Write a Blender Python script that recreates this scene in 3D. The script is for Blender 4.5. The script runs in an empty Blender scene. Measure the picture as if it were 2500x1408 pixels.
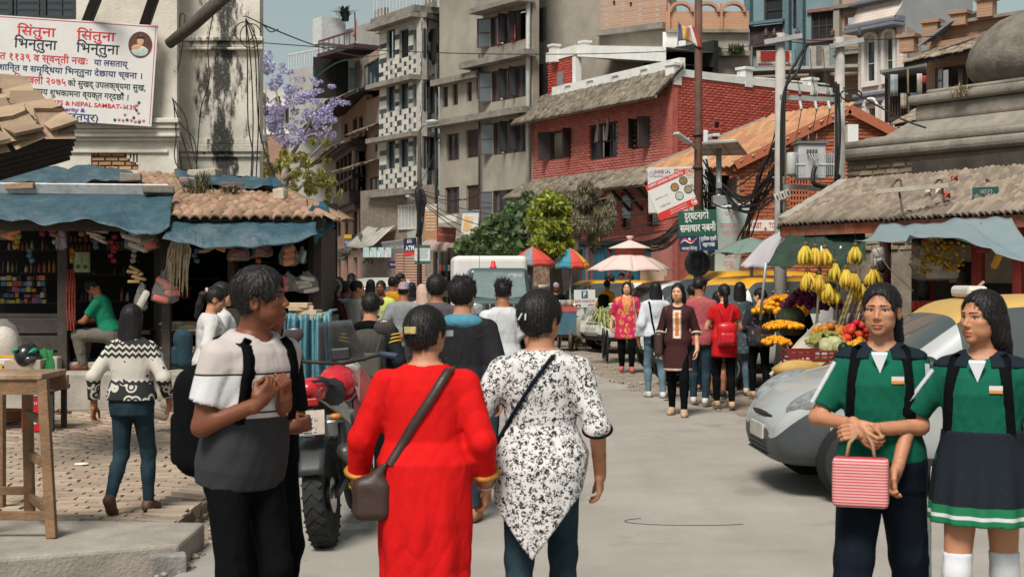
import bpy,bmesh,math,random
import numpy as np
from mathutils import Vector as Vc,Matrix
random.seed(7);rng=np.random.default_rng(7)
scn=bpy.context.scene
C=scn.collection
R=math.radians
F,CX,HY,EYE=3472.0,1250.0,665.0,1.68
cam=bpy.data.cameras.new('camera');camo=bpy.data.objects.new('camera',cam);C.objects.link(camo)
cam.sensor_width=36.0;cam.lens=36.0*F/2500.0;cam.clip_end=2000;cam.clip_start=.05
camo.location=(0,0,EYE);camo.rotation_euler=(R(90),0,0)
cam.shift_y=-(704.0-HY)/2500.0
cam.dof.use_dof=True;cam.dof.focus_distance=15.0;cam.dof.aperture_fstop=8.0
scn.camera=camo
SUN_EL,SUN_AZ=R(54),R(202)
w=bpy.data.worlds.new('World');scn.world=w;w.use_nodes=True
wt=w.node_tree;bg=wt.nodes['Background']
sky=wt.nodes.new('ShaderNodeTexSky');sky.sky_type='NISHITA';sky.sun_disc=False
sky.sun_elevation=SUN_EL;sky.sun_rotation=SUN_AZ;sky.air_density=1.0;sky.dust_density=2.0;sky.ozone_density=1.5
hs=wt.nodes.new('ShaderNodeHueSaturation');hs.inputs['Saturation'].default_value=.30;hs.inputs['Hue'].default_value=.47
tint=wt.nodes.new('ShaderNodeMix');tint.data_type='RGBA';tint.blend_type='MULTIPLY';tint.inputs[0].default_value=1
tint.inputs[7].default_value=(.91,1.0,.965,1)
wt.links.new(sky.outputs[0],hs.inputs['Color']);wt.links.new(hs.outputs[0],tint.inputs[6]);wt.links.new(tint.outputs[2],bg.inputs['Color'])
bg.inputs['Strength'].default_value=.054
sl=bpy.data.lights.new('sun','SUN');sl.energy=2.6;sl.angle=R(20);sl.color=(1,.955,.885)
so=bpy.data.objects.new('sun',sl);C.objects.link(so)
sd=Vc((math.sin(SUN_AZ)*math.cos(SUN_EL),math.cos(SUN_AZ)*math.cos(SUN_EL),math.sin(SUN_EL)))
so.rotation_euler=sd.to_track_quat('Z','Y').to_euler()
scn.view_settings.view_transform='Standard';scn.view_settings.look='None';scn.view_settings.gamma=1
scn.view_settings.exposure=0.8
def W(px,py,D):return Vc(((px-CX)/F*D,D,EYE-(py-HY)/F*D))
def GX(px,D):return(px-CX)/F*D
def GZ(py,D):return EYE-(py-HY)/F*D
def tag(o,label=None,cat=None,group=None,kind=None):
 if label:o['label']=label
 if cat:o['category']=cat
 if group:o['group']=group
 if kind:o['kind']=kind
 return o
WROOT=set()
def wem(name,loc,label,cat,group=None):
 o=empty(name,loc,label,cat,0,group);WROOT.add(o.name);return o
def empty(name,loc,label,cat,rz=0,group=None):
 o=bpy.data.objects.new(name,None);C.objects.link(o);o.location=loc;o.rotation_euler=(0,0,rz)
 o.empty_display_size=.2
 return tag(o,label,cat,group)
def link(name,me,mat=None,parent=None,smooth=False):
 if mat is not None:
  if len(me.materials):me.materials.clear()
  for m in(mat if isinstance(mat,(list,tuple))else[mat]):me.materials.append(m)
 if smooth:me.polygons.foreach_set('use_smooth',[True]*len(me.polygons))
 o=bpy.data.objects.new(name,me);C.objects.link(o)
 if parent is not None:
  o.parent=parent
  if parent.name in WROOT:o.matrix_parent_inverse=parent.matrix_basis.inverted()
 return o
def npmesh(name,V,Q):
 V=np.asarray(V,dtype=np.float32);Q=np.asarray(Q,dtype=np.int32)
 me=bpy.data.meshes.new(name);n=Q.shape[1]
 me.vertices.add(len(V));me.vertices.foreach_set('co',V.ravel())
 me.loops.add(Q.size);me.loops.foreach_set('vertex_index',Q.ravel())
 me.polygons.add(len(Q));me.polygons.foreach_set('loop_start',np.arange(0,Q.size,n,dtype=np.int32))
 me.update(calc_edges=True);me.validate()
 return me
class MB:
 def __init__(s):s.v=[];s.f=[];s.m=[]
 def add(s,vs,fs,mi=0):
  b=len(s.v);s.v+=[tuple(v)for v in vs];s.f+=[tuple(b+i for i in f)for f in fs];s.m+=[mi]*len(fs);return s
 def box(s,c,d,rz=0,M=None,mi=0,tap=1.0):
  x,y,z=d[0]/2,d[1]/2,d[2]/2
  vs=[Vc((sx*x*(tap if sz>0 else 1),sy*y*(tap if sz>0 else 1),sz*z))for sz in(-1,1)for sx,sy in((-1,-1),(1,-1),(1,1),(-1,1))]
  if M is None:M=Matrix.Rotation(rz,3,'Z')if rz else Matrix.Identity(3)
  c=Vc(c);vs=[M@v+c for v in vs]
  return s.add(vs,[(3,2,1,0),(4,5,6,7),(0,1,5,4),(1,2,6,5),(2,3,7,6),(3,0,4,7)],mi)
 def bar(s,a,b,w,h=None,up=(0,0,1),mi=0):
  a=Vc(a);b=Vc(b);h=h or w;d=(b-a);L=d.length
  if L<1e-6:return s
  y=d/L;u=Vc(up);x=y.cross(u)
  if x.length<1e-4:x=y.cross(Vc((1,0,0)))
  x.normalize();z=x.cross(y);M=Matrix((x,y,z)).transposed()
  return s.box((a+b)/2,(w,L,h),M=M,mi=mi)
 def cyl(s,a,b,r0,r1=None,n=10,caps=True,mi=0):
  return s.tube([a,b],[r0,r0 if r1 is None else r1],n,caps,mi)
 def tube(s,pts,r,n=8,caps=True,mi=0):
  pts=[Vc(p)for p in pts];rs=r if isinstance(r,(list,tuple))else[r]*len(pts)
  base=len(s.v);vs=[];fs=[];ux=None
  for i,p in enumerate(pts):
   t=(pts[min(i+1,len(pts)-1)]-pts[max(i-1,0)])
   if t.length<1e-9:t=Vc((0,0,1))
   t.normalize()
   if ux is None:
    ux=t.cross(Vc((0,0,1)))
    if ux.length<1e-3:ux=t.cross(Vc((1,0,0)))
   ux=(ux-t*ux.dot(t))
   if ux.length<1e-6:ux=t.orthogonal()
   ux.normalize();uy=t.cross(ux)
   for k in range(n):
    a=2*math.pi*k/n;vs.append(p+(ux*math.cos(a)+uy*math.sin(a))*rs[i])
  for i in range(len(pts)-1):
   for k in range(n):
    k2=(k+1)%n;fs.append((i*n+k,i*n+k2,(i+1)*n+k2,(i+1)*n+k))
  if caps:fs.append(tuple(range(n-1,-1,-1)));fs.append(tuple((len(pts)-1)*n+k for k in range(n)))
  return s.add(vs,fs,mi)
 def lathe(s,prof,n=16,c=(0,0,0),M=None,mi=0,sx=1,sy=1):
  vs=[];fs=[];c=Vc(c)
  for r,z in prof:
   for k in range(n):
    a=2*math.pi*k/n;v=Vc((r*math.cos(a)*sx,r*math.sin(a)*sy,z));vs.append((M@v if M is not None else v)+c)
  for i in range(len(prof)-1):
   for k in range(n):k2=(k+1)%n;fs.append((i*n+k,i*n+k2,(i+1)*n+k2,(i+1)*n+k))
  if prof[0]!=prof[-1]:fs.append(tuple(range(n-1,-1,-1)));fs.append(tuple((len(prof)-1)*n+k for k in range(n)))
  return s.add(vs,fs,mi)
 def prism(s,poly,a,b,mi=0):
  a=Vc(a);b=Vc(b);n=len(poly);vs=[Vc(p)+a for p in poly]+[Vc(p)+b for p in poly]
  fs=[tuple(range(n-1,-1,-1)),tuple(range(n,2*n))]+[(i,(i+1)%n,n+(i+1)%n,n+i)for i in range(n)]
  return s.add(vs,fs,mi)
 def sheet(s,P,nu,nv,th=0,mi=0):
  G=[[Vc(P(i/nu,j/nv))for i in range(nu+1)]for j in range(nv+1)]
  vs=[p for row in G for p in row];k=nu+1
  fs=[(j*k+i,j*k+i+1,(j+1)*k+i+1,(j+1)*k+i)for j in range(nv)for i in range(nu)]
  if th:
   N=[]
   for j in range(nv+1):
    for i in range(nu+1):
     du=G[j][min(i+1,nu)]-G[j][max(i-1,0)];dv=G[min(j+1,nv)][i]-G[max(j-1,0)][i]
     n=du.cross(dv);n=n.normalized()if n.length>1e-9 else Vc((0,0,1));N.append(n)
   m=len(vs);vs+=[vs[q]-N[q]*th for q in range(m)];fs+=[tuple(m+q for q in reversed(f))for f in fs[:]]
   e=[(i,i+1)for i in range(nu)]+[(j*k+nu,(j+1)*k+nu)for j in range(nv)]+[(nv*k+i+1,nv*k+i)for i in range(nu)]+[((j+1)*k,j*k)for j in range(nv)]
   fs+=[(b_,a_,m+a_,m+b_)for a_,b_ in e]
  return s.add(vs,fs,mi)
 def ball(s,c,r,n=10,m=7,mi=0,M=None):
  r=r if isinstance(r,(tuple,list))else(r,r,r)
  vs=[];fs=[];c=Vc(c)
  for j in range(1,m):
   t=math.pi*j/m
   for k in range(n):
    a=2*math.pi*k/n;v=Vc((r[0]*math.sin(t)*math.cos(a),r[1]*math.sin(t)*math.sin(a),r[2]*math.cos(t)));vs.append((M@v if M is not None else v)+c)
  top=Vc((0,0,r[2]));vs+=[(M@top if M is not None else top)+c,(M@-top if M is not None else-top)+c];T=len(vs)-2
  for j in range(m-2):
   for k in range(n):k2=(k+1)%n;fs.append((j*n+k,(j+1)*n+k,(j+1)*n+k2,j*n+k2))
  for k in range(n):fs.append((T,k,(k+1)%n));fs.append((T+1,(m-2)*n+(k+1)%n,(m-2)*n+k))
  return s.add(vs,fs,mi)
 def mesh(s,name='m'):
  me=bpy.data.meshes.new(name);me.from_pydata(s.v,[],s.f);me.polygons.foreach_set('material_index',s.m);me.update();return me
 def build(s,name,mat,parent=None,smooth=False,bevel=0,seg=2,solid=0,auto=None):
  o=link(name,s.mesh(name),mat,parent,smooth)
  if solid:md=o.modifiers.new('s','SOLIDIFY');md.thickness=solid
  if bevel:md=o.modifiers.new('b','BEVEL');md.width=bevel;md.segments=seg;md.limit_method='ANGLE';md.angle_limit=R(40)
  return o
def merge(mesh_list,mats,name):
 cache=[]
 for me in mesh_list:
  me.calc_loop_triangles();v=np.empty(len(me.vertices)*3,np.float32);me.vertices.foreach_get('co',v)
  t=np.empty(len(me.loop_triangles)*3,np.int32);me.loop_triangles.foreach_get('vertices',t);cache.append((v.reshape(-1,3),t.reshape(-1,3)))
 Vs,Ts,b=[],[],0
 for mi,M in mats:
  v,t=cache[mi];A=np.array(M,dtype=np.float32);Vs.append(v@A[:3,:3].T+A[:3,3]);Ts.append(t+b);b+=len(v)
 return npmesh(name,np.concatenate(Vs),np.concatenate(Ts))
def pieces(parent,name,protos,inst,mat,limit=300,near=None,restname=None):
 for me in protos:
  me.materials.clear();me.materials.append(mat)
 wr=parent is not None and parent.name in WROOT
 M0=parent.matrix_basis if parent is not None and not wr else Matrix.Identity(4)
 key=near or(lambda M:(M0@M.translation-Vc((0,0,EYE))).length)
 inst=sorted(inst,key=lambda t:key(t[1]))
 for mi,M in inst[:limit]:
  o=bpy.data.objects.new(name,protos[mi]);C.objects.link(o);o.parent=parent;o.matrix_basis=M
  if wr:o.matrix_parent_inverse=parent.matrix_basis.inverted()
 if len(inst)>limit:
  o=link(restname or name+'s_beyond',merge(protos,inst[limit:],name),mat,parent);o['kind']='stuff'
def TR(loc,rot=(0,0,0),sc=(1,1,1)):
 from mathutils import Euler
 return Matrix.LocRotScale(Vc(loc),Euler(rot),Vc(sc))
def fr(o,x,y,z):
 M=Matrix((x,y,z)).transposed().to_4x4();M.translation=Vc(o);return M
def copy_tree(o,parent=None):
 c=o.copy();C.objects.link(c);c.parent=parent
 for ch in list(o.children):copy_tree(ch,c)
 return c
MATS={}
def nd(nt,t,ins=None,**k):
 n=nt.nodes.new(t)
 for a,b in k.items():setattr(n,a,b)
 for a,b in(ins or{}).items():
  if isinstance(b,bpy.types.NodeSocket):nt.links.new(b,n.inputs[a])
  else:n.inputs[a].default_value=b
 return n
def c4(c):return(c[0],c[1],c[2],1)
def srgb(r,g,b):
 f=lambda u:((u/255+.055)/1.055)**2.4 if u>10 else u/255/12.92
 return(f(r),f(g),f(b))
def mixc(nt,fac,a,b,mode='MIX'):
 n=nt.nodes.new('ShaderNodeMix');n.data_type='RGBA';n.blend_type=mode
 for i,x in((0,fac),(6,a),(7,b)):
  if isinstance(x,bpy.types.NodeSocket):nt.links.new(x,n.inputs[i])
  else:n.inputs[i].default_value=x if i==0 else c4(x)
 return n.outputs[2]
def mth(nt,op,a,b=0.0,c=None):
 n=nt.nodes.new('ShaderNodeMath');n.operation=op
 for i,x in enumerate((a,b)if c is None else(a,b,c)):
  if isinstance(x,bpy.types.NodeSocket):nt.links.new(x,n.inputs[i])
  else:n.inputs[i].default_value=x
 return n.outputs[0]
def ramp(nt,fac,stops,interp='LINEAR'):
 n=nt.nodes.new('ShaderNodeValToRGB');n.color_ramp.interpolation=interp;el=n.color_ramp.elements
 el.remove(el[1]);el[0].position=stops[0][0];el[0].color=c4(stops[0][1])
 for p,c in stops[1:]:el.new(p).color=c4(c)
 nt.links.new(fac,n.inputs[0]);return n.outputs[0]
def g1(v):return(v,v,v)
def base(name):
 m=bpy.data.materials.new(name);m.use_nodes=True;nt=m.node_tree;b=nt.nodes['Principled BSDF']
 tc=nt.nodes.new('ShaderNodeTexCoord');return m,nt,b,tc.outputs['Object']
def mk(name,col,rough=.7,var=.18,scale=6.0,bump=.15,bscale=50.0,metal=0.0,dirt=0.0,dcol=(.06,.05,.04),dscale=1.2,streak=1.0,rnd=0.0,spec=.4,rvar=.1,trans=0,coat=0,wr=0):
 if name in MATS:return MATS[name]
 m,nt,b,co=base(name)
 n1=nd(nt,'ShaderNodeTexNoise',{'Vector':co,'Scale':scale,'Detail':6.0,'Roughness':.65})
 lo=tuple(max(0,c*(1-var))for c in col);hi=tuple(min(1,c*(1+var))for c in col)
 f1=ramp(nt,n1 .outputs['Fac'],[(.3,g1(0)),(.7,g1(1))])
 out=mixc(nt,f1,lo,hi)
 if rnd:
  oi=nt.nodes.new('ShaderNodeObjectInfo');v=mth(nt,'MULTIPLY_ADD',oi.outputs['Random'],2*rnd,1-rnd)
  hv=nd(nt,'ShaderNodeHueSaturation',{'Color':out,'Value':v});out=hv.outputs[0]
 if dirt:
  mp=nd(nt,'ShaderNodeMapping',{'Vector':co,'Scale':(1,1,1/streak)})
  n2=nd(nt,'ShaderNodeTexNoise',{'Vector':mp.outputs[0],'Scale':dscale,'Detail':8.0,'Roughness':.7})
  f2=ramp(nt,n2 .outputs['Fac'],[(.48,g1(0)),(.72,g1(dirt))]);out=mixc(nt,f2,out,dcol)
 nt.links.new(out,b.inputs['Base Color'])
 b.inputs['Metallic'].default_value=metal;b.inputs['Specular IOR Level'].default_value=spec
 rr=mth(nt,'MULTIPLY_ADD',n1 .outputs['Fac'],2*rvar,rough-rvar);nt.links.new(rr,b.inputs['Roughness'])
 if bump:
  n3=nd(nt,'ShaderNodeTexNoise',{'Vector':co,'Scale':bscale,'Detail':5.0,'Roughness':.6})
  bp=nd(nt,'ShaderNodeBump',{'Height':n3 .outputs['Fac'],'Strength':bump,'Distance':.02});nt.links.new(bp.outputs[0],b.inputs['Normal'])
  if wr:
   mp=nd(nt,'ShaderNodeMapping',{'Vector':co,'Scale':(1,1,.45),'Rotation':(.5,.3,0)});n4=nd(nt,'ShaderNodeTexNoise',{'Vector':mp.outputs[0],'Scale':8.0,'Detail':1.5,'Distortion':.8});rg=mth(nt,'SUBTRACT',n4 .outputs['Fac'],.5);rg=mth(nt,'MULTIPLY',rg,rg);nt.links.new(nd(nt,'ShaderNodeBump',{'Height':rg,'Strength':wr,'Distance':.25}).outputs[0],bp.inputs['Normal'])
 if trans:b.inputs['Transmission Weight'].default_value=trans
 if coat:b.inputs['Coat Weight'].default_value=coat;b.inputs['Coat Roughness'].default_value=.08
 MATS[name]=m;return m
def fab(name,col,var=.1,bump=.25,bscale=160,scale=9,rough=.85,**k):return mk('fabric_'+name,col,rough,var,scale,bump,bscale,spec=.12,wr=.55,**k)
def paint(name,col,rough=.35,var=.05,**k):return mk('paint_'+name,col,rough,var,3,.02,20,**k)
def glass(name='glass_dark',col=(.03,.035,.04),rough=.08):
 if name in MATS:return MATS[name]
 m,nt,b,co=base(name);b.inputs['Base Color'].default_value=c4(col);b.inputs['Roughness'].default_value=rough;b.inputs['Specular IOR Level'].default_value=.8
 MATS[name]=m;return m
def clear(name='glass_clear',col=(.75,.82,.82),alpha=.45,rough=.08):
 if name in MATS:return MATS[name]
 m,nt,b,co=base(name);b.inputs['Base Color'].default_value=c4(col);b.inputs['Roughness'].default_value=rough
 n=nd(nt,'ShaderNodeTexNoise',{'Vector':co,'Scale':14.0,'Detail':4.0});bp=nd(nt,'ShaderNodeBump',{'Height':n.outputs['Fac'],'Strength':.5 if 'film' in name else.02,'Distance':.05});nt.links.new(bp.outputs[0],b.inputs['Normal'])
 tr=nt.nodes.new('ShaderNodeBsdfTransparent');mx=nd(nt,'ShaderNodeMixShader',{0:alpha,1:tr.outputs[0],2:b.outputs[0]})
 nt.links.new(mx.outputs[0],nt.nodes['Material Output'].inputs['Surface']);MATS[name]=m;return m
def emit(name,col,s):
 if name in MATS:return MATS[name]
 m,nt,b,co=base(name);b.inputs['Base Color'].default_value=c4(col);b.inputs['Emission Color'].default_value=c4(col);b.inputs['Emission Strength'].default_value=s;MATS[name]=m;return m
def text(body,size,mat,parent,M,ext=.002,align='CENTER',width=None,name='lettering',bold=0.0,shear=0.0):
 cu=bpy.data.curves.new('t','FONT');cu.body=body;cu.size=size;cu.align_x=align;cu.align_y='CENTER';cu.extrude=ext;cu.offset=bold;cu.shear=shear;cu.resolution_u=2
 t=bpy.data.objects.new('t',cu);me=bpy.data.meshes.new_from_object(t);bpy.data.objects.remove(t);bpy.data.curves.remove(cu)
 if len(me.vertices)==0:return None
 if width:
  xs=[v.co.x for v in me.vertices];wd=max(xs)-min(xs)
  if wd>1e-6:
   k=width/wd
   for v in me.vertices:v.co.x*=k
 o=link(name,me,mat,parent);o.matrix_basis=M;return o
def isl(name,col,rough=.85,var=.3,hue=.02,bump=.3,bscale=40,dirt=0.0,dcol=(.1,.09,.08),dscale=1.5):
 if name in MATS:return MATS[name]
 m,nt,b,co=base(name);ge=nt.nodes.new('ShaderNodeNewGeometry');oi=nt.nodes.new('ShaderNodeObjectInfo')
 r=mth(nt,'FRACT',mth(nt,'ADD',ge.outputs['Random Per Island'],oi.outputs['Random']))
 n1=nd(nt,'ShaderNodeTexNoise',{'Vector':co,'Scale':12.0,'Detail':5.0})
 v=mth(nt,'ADD',mth(nt,'MULTIPLY_ADD',r,2*var,1-var-.12),mth(nt,'MULTIPLY',n1 .outputs['Fac'],.24))
 h=nd(nt,'ShaderNodeHueSaturation',{'Color':c4(col),'Value':v,'Hue':mth(nt,'MULTIPLY_ADD',mth(nt,'FRACT',mth(nt,'MULTIPLY',r,7.31)),2*hue,.5-hue)});out=h.outputs[0]
 if dirt:
  n2=nd(nt,'ShaderNodeTexNoise',{'Vector':co,'Scale':dscale,'Detail':7.0,'Roughness':.7});out=mixc(nt,ramp(nt,n2 .outputs['Fac'],[(.42,g1(0)),(.66,g1(dirt))]),out,dcol)
 nt.links.new(out,b.inputs['Base Color']);b.inputs['Roughness'].default_value=rough;b.inputs['Specular IOR Level'].default_value=.2
 n3=nd(nt,'ShaderNodeTexNoise',{'Vector':co,'Scale':bscale,'Detail':4.0});bp=nd(nt,'ShaderNodeBump',{'Height':n3 .outputs['Fac'],'Strength':bump,'Distance':.015});nt.links.new(bp.outputs[0],b.inputs['Normal'])
 MATS[name]=m;return m
def brickmat(name,c1,c2,mortar,bw=.22,bh=.065,dirt=.5,dcol=(.12,.1,.09),rough=.9):
 if name in MATS:return MATS[name]
 m,nt,b,co=base(name);sp=nd(nt,'ShaderNodeSeparateXYZ',{0:co});cb=nd(nt,'ShaderNodeCombineXYZ',{0:mth(nt,'ADD',sp.outputs[0],sp.outputs[1]),1:sp.outputs[2]})
 br=nd(nt,'ShaderNodeTexBrick',{'Vector':cb.outputs[0],'Color1':c4(c1),'Color2':c4(c2),'Mortar':c4(mortar),'Scale':1.0,'Mortar Size':.012,'Brick Width':bw,'Row Height':bh,'Bias':-.2})
 n2=nd(nt,'ShaderNodeTexNoise',{'Vector':co,'Scale':.9,'Detail':8.0,'Roughness':.7});out=mixc(nt,ramp(nt,n2 .outputs['Fac'],[(.42,g1(0)),(.7,g1(dirt))]),br.outputs['Color'],dcol)
 nt.links.new(out,b.inputs['Base Color']);b.inputs['Roughness'].default_value=rough
 bp=nd(nt,'ShaderNodeBump',{'Height':br.outputs['Fac'],'Strength':.6,'Distance':-.02});nt.links.new(bp.outputs[0],b.inputs['Normal']);MATS[name]=m;return m
class Fac:
 def __init__(s,p0,p1):s.p0=Vc(p0).to_2d();s.p1=Vc(p1).to_2d();d=s.p1-s.p0;s.L=d.length;s.u=d/s.L;s.n=Vc((s.u.y,-s.u.x))
 def pt(s,a,z,w_=0.0):q=s.p0+s.u*a+s.n*w_;return Vc((q.x,q.y,z))
 def uD(s,px):
  k=(px-CX)/F;a=(k*s.p0 .y-s.p0 .x)/(s.u.x-k*s.u.y);return a,s.p0 .y+s.u.y*a
 def rect(s,x0,x1,y0,y1):
  a0,d0=s.uD(x0);a1,d1=s.uD(x1);dm=(d0+d1)/2;return a0,a1,GZ(y1,dm),GZ(y0,dm)
 def z(s,px,py):return GZ(py,s.uD(px)[1])
 def fbox(s,mb,a0,a1,z0,z1,w0,w1,mi=0):
  P=[s.pt(a,z,w_)for z in(z0,z1)for a,w_ in((a0,w1),(a1,w1),(a1,w0),(a0,w0))]
  return mb.add(P,[(3,2,1,0),(4,5,6,7),(0,1,5,4),(1,2,6,5),(2,3,7,6),(3,0,4,7)],mi)
 def axes(s):return Vc((s.u.x,s.u.y,0)),Vc((0,0,1)),Vc((s.n.x,s.n.y,0))
 def frame(s,a,z,w_=0.0):
  x,y,n=s.axes();return fr(s.pt(a,z,w_),x,y,n)
 def wall(s,root,z0,z1,mat,holes=(),th=.25,name='wall',a0=0.0,a1=None,zt1=None):
  a1=s.L if a1 is None else a1;H=[(max(a0,min(h[0],h[1])),min(a1,max(h[0],h[1])),max(z0,h[2]),min(z1,h[3]))for h in holes];H=[h for h in H if h[1]-h[0]>.02 and h[3]-h[2]>.02]
  us=sorted({a0,a1,*[h[0]for h in H],*[h[1]for h in H]});zs=sorted({z0,z1,*[h[2]for h in H],*[h[3]for h in H]})
  inh=lambda a,z:any(h[0]<a<h[1]and h[2]<z<h[3]for h in H)
  mb=MB()
  ztop=(lambda a:z1)if zt1 is None else(lambda a:z1+(zt1-z1)*(a-a0)/(a1-a0))
  zz=lambda a,z:ztop(a)if z==z1 else z
  for i in range(len(us)-1):
   for j in range(len(zs)-1):
    if inh((us[i]+us[i+1])/2,(zs[j]+zs[j+1])/2):continue
    mb.add([s.pt(us[i],zs[j]),s.pt(us[i+1],zs[j]),s.pt(us[i+1],zz(us[i+1],zs[j+1])),s.pt(us[i],zz(us[i],zs[j+1]))],[(0,1,2,3)])
  for h in H:
   c=[(h[0],h[2]),(h[1],h[2]),(h[1],h[3]),(h[0],h[3])]
   for k in range(4):
    p,q=c[k],c[(k+1)%4];mb.add([s.pt(*p),s.pt(*q),s.pt(q[0],q[1],-th),s.pt(p[0],p[1],-th)],[(3,2,1,0)])
  c=[(a0,z0),(a1,z0),(a1,ztop(a1)),(a0,ztop(a0))]
  for k in range(4):p,q=c[k],c[(k+1)%4];mb.add([s.pt(*p),s.pt(*q),s.pt(q[0],q[1],-th),s.pt(p[0],p[1],-th)],[(0,1,2,3)])
  return mb.build(name,mat,root)
 def window(s,root,r,style='casement',n=2,wood=None,pane=None,depth=.10,open_=0,name='window',back=None,bars=0,trans=0,curtain=None):
  a0,a1,z0,z1=r;a0,a1=min(a0,a1),max(a0,a1);wood=wood or mk('dark_wood',(.035,.022,.016),.6,.3,8,.3,60);pane=pane or glass();W_,H_=a1-a0,z1-z0;t=min(.06,W_*.08)
  mb=MB();w0,w1=-depth-.05,-depth+.01
  s.fbox(mb,a0,a0+t,z0,z1,w0,w1);s.fbox(mb,a1-t,a1,z0,z1,w0,w1);s.fbox(mb,a0+t,a1-t,z0,z0+t,w0,w1);s.fbox(mb,a0+t,a1-t,z1-t,z1,w0,w1)
  for i in range(1,n):x=a0+W_*i/n;s.fbox(mb,x-t*.5,x+t*.5,z0+t,z1-t,w0,w1-.005)
  if trans:s.fbox(mb,a0+t,a1-t,z0+H_*trans-t*.4,z0+H_*trans+t*.4,w0+.005,w1-.01)
  for i in range(bars):x=a0+t+(W_-2*t)*(i+.5)/bars;s.fbox(mb,x-.006,x+.006,z0+t,z1-t,w1-.03,w1-.018)
  for i in range(max(0,bars-1)*(1 if bars else 0)):zz=z0+t+(H_-2*t)*(i+1)/bars;s.fbox(mb,a0+t,a1-t,zz-.005,zz+.005,w1-.028,w1-.02)
  wn=mb.build(name,wood,root)
  for i in range(n):
   x0,x1=a0+W_*i/n+t*.6,a0+W_*(i+1)/n-t*.6
   if open_&(1<<i):continue
   m=MB();s.fbox(m,x0,x1,z0+t,z1-t,w0+.012,w0+.02);m.build('pane',pane,wn)
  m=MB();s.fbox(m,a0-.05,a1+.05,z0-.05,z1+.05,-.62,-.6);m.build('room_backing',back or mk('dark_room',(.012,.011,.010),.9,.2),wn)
  if curtain:
   m=MB();m.sheet(lambda u,v:s.pt(a0+t+(W_*curtain[1]-2*t)*u+curtain[0]*W_,z0+t+(H_-2*t)*v,-depth-.09+.02*math.sin(u*30)),24,3,.004);m.build('curtain',curtain[2],wn,True)
  return wn
 def leaf(s,wn,a,z0,z1,wd,ang,mat,pane=None,side=1,t=.045):
  c,sn=math.cos(ang),math.sin(ang);P=lambda q,z,k=0:s.pt(a+side*q*c-side*k*sn*0,z,q*sn-.06+k)
  mb=MB()
  for q0,q1,za,zb in((0,t,z0,z1),(wd-t,wd,z0,z1),(t,wd-t,z0,z0+t),(t,wd-t,z1-t,z1),(t,wd-t,(z0+z1)/2-t/2,(z0+z1)/2+t/2)):
   mb.add([P(q0,za),P(q1,za),P(q1,zb),P(q0,zb),P(q0,za,.03),P(q1,za,.03),P(q1,zb,.03),P(q0,zb,.03)],[(3,2,1,0),(4,5,6,7),(0,1,5,4),(1,2,6,5),(2,3,7,6),(3,0,4,7)])
  o=mb.build('shutter',mat,wn)
  m=MB();m.add([P(t,z0+t,.012),P(wd-t,z0+t,.012),P(wd-t,z1-t,.012),P(t,z1-t,.012)],[(0,1,2,3)]);m.build('pane',pane or glass(),wn,solid=.006)
  return o
def brick_inst(fac,a0,a1,z0,z1,holes=(),bw=.225,bh=.075,jit=.004,w_=.0,gap=.012,seed=1,dp=.03):
 r=random.Random(seed);out=[];x,y,n=fac.axes();rows=int((z1-z0)/bh)
 for j in range(rows):
  z=z0+(j+.5)*bh;a=a0-(bw/2 if j%2 else 0)
  while a<a1:
   l,h=max(a,a0),min(a+bw,a1);m=(l+h)/2;a+=bw
   if h-l<.05 or any(q[0]-.02<m<q[1]+.02 and q[2]-.03<z<q[3]+.03 for q in holes):continue
   M=fr(fac.pt(m,z,w_+r.uniform(-jit,jit)),x*((h-l)-gap),y*(bh-gap)*r.uniform(.92,1.05),n*dp);M=M@Matrix.Rotation(r.uniform(-.02,.02),4,'Z');out.append((0,M))
 return out
def brick_proto(bev=.08):
 b=bev;mb=MB();o=.5;f=.5-b*.35
 mb.add([(-o,-o,-.5),(o,-o,-.5),(o,o,-.5),(-o,o,-.5),(-f,-o+b,.5),(f,-o+b,.5),(f,o-b,.5),(-f,o-b,.5)],[(4,5,6,7),(0,1,5,4),(1,2,6,5),(2,3,7,6),(3,0,4,7)]);return mb.mesh('brick')
def tile_protos(w_=.13,l=.24,h=.035,n=5,th=.012):
 out=[]
 for k in range(3):
  r=random.Random(k);mb=MB();vs=[]
  for y,hh in((-l/2,h*1.15),(l/2,h*.85)):
   for i in range(n+1):
    t=i/n;x=(t-.5)*w_;vs.append((x,y+r.uniform(-.008,.008),hh*math.sin(math.pi*t)**.8+r.uniform(-.002,.002)))
  fs=[(i,i+1,n+2+i,n+1+i)for i in range(n)]
  m=len(vs);front=[(v[0],v[1]+.002,v[2]-th)for v in vs[:n+1]];vs+=front;fs+=[(i+1,i,m+i,m+i+1)for i in range(n)]
  mb.add(vs,fs);out.append(mb.mesh('roof_tile'))
 return out
def flat_protos(w_=.16,l=.2,th=.02):
 out=[]
 for k in range(3):
  r=random.Random(k+5);mb=MB();j=lambda:r.uniform(-.012,.012)
  mb.add([(-w_/2+j(),-l/2+j(),0),(w_/2+j(),-l/2+j(),0),(w_/2,l/2,-.004),(-w_/2,l/2,-.004),(-w_/2,-l/2,-th),(w_/2,-l/2,-th)],[(0,1,2,3),(4,5,1,0),(5,2,1),(4,0,3)]);out.append(mb.mesh('roof_tile'))
 return out
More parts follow.
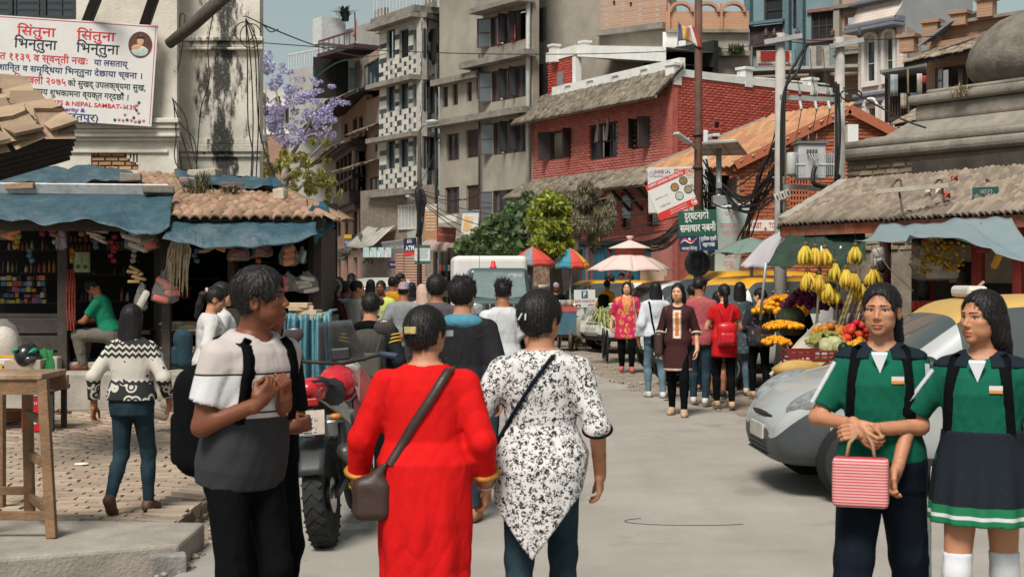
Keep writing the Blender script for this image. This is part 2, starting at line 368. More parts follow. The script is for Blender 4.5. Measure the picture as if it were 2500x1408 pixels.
def roof_inst(A,B,Cc,D,sw,sl,protos,jit=.02,seed=3,lift=.012,pitch=.09,skip=None):
 A,B,Cc,D=map(Vc,(A,B,Cc,D));r=random.Random(seed);up=((D+Cc)/2-(A+B)/2);n=(B-A).cross(up).normalized();rows=max(1,int(up.length/sl));out=[]
 for j in range(rows+1):
  v=j/rows;l,q=A.lerp(D,v),B.lerp(Cc,v);L=(q-l).length;m=max(1,int(L/sw));xd=(q-l).normalized()if L>.01 else(B-A).normalized();yd=n.cross(xd)
  for i in range(m):
   u=(i+.5+(.0 if j%2==0 else.0))/m
   if skip and skip(u,v):continue
   p=l.lerp(q,u)+n*(lift+r.uniform(0,jit*.4));M=fr(p,xd,yd,n)@Matrix.Rotation(r.gauss(0,jit*2.2),4,'Z')@Matrix.Rotation(pitch+r.gauss(0,jit),4,'X')@Matrix.Rotation(r.gauss(0,jit*2),4,'Y')
   out.append((r.randrange(len(protos)),M@Matrix.Scale(r.uniform(.93,1.06),4)))
 return out
def board(name,label,cat,tl,tr,bl,mat,th=.02,group=None,lines=(),parent=None,edge=None):
 tl,tr,bl=map(Vc,(tl,tr,bl));x=tr-tl;y=tl-bl;Wd,Hd=x.length,y.length;xu=x/Wd;n=xu.cross(y).normalized();yu=n.cross(xu);c=(tr+bl)/2
 root=empty(name,bl,label,cat,0,group)if parent is None else parent
 if parent is None:root.matrix_basis=fr(c,xu,yu,n);
 p=MB().box((0,0,0),(Wd,Hd,th)).build('panel',mat,root,bevel=min(.004,th*.2))
 for t in lines:
  bd,u,v,sz,m=t[:5];wf=t[5]if len(t)>5 else None;al=t[6]if len(t)>6 else 'CENTER'
  text(bd,sz*Hd,m,root,Matrix.Translation(((u-.5)*Wd,(v-.5)*Hd,th/2+.002)),.001,al,None if wf is None else wf*Wd,bold=.004*sz*Hd)
 return root,Wd,Hd
 # people: signed-distance bodies, clothes and hair
def surfnet(f,lo,hi,h,B=12):
 lo=np.array(lo,float);hi=np.array(hi,float)
 nb=np.maximum(1,np.ceil((hi-lo)/(h*B)).astype(int));n=nb*B+1
 cc=[lo[i]+(np.arange(nb[i])+.5)*B*h for i in range(3)]
 CC=np.stack(np.meshgrid(*cc,indexing='ij'),-1).reshape(-1,3);dc=f(CC)
 rad=B*h*.87*1.25+2*h
 D=np.full(n,1.0,np.float32)
 act=np.abs(dc)<rad;ib=np.stack(np.unravel_index(np.arange(len(CC)),nb),-1)
 for q in ib[(~act)&(dc<0)]:D[q[0]*B:q[0]*B+B+1,q[1]*B:q[1]*B+B+1,q[2]*B:q[2]*B+B+1]=-1
 A=ib[act]
 if len(A)==0:return np.zeros((0,3)),np.zeros((0,4),int)
 g=np.arange(B+1);off=np.stack(np.meshgrid(g,g,g,indexing='ij'),-1).reshape(-1,3)
 for s in range(0,len(A),60):
  a=A[s:s+60];idx=(a[:,None,:]*B+off[None]).reshape(-1,3);d=f(lo+idx*h)
  D[idx[:,0],idx[:,1],idx[:,2]]=d
 D[0]=np.abs(D[0])+1e-4;D[-1]=np.abs(D[-1])+1e-4;D[:,0]=np.abs(D[:,0])+1e-4;D[:,-1]=np.abs(D[:,-1])+1e-4;D[:,:,0]=np.abs(D[:,:,0])+1e-4;D[:,:,-1]=np.abs(D[:,:,-1])+1e-4
 I=D<0;m=n-1
 cnt=np.zeros(m,np.int8)
 for i in(0,1):
  for j in(0,1):
   for k in(0,1):cnt+=I[i:i+m[0],j:j+m[1],k:k+m[2]]
 act=(cnt>0)&(cnt<8);ci=np.argwhere(act);vid=np.full(m,-1,np.int32);vid[act]=np.arange(len(ci))
 pos=np.zeros((len(ci),3));num=np.zeros(len(ci))
 for ax in range(3):
  o1,o2=[(1,2),(0,2),(0,1)][ax]
  for u in(0,1):
   for v in(0,1):
    a=ci.copy();a[:,o1]+=u;a[:,o2]+=v;b=a.copy();b[:,ax]+=1
    da=D[a[:,0],a[:,1],a[:,2]];db=D[b[:,0],b[:,1],b[:,2]];cr=(da<0)!=(db<0)
    t=np.where(cr,da/np.where(cr,da-db,1),0);t=np.clip(t,0,1)
    p=a.astype(float);p[:,ax]+=t;pos+=p*cr[:,None];num+=cr
 pos=lo+pos/num[:,None]*h
 Q=[]
 for ax in range(3):
  o1,o2=[(1,2),(2,0),(0,1)][ax]
  s0=[slice(None)]*3;s1=[slice(None)]*3;s0[ax]=slice(0,-1);s1[ax]=slice(1,None)
  cr=I[tuple(s0)]!=I[tuple(s1)];e=np.argwhere(cr)
  ok=(e[:,o1]>0)&(e[:,o2]>0)&(e[:,o1]<m[o1])&(e[:,o2]<m[o2]);e=e[ok]
  def vv(d1,d2):
   q=e.copy();q[:,o1]+=d1;q[:,o2]+=d2;return vid[q[:,0],q[:,1],q[:,2]]
  q=np.stack([vv(-1,-1),vv(0,-1),vv(0,0),vv(-1,0)],-1)
  ins=I[e[:,0],e[:,1],e[:,2]];q[~ins]=q[~ins][:,::-1];Q.append(q)
 Q=np.concatenate(Q);Q=Q[(Q>=0).all(1)]
 return pos,Q
V3=lambda*a:np.array(a,float)
def cap(P,a,b,ra,rb):
 a=np.asarray(a,float);b=np.asarray(b,float);ba=b-a;pa=P-a;t=np.clip(pa@ba/max(ba@ba,1e-12),0,1)
 d=pa-t[:,None]*ba;return np.sqrt((d*d).sum(1))-(ra+(rb-ra)*t)
def ell(P,c,r):
 q=P-np.asarray(c,float);r=np.asarray(r,float);k0=np.sqrt(((q/r)**2).sum(1));k1=np.sqrt(((q/(r*r))**2).sum(1));return k0*(k0-1)/np.maximum(k1,1e-9)
def rbox(P,c,hs,r):
 q=np.abs(P-np.asarray(c,float))-(np.asarray(hs,float)-r);return np.sqrt((np.maximum(q,0)**2).sum(1))+np.minimum(q.max(1),0)-r
def smin(a,b,k):h=np.clip(.5+.5*(b-a)/k,0,1);return b*(1-h)+a*h-k*h*(1-h)
def smax(a,b,k):return-smin(-a,-b,k)
def loft(P,T,p=2.4,capk=0.0):
 z=P[:,2];T=np.asarray(T,float);g=lambda i:np.interp(z,T[:,0],T[:,i])
 rx,ry,cx,cy=g(1),g(2),g(3),g(4)
 k=(np.abs((P[:,0]-cx)/rx)**p+np.abs((P[:,1]-cy)/ry)**p)**(1/p);d=(k-1)*np.minimum(rx,ry)
 return np.maximum(d,np.maximum(T[0,0]-z,z-T[-1,0]))
def folds(P,amp,seed,fr_=(20,22,9)):
 r=np.random.default_rng(seed);o=np.zeros(len(P));wz=.35*np.sin(P[:,2]*9+seed)+.3*np.sin(P[:,0]*13+P[:,1]*7)
 for i in range(4):
  k=r.normal(size=3)*np.array(fr_)*(1+.5*i);ph=r.uniform(0,6.3);s=np.sin(P@k+ph+wz*3);o+=(1-np.abs(s))**2*(1/(1+i*.6))
 return amp*(o-.8)*(.25+.75*(np.sin(P[:,0]*7+seed)*np.sin(P[:,2]*6+seed*.7)*.5+.5))
def rotm(yaw,pitch=0,roll=0):return np.array(Matrix.Rotation(yaw,3,'Z')@Matrix.Rotation(pitch,3,'X')@Matrix.Rotation(roll,3,'Y'))
def ik(a,b,l1,l2,pole):
 a=np.asarray(a,float);b=np.asarray(b,float);d=b-a;L=min(np.linalg.norm(d),(l1+l2)*.999);u=d/np.linalg.norm(d);b=a+u*L
 x=(l1*l1-l2*l2+L*L)/(2*L);hh=math.sqrt(max(0,l1*l1-x*x));pl=np.asarray(pole,float);pl=pl-u*(pl@u);pl=pl/max(np.linalg.norm(pl),1e-9)
 return a+u*x+pl*hh,b
def unit(v):v=np.asarray(v,float);return v/np.linalg.norm(v)
TORSO={'m':[(.80,.150,.105,0,-.01),(.90,.163,.118,0,-.008),(1.0,.155,.112,0,0),(1.09,.145,.104,0,.004),(1.22,.160,.114,0,.004),(1.32,.172,.113,0,-.002),(1.385,.160,.098,0,-.012),(1.425,.105,.075,0,-.018),(1.46,.06,.058,0,-.014),(1.50,.052,.054,0,-.008)],'f':[(.80,.150,.108,0,-.01),(.90,.168,.122,0,-.012),(.98,.158,.114,0,-.006),(1.10,.122,.094,0,.004),(1.18,.128,.100,0,.006),(1.26,.140,.118,0,.012),(1.33,.146,.108,0,.004),(1.385,.138,.088,0,-.012),(1.42,.095,.068,0,-.018),(1.455,.052,.052,0,-.014),(1.50,.045,.047,0,-.008)],'h':[(.80,.185,.150,0,-.015),(.90,.205,.168,0,-.02),(.99,.200,.160,0,-.01),(1.09,.178,.145,0,.008),(1.18,.176,.148,0,.008),(1.26,.184,.152,0,.01),(1.33,.180,.135,0,0),(1.385,.165,.108,0,-.012),(1.425,.112,.082,0,-.018),(1.46,.062,.060,0,-.014),(1.50,.053,.054,0,-.008)]}
SKIN={}
def skin(tone):
 k='skin_'+tone
 if k in MATS:return MATS[k]
 col={'light':srgb(200,150,120),'mid':srgb(176,122,92),'tan':srgb(150,98,70),'dark':srgb(112,66,44)}[tone]
 m=mk(k,col,.5,.08,14,.12,220,spec=.35);b=m.node_tree.nodes['Principled BSDF'];b.inputs['Subsurface Weight'].default_value=.12;b.inputs['Subsurface Radius'].default_value=(.02,.008,.005);b.inputs['Subsurface Scale'].default_value=.5
 return m
def hair_mat(col=(.008,.007,.007)):
 k='hair_%03d'%int(col[0]*1000)
 if k in MATS:return MATS[k]
 m,nt,b,co=base(k);mp=nd(nt,'ShaderNodeMapping',{'Vector':co,'Scale':(120,120,14)});n=nd(nt,'ShaderNodeTexNoise',{'Vector':mp.outputs[0],'Scale':1.0,'Detail':3.0})
 nt.links.new(mixc(nt,n.outputs['Fac'],tuple(c*.5 for c in col),tuple(c*2.2 for c in col)),b.inputs['Base Color']);b.inputs['Roughness'].default_value=.5;b.inputs['Specular IOR Level'].default_value=.25
 bp=nd(nt,'ShaderNodeBump',{'Height':n.outputs['Fac'],'Strength':.6,'Distance':.006});nt.links.new(bp.outputs[0],b.inputs['Normal']);MATS[k]=m;return m
class Person:
 def __init__(s,label,loc,yaw,height=1.6,kind='f',tone='mid',hd=.012,tilt=(0,0),sx=1.0,group=None,res=1.0,shw=None,head=(0,0,0),hips=0.0):
  s.k=height/1.7;s.root=empty('person',loc,label,'person',yaw,group);s.h=hd;s.res=res;s.T=np.array(TORSO[kind],float);s.T[:,1]*=sx;s.T[:,2]*=(1+sx)/2
  s.kind=kind;s.tone=tone;s.thin={'m':1.0,'f':.92,'h':1.16}[kind]*(.5+.5*sx);s.seed=sum(map(ord,label))%997
  s.Rt=rotm(0,tilt[0],tilt[1]);s.piv=V3(0,0,.92+hips);s.hips=hips
  sw=(shw or{'m':.178,'f':.150,'h':.180}[kind]);s.sh={-1:s.up(V3(-sw,-.012,1.352)),1:s.up(V3(sw,-.012,1.352))}
  s.hip={-1:V3(-.085*s.thin,0,.90+hips),1:V3(.085*s.thin,0,.90+hips)}
  s.hc=s.up(V3(0,.012,1.585));s.hR=s.Rt@rotm(*head)
  s.arm={};s.leg={};s.parts={}
  s.body_done=False
 def up(s,p):return s.Rt@(np.asarray(p,float)+V3(0,0,s.hips)-s.piv)+s.piv
 def loc(s,P):return(P-s.piv)@s.Rt+s.piv-V3(0,0,s.hips)
 def arms(s,L,Rr):
  for sd,a in((-1,L),(1,Rr)):
   wr,pole,hd_,pn,curl=a
   el,wr=ik(s.sh[sd],wr,.285,.25,pole);s.arm[sd]=(s.sh[sd],el,wr,unit(hd_),unit(pn),curl)
  return s
 def legs(s,L,Rr):
  for sd,a in((-1,L),(1,Rr)):
   an=V3(*a[0]);kn,an=ik(s.hip[sd],an,.43,.40,(sd*.1,1,0)if len(a)<4 else a[3]);s.leg[sd]=(s.hip[sd],kn,an,a[1],a[2]if len(a)>2 else 0.0)
  return s
 def stand(s,dx=0,spread=.1):return s.legs(((-spread,-.02+dx,.085),.12),((spread,-.02-dx,.085),-.12))
 def hang(s,f=.02):return s.arms(((-.25*s.thin-.02,f,.86),(-.3,-1,0),(.05,.12,-1),(1,0,0),.45),((.25*s.thin+.02,f,.86),(.3,-1,0),(-.05,.12,-1),(-1,0,0),.45))
 def f_torso(s,P,e=0.0):
  return loft(s.loc(P),s.T)-e
 def f_arm(s,P,sd,e=0.0,upto=2.0):
  a,el,w=s.arm[sd][:3];t=s.thin
  if upto<=1:return cap(P,a,a+(el-a)*upto,.050*t+e*.7,(.050-.008*upto)*t+e*1.25)
  d=smin(cap(P,a,el,.050*t+e*.7,.041*t+e),cap(P,el,el+(w-el)*(upto-1),.042*t+e,(.042-.014*(upto-1))*t+e),.02)
  return d
 def f_hand(s,P,sd):
  a,el,w,dr,pn,curl=s.arm[sd];sv=np.cross(dr,pn)*sd;sv=unit(sv);pn=unit(np.cross(sv,dr))*1.0
  if pn@s.arm[sd][4]<0:pn=-pn
  th=-sv if(np.cross(dr,s.arm[sd][4])*sd)@sv>0 else sv
  q=P-w;X=np.stack([q@sv,q@dr,q@pn],-1)
  d=smin(cap(X,(0,-.02,0),(0,.02,0),.026,.026),rbox(X,(0,.052,.002),(.036,.042,.014),.013),.02)
  for i,(o,L)in enumerate(((-.028,.062),(-.0095,.075),(.0095,.08),(.028,.072))):
   p=V3(o,.088,0);ang=0.0;r=.0095
   for k,(fr__,cb)in enumerate(((.46,.8),(.31,1.1),(.23,.7))):
    ang+=curl*cb*(1+.08*i);nx=p+V3(o*.12*(1-curl),math.cos(ang),math.sin(ang))*L*fr__;d=smin(d,cap(X,p,nx,r,r*.9),.004);p=nx;r*=.9
  u=1.0;p0=V3(u*.028,.02,.008);p1=V3(u*(.052-.01*curl),.055,.02+.012*curl);p2=V3(u*(.056-.03*curl),.085,.026+.02*curl);p3=V3(u*(.054-.04*curl),.105,.032+.022*curl)
  d=smin(d,cap(X,p0,p1,.015,.012),.012);d=smin(d,cap(X,p1,p2,.0115,.010),.005);d=smin(d,cap(X,p2,p3,.010,.008),.005)
  return d
 def f_head(s,P):
  X=(P-s.hc)@s.hR;m=s.kind=='m';ax=np.abs(X[:,0]);Y=np.stack([ax,X[:,1],X[:,2]],-1)
  d=ell(X,(0,-.012,.03),(.073,.092,.086))
  d=smin(d,ell(X,(0,.034,-.030),(.056 if not m else.058,.058,.078)),.03)
  d=smin(d,ell(Y,(.040,.030,-.052),(.022 if not m else.025,.04,.035)),.025)
  d=smin(d,ell(X,(0,.070,-.092),(.022,.018,.016)),.022)
  d=smin(d,ell(Y,(.042,.058,-.016),(.020,.020,.016)),.02)
  d=smin(d,cap(Y,(.006,.080,.024),(.045,.066,.022),.011,.010),.014)
  d=smax(d,-ell(Y,(.031,.096,.003),(.016,.017,.0095)),.010)
  d=smin(d,cap(X,(0,.083,.012),(0,.104,-.026),.0065,.0105),.010)
  d=smin(d,ell(Y,(.011,.094,-.032),(.0085,.010,.0075)),.006)
  d=smin(d,ell(X,(0,.084,-.058),(.023,.013,.007)),.008);d=smin(d,ell(X,(0,.083,-.071),(.019,.013,.008)),.007)
  d=smax(d,-ell(X,(0,.100,-.0645),(.022,.010,.0016)),.003)
  d=smin(d,smax(ell(Y,(.077,-.008,-.010),(.011,.021,.031)),-ell(Y,(.090,-.002,-.010),(.012,.012,.021)),.004),.005)
  nb=s.up(V3(0,-.018,1.42));r=.052 if m else(.05 if s.kind=='h' else.043)
  d=smin(d,cap(P,s.hc+s.hR@V3(0,-.022,-.04),nb,r,r*1.08),.022)
  return d
 def f_foot(s,P,sd,e=0.0,ln=1.0):
  hip,kn,an,fy,fp=s.leg[sd];M=rotm(fy,fp);X=(P-an)@M;
  d=smin(cap(X,(0,-.03,-.042),(0,.14*ln,-.055),.036+e,.026+e),cap(X,(0,0,0),(0,.06,-.035),.036+e,.034+e),.03);d=smin(d,cap(X,(-.012,.10*ln,-.055),(.016,.12*ln,-.055),.028+e,.028+e),.02)
  return np.maximum(d,-.085-e-X[:,2])
 def f_leg(s,P,sd,e=0.0,upto=2.0):
  hip,kn,an=s.leg[sd][:3];t=s.thin
  if upto<=1:return cap(P,hip,hip+(kn-hip)*upto,.088*t+e,(.088-.03*upto)*t+e)
  d=smin(cap(P,hip,kn,.088*t+e,.057*t+e),cap(P,kn,kn+(an-kn)*(upto-1),.056*t+e,(.056-.018*(upto-1))*t+e),.03)
  cf=kn+(an-kn)*.3;u=unit(an-kn);bk=V3(0,-1,0);bk=bk-u*(bk@u)
  if upto>1.4:d=smin(d,cap(P,cf+bk*.012,cf+(an-kn)*.2+bk*.01,.050*t+e,.044*t+e),.03)
  return d
 def f_body(s,P,head=True):
  d=s.f_torso(P)
  for sd in(-1,1):
   if sd in s.arm:d=smin(d,s.f_arm(P,sd),.02);d=smin(d,s.f_hand(P,sd),.008)
   if sd in s.leg:d=smin(d,s.f_leg(P,sd),.03);d=smin(d,s.f_foot(P,sd),.015)
  return smin(d,s.f_head(P),.02)
 def make(s,name,f,lo,hi,h,mat,parent=None,smooth=True):
  v,q=surfnet(f,lo,hi,h*s.res)
  if len(v)==0:return None
  o=link(name,npmesh(name,v*s.k,q),mat,parent or s.root,smooth);s.parts[name]=o;return o
 def bounds(s,pts,pad):p=np.array(pts);return p.min(0)-pad,p.max(0)+pad
 def body(s,face=True,hands=True,feet=True,gaze=0.0,lips=None,brow=True):
  fine=s.h*.42;R_=[]
  lo,hi=s.bounds([s.hc],.135);lo[2]-=.03;R_.append((lo,hi,fine,lambda P:smin(s.f_head(P),s.f_torso(P),.02)))
  for sd in(-1,1):
   if sd in s.arm:
    a,el,w,dr=s.arm[sd][:4]
    if hands:lo,hi=s.bounds([w-dr*.03,w+dr*.14],.075);R_.append((lo,hi,fine,lambda P,sd=sd:smin(s.f_arm(P,sd),s.f_hand(P,sd),.008)))
  boxes=[(r[0],r[1])for r in R_]
  pts=[s.hc]+[x for sd in s.arm for x in s.arm[sd][:3]]+[x for sd in s.leg for x in s.leg[sd][:3]]+[s.up(V3(0,0,.8))]
  lo,hi=s.bounds(pts,.2)
  Vs,Qs,b=[],[],0
  v,q=surfnet(s.f_body,lo,hi,s.h*1.9*s.res)
  if len(v):
   cen=v[q].mean(1);keep=np.ones(len(q),bool)
   for l,h_ in boxes:keep&=~((cen>l+s.h*2.2).all(1)&(cen<h_-s.h*2.2).all(1))
   Vs.append(v);Qs.append(q[keep]);b=len(v)
  for l,h_,st,f in R_:
   v,q=surfnet(f,l,h_,st*s.res)
   if len(v):
    cen=v[q].mean(1);k_=((cen>l+st*1.6).all(1)&(cen<h_-st*1.6).all(1));Vs.append(v);Qs.append(q[k_]+b);b+=len(v)
  me=npmesh('body',np.concatenate(Vs)*s.k,np.concatenate(Qs));s.parts['body']=link('body',me,skin(s.tone),s.root,True)
  if face:
   H_=lambda x:(s.hc+s.hR@np.asarray(x,float))*s.k
   for sd in(-1,1):
    Rm=Matrix([list(r_)for r_ in s.hR@rotm(-sd*.16,0,-sd*.08)]);mb=MB();mb.ball(H_((sd*.0315,.0742,.0025)),tuple(s.k*q for q in(.0142,.0062,.0062)),14,10,M=Rm)
    mb.ball(H_((sd*.0305+gaze,.0774,.0028)),tuple(s.k*q for q in(.0060,.0040,.0060)),12,8,mi=1,M=Rm)
    e_=mb.build('eye',[mk('eye_white',(.42,.38,.35),.35,.03),mk('eye_iris',(.012,.008,.006),.1,.03)],s.parts['body'],True)
    if brow:
     fbw=lambda P,sd=sd:np.maximum(s.f_head(P)-.0026,cap((P-s.hc)@s.hR,(sd*.013,.089,.0245),(sd*.047,.074,.0255),.0058 if s.kind=='m' else.0045,.003))
     lo,hi=s.bounds([s.hc+s.hR@V3(sd*.03,.08,.024)],.035);s.make('eyebrow',fbw,lo,hi,.0028,hair_mat(),s.parts['body'])
    fl=lambda P,sd=sd:np.maximum(s.f_head(P)-.0034,cap((P-s.hc)@s.hR,(sd*.019,.0815,.0085),(sd*.047,.0745,.0075),.0028,.0030))
    lo,hi=s.bounds([s.hc+s.hR@V3(sd*.03,.08,.01)],.03);s.make('eyelash',fl,lo,hi,.0026,hair_mat(),s.parts['body'])
   fl=lambda P:np.maximum(s.f_head(P)-.0014,np.minimum(ell((P-s.hc)@s.hR,(0,.088,-.059),(.023,.02,.0055)),ell((P-s.hc)@s.hR,(0,.087,-.0715),(.019,.02,.0065))))
   lo,hi=s.bounds([s.hc+s.hR@V3(0,.085,-.065)],.035);s.make('lips',fl,lo,hi,.003,lips or mk('lips_'+s.tone,tuple(c*.75*u for c,u in zip(skin_col(s.tone),(1,.62,.62))),.4,.05),s.parts['body'])
  return s
 def hair(s,style='short',col=None,vol=.012,h=None,mat=None,line=.075,tail=None,cut=None,side=0.0):
  o=s.hair0(style,col,vol,h,mat,line,tail,cut,side)
  if s.h<.0147 and o:
   r_=np.random.default_rng(s.seed);V=np.array([v.co for v in o.data.vertices])/s.k;V=V[r_.integers(0,len(V),700)];N=V-s.hc;N[:,2]*=.6;N/=np.linalg.norm(N,axis=1)[:,None];up=V[:,2]>s.hc[2]-.06
   T=np.array([0,-.35,-1.0])+r_.normal(size=V.shape)*.25+(np.array([0,.2,1.6])if style=='spiky' else 0);T-=N*(T*N).sum(1)[:,None]*(.3 if style=='spiky' else.93);T/=np.linalg.norm(T,axis=1)[:,None];S=np.cross(T,N)*.0011;L=r_.uniform(.02,.06,(len(V),1));a=V+N*.001;b=V+T*L*.5+N*.004;c=V+T*L+N*.002
   Q=np.arange(len(V))[:,None]*5;npm=npmesh('s',np.stack([a-S,a+S,b+S,b-S,c],1).reshape(-1,3)*s.k,np.concatenate([Q+[0,1,2,3],Q+[3,2,4,4]])[:len(V)]);link('hair_strands',npm,o.data.materials[0],o)['kind']='stuff'
  return o
 def hair0(s,style,col,vol,h,mat,line,tail,cut,side):
  hm=mat or hair_mat(*([col]if col else[]));h=h or s.h*.55;rs=np.random.default_rng(s.seed)
  U=lambda P:(P-s.hc)@s.hR
  def cran(P,e):
   X=U(P);d=ell(X,(0,-.014,.032),(.074+e,.094+e,.086+e))
   cutf=ell(X,(side*.01,.112,line-.115),(.078,.090,.122));d=smax(d,-cutf,.008)
   return d,X
  def strands(X,amp):
   th=np.arctan2(X[:,0],X[:,1]+.03);return amp*(np.sin(th*31+X[:,2]*25)+.7*np.sin(th*53+1.3+X[:,2]*40)+.6*np.sin(X[:,0]*160+X[:,2]*60))
  if style in('short','spiky','fade'):
   zc=-.012
   sp=[unit(rs.normal(size=3)*V3(1,.9,.35)+V3(0,.1,1.0))for _ in range(80)]if style=='spiky' else[]
   def f(P):
    d,X=cran(P,vol);low=zc-.7*np.maximum(0,-.02-X[:,1]);d=smax(d,low-X[:,2]-.04*(X[:,1]<-.02),.01)
    e_=smax(-ell(np.stack([np.abs(X[:,0]),X[:,1],X[:,2]],-1),(.085,.01,-.02),(.03,.03,.04)),d,.008);d=e_
    for v in sp:c=V3(0,-.014,.032)+v*V3(.074,.094,.086);d=smin(d,cap(X,c,c+(v+V3(0,.12,.2))*.036,.012,.003),.009)
    return d+strands(X,.0024)
   lo,hi=s.bounds([s.hc],.2);return s.make('hair',f,lo,hi,h,hm)
  if style in('long','bob','ponytail','bun','updo'):
   L={'long':.38,'bob':.10,'ponytail':.0,'bun':0,'updo':0}[style];L=cut if cut is not None else L
   def f(P):
    d,X=cran(P,vol)
    if style in('long','bob'):
     hz=-L;q=P-s.hc;T=[(hz-.10,.055,.03,0,-.085),(hz-.03,.085,.045,0,-.085),(-.10 if L>.1 else hz+.02,.098,.058,0,-.062),(0,.094,.088,0,-.03),(.06,.06,.08,0,-.02)]
     T=sorted(T);b_=loft(X,T,2.2);b_=smax(b_,-ell(X,(0,.07,-.08),(.062,.085,.13)),.01);d=smin(d,b_,.015)
    else:
     d=smax(d,-.045-.5*np.maximum(0,X[:,1]+.06)-X[:,2]-.06*(X[:,1]<-.05)*1.0,.015)
     d=smax(d,-ell(np.stack([np.abs(X[:,0]),X[:,1],X[:,2]],-1),(.088,.012,-.02),(.03,.035,.045)),.008)
     if style=='updo':d=smin(d,ell(X,(0,-.07,.0),(.062,.05,.075)),.03)
     if style=='bun':d=smin(d,ell(X,(0,-.105,.0),(.04,.035,.04)),.012)
     if style=='ponytail':
      for a,b_,r0,r1 in tail or[((0,-.10,.035),(0,-.135,.0),.022,.032),((0,-.135,0),(0,-.125,-.10),.032,.036),((0,-.125,-.10),(0,-.11,-.22),.036,.020)]:d=smin(d,cap(X,a,b_,r0,r1),.012)
    return d+strands(X,.0014)
   lo,hi=s.bounds([s.hc,s.hc+s.hR@V3(0,-.1,-(L+.12 if L else.2))],.17);return s.make('hair',f,lo,hi,h,hm)
 def f_top(s,P,ease,sleeve,hem,amp=.004,flare=0.0,waist=None,neck=.03,skirt=None):
  L=s.loc(P);T=s.T.copy();T[:,1]+=ease;T[:,2]+=ease
  T[T[:,0]<1.02,1:3]+=.014
  if waist is not None:T[(T[:,0]>1.0)&(T[:,0]<1.2),1:3]+=waist
  if skirt:T=np.concatenate([np.array(skirt,float),T[T[:,0]>skirt[-1][0]+.02]])
  d=loft(L,T,2.3)
  if flare:
   th=np.arctan2(L[:,0],L[:,1]);d=d+flare*np.clip((1.0-L[:,2])*2.2,0,1)*np.sin(th*9+s.seed+2*np.sin(L[:,2]*3))
  for sd in(-1,1):
   if sd in s.arm and sleeve>0:
    a=s.f_arm(P,sd,ease*.9,sleeve);ar=s.arm[sd]
    if sleeve<=1:u=unit(ar[1]-ar[0]);e=ar[0]+(ar[1]-ar[0])*sleeve
    else:u=unit(ar[2]-ar[1]);e=ar[1]+(ar[2]-ar[1])*(sleeve-1)
    a=np.maximum(a,(P-e)@u);d=smin(d,a,.045)
  d=d+folds(L,amp,s.seed)
  d=np.maximum(d,hem-L[:,2])
  d=smax(d,-ell(L,(0,.035,1.475),(.055+neck,.075+neck*1.6,.05+neck)),.004);d=np.maximum(d,L[:,2]-1.445)
  return d
 def top(s,mat,ease=.014,sleeve=.6,hem=.85,amp=.004,name='shirt',h=None,**k):
  s.ftop=lambda P:s.f_top(P,ease,sleeve,hem,amp,**k)
  pts=[s.up(V3(0,0,hem)),s.up(V3(0,0,1.45))]+[x for sd in s.arm for x in s.arm[sd][:3]]
  lo,hi=s.bounds(pts,.12);w_=max(.26,(np.array(k['skirt'])[:,1].max()+.05)if k.get('skirt')else 0);lo[:2]=np.minimum(lo[:2],[-w_,-w_]);hi[:2]=np.maximum(hi[:2],[w_,w_])
  lo[2]=min(lo[2],hem-.03);return s.make(name,s.ftop,lo,hi,h or s.h*.85,mat)
 def trousers(s,mat,ease=.008,upto=1.95,waist=1.02,amp=.003,name='trousers',h=None,flare=0.0,hip=0.0):
  def f(P):
   L=s.loc(P);T=s.T[:4].copy();T[:,1]+=ease+hip;T[:,2]+=ease;T[-1,0]=waist;d=loft(L,T,2.2)
   for sd in(-1,1):
    g=s.f_leg(P,sd,ease+flare,upto);d=smin(d,g,.035)
   return d+folds(P,amp,s.seed+5,(30,30,30))
  pts=[s.up(V3(0,0,waist))]+[x for sd in s.leg for x in s.leg[sd][:3]];lo,hi=s.bounds(pts,.2)
  return s.make(name,f,lo,hi,h or s.h*1.0,mat)
 def shoes(s,mat,name='shoe',e=.008,ln=1.0,sole=None):
  for sd in(-1,1):
   an=s.leg[sd][2];lo,hi=s.bounds([an],.22)
   def f(P,sd=sd):return np.maximum(s.f_foot(P,sd,e,ln),((P-an)@rotm(s.leg[sd][3],s.leg[sd][4]))[:,2]-.012)
   s.make(name,f,lo,hi,s.h*.8,mat)
 def strap(s,pts,w_,mat,name='strap',th=.004,off=.004,n=40):
  P_=[]
  for i in range(len(pts)-1):
   for t in np.linspace(0,1,n//(len(pts)-1),endpoint=i==len(pts)-2):
    a,b=pts[i],pts[i+1];P_.append((a[0]+(b[0]-a[0])*t,a[1]+(b[1]-a[1])*t,a[2]if t<.5 else b[2],a,b,t))
  pos=[]
  for x,z,sd,a,b,t in P_:
   ys=np.linspace(.30,-.30,241)*(1 if sd>=0 else-1);q=np.stack([np.full(241,x),ys,np.full(241,z)],-1);d=s.ftop(s.up_arr(q));hit=np.argmax(d<off)if(d<off).any()else None
   y=ys[hit]if hit is not None else None;pos.append([x,y,z,sd])
  for i,p in enumerate(pos):
   if p[1]is None:
    j=[q for q in pos if q[1]is not None];p[1]=min(j,key=lambda q:(q[0]-p[0])**2+(q[2]-p[2])**2)[1]if j else 0
  Y=np.array([p[1]for p in pos]);
  for _ in range(2):Y[1:-1]=.25*Y[:-2]+.5*Y[1:-1]+.25*Y[2:]
  A=np.array([[p[0],y,p[2]]for p,y in zip(pos,Y)]);T_=np.gradient(A,axis=0);mb=MB();vs=[]
  for i in range(len(A)):
   sg=1 if pos[i][3]>=0 else-1;nr=V3(0,sg,.35);t=unit(T_[i]+1e-6);sv=unit(np.cross(t,nr));nr=unit(np.cross(sv,t));
   for u,v in((-w_/2,0),(w_/2,0),(w_/2,th),(-w_/2,th)):vs.append(s.up(A[i]+sv*u+nr*v)*s.k)
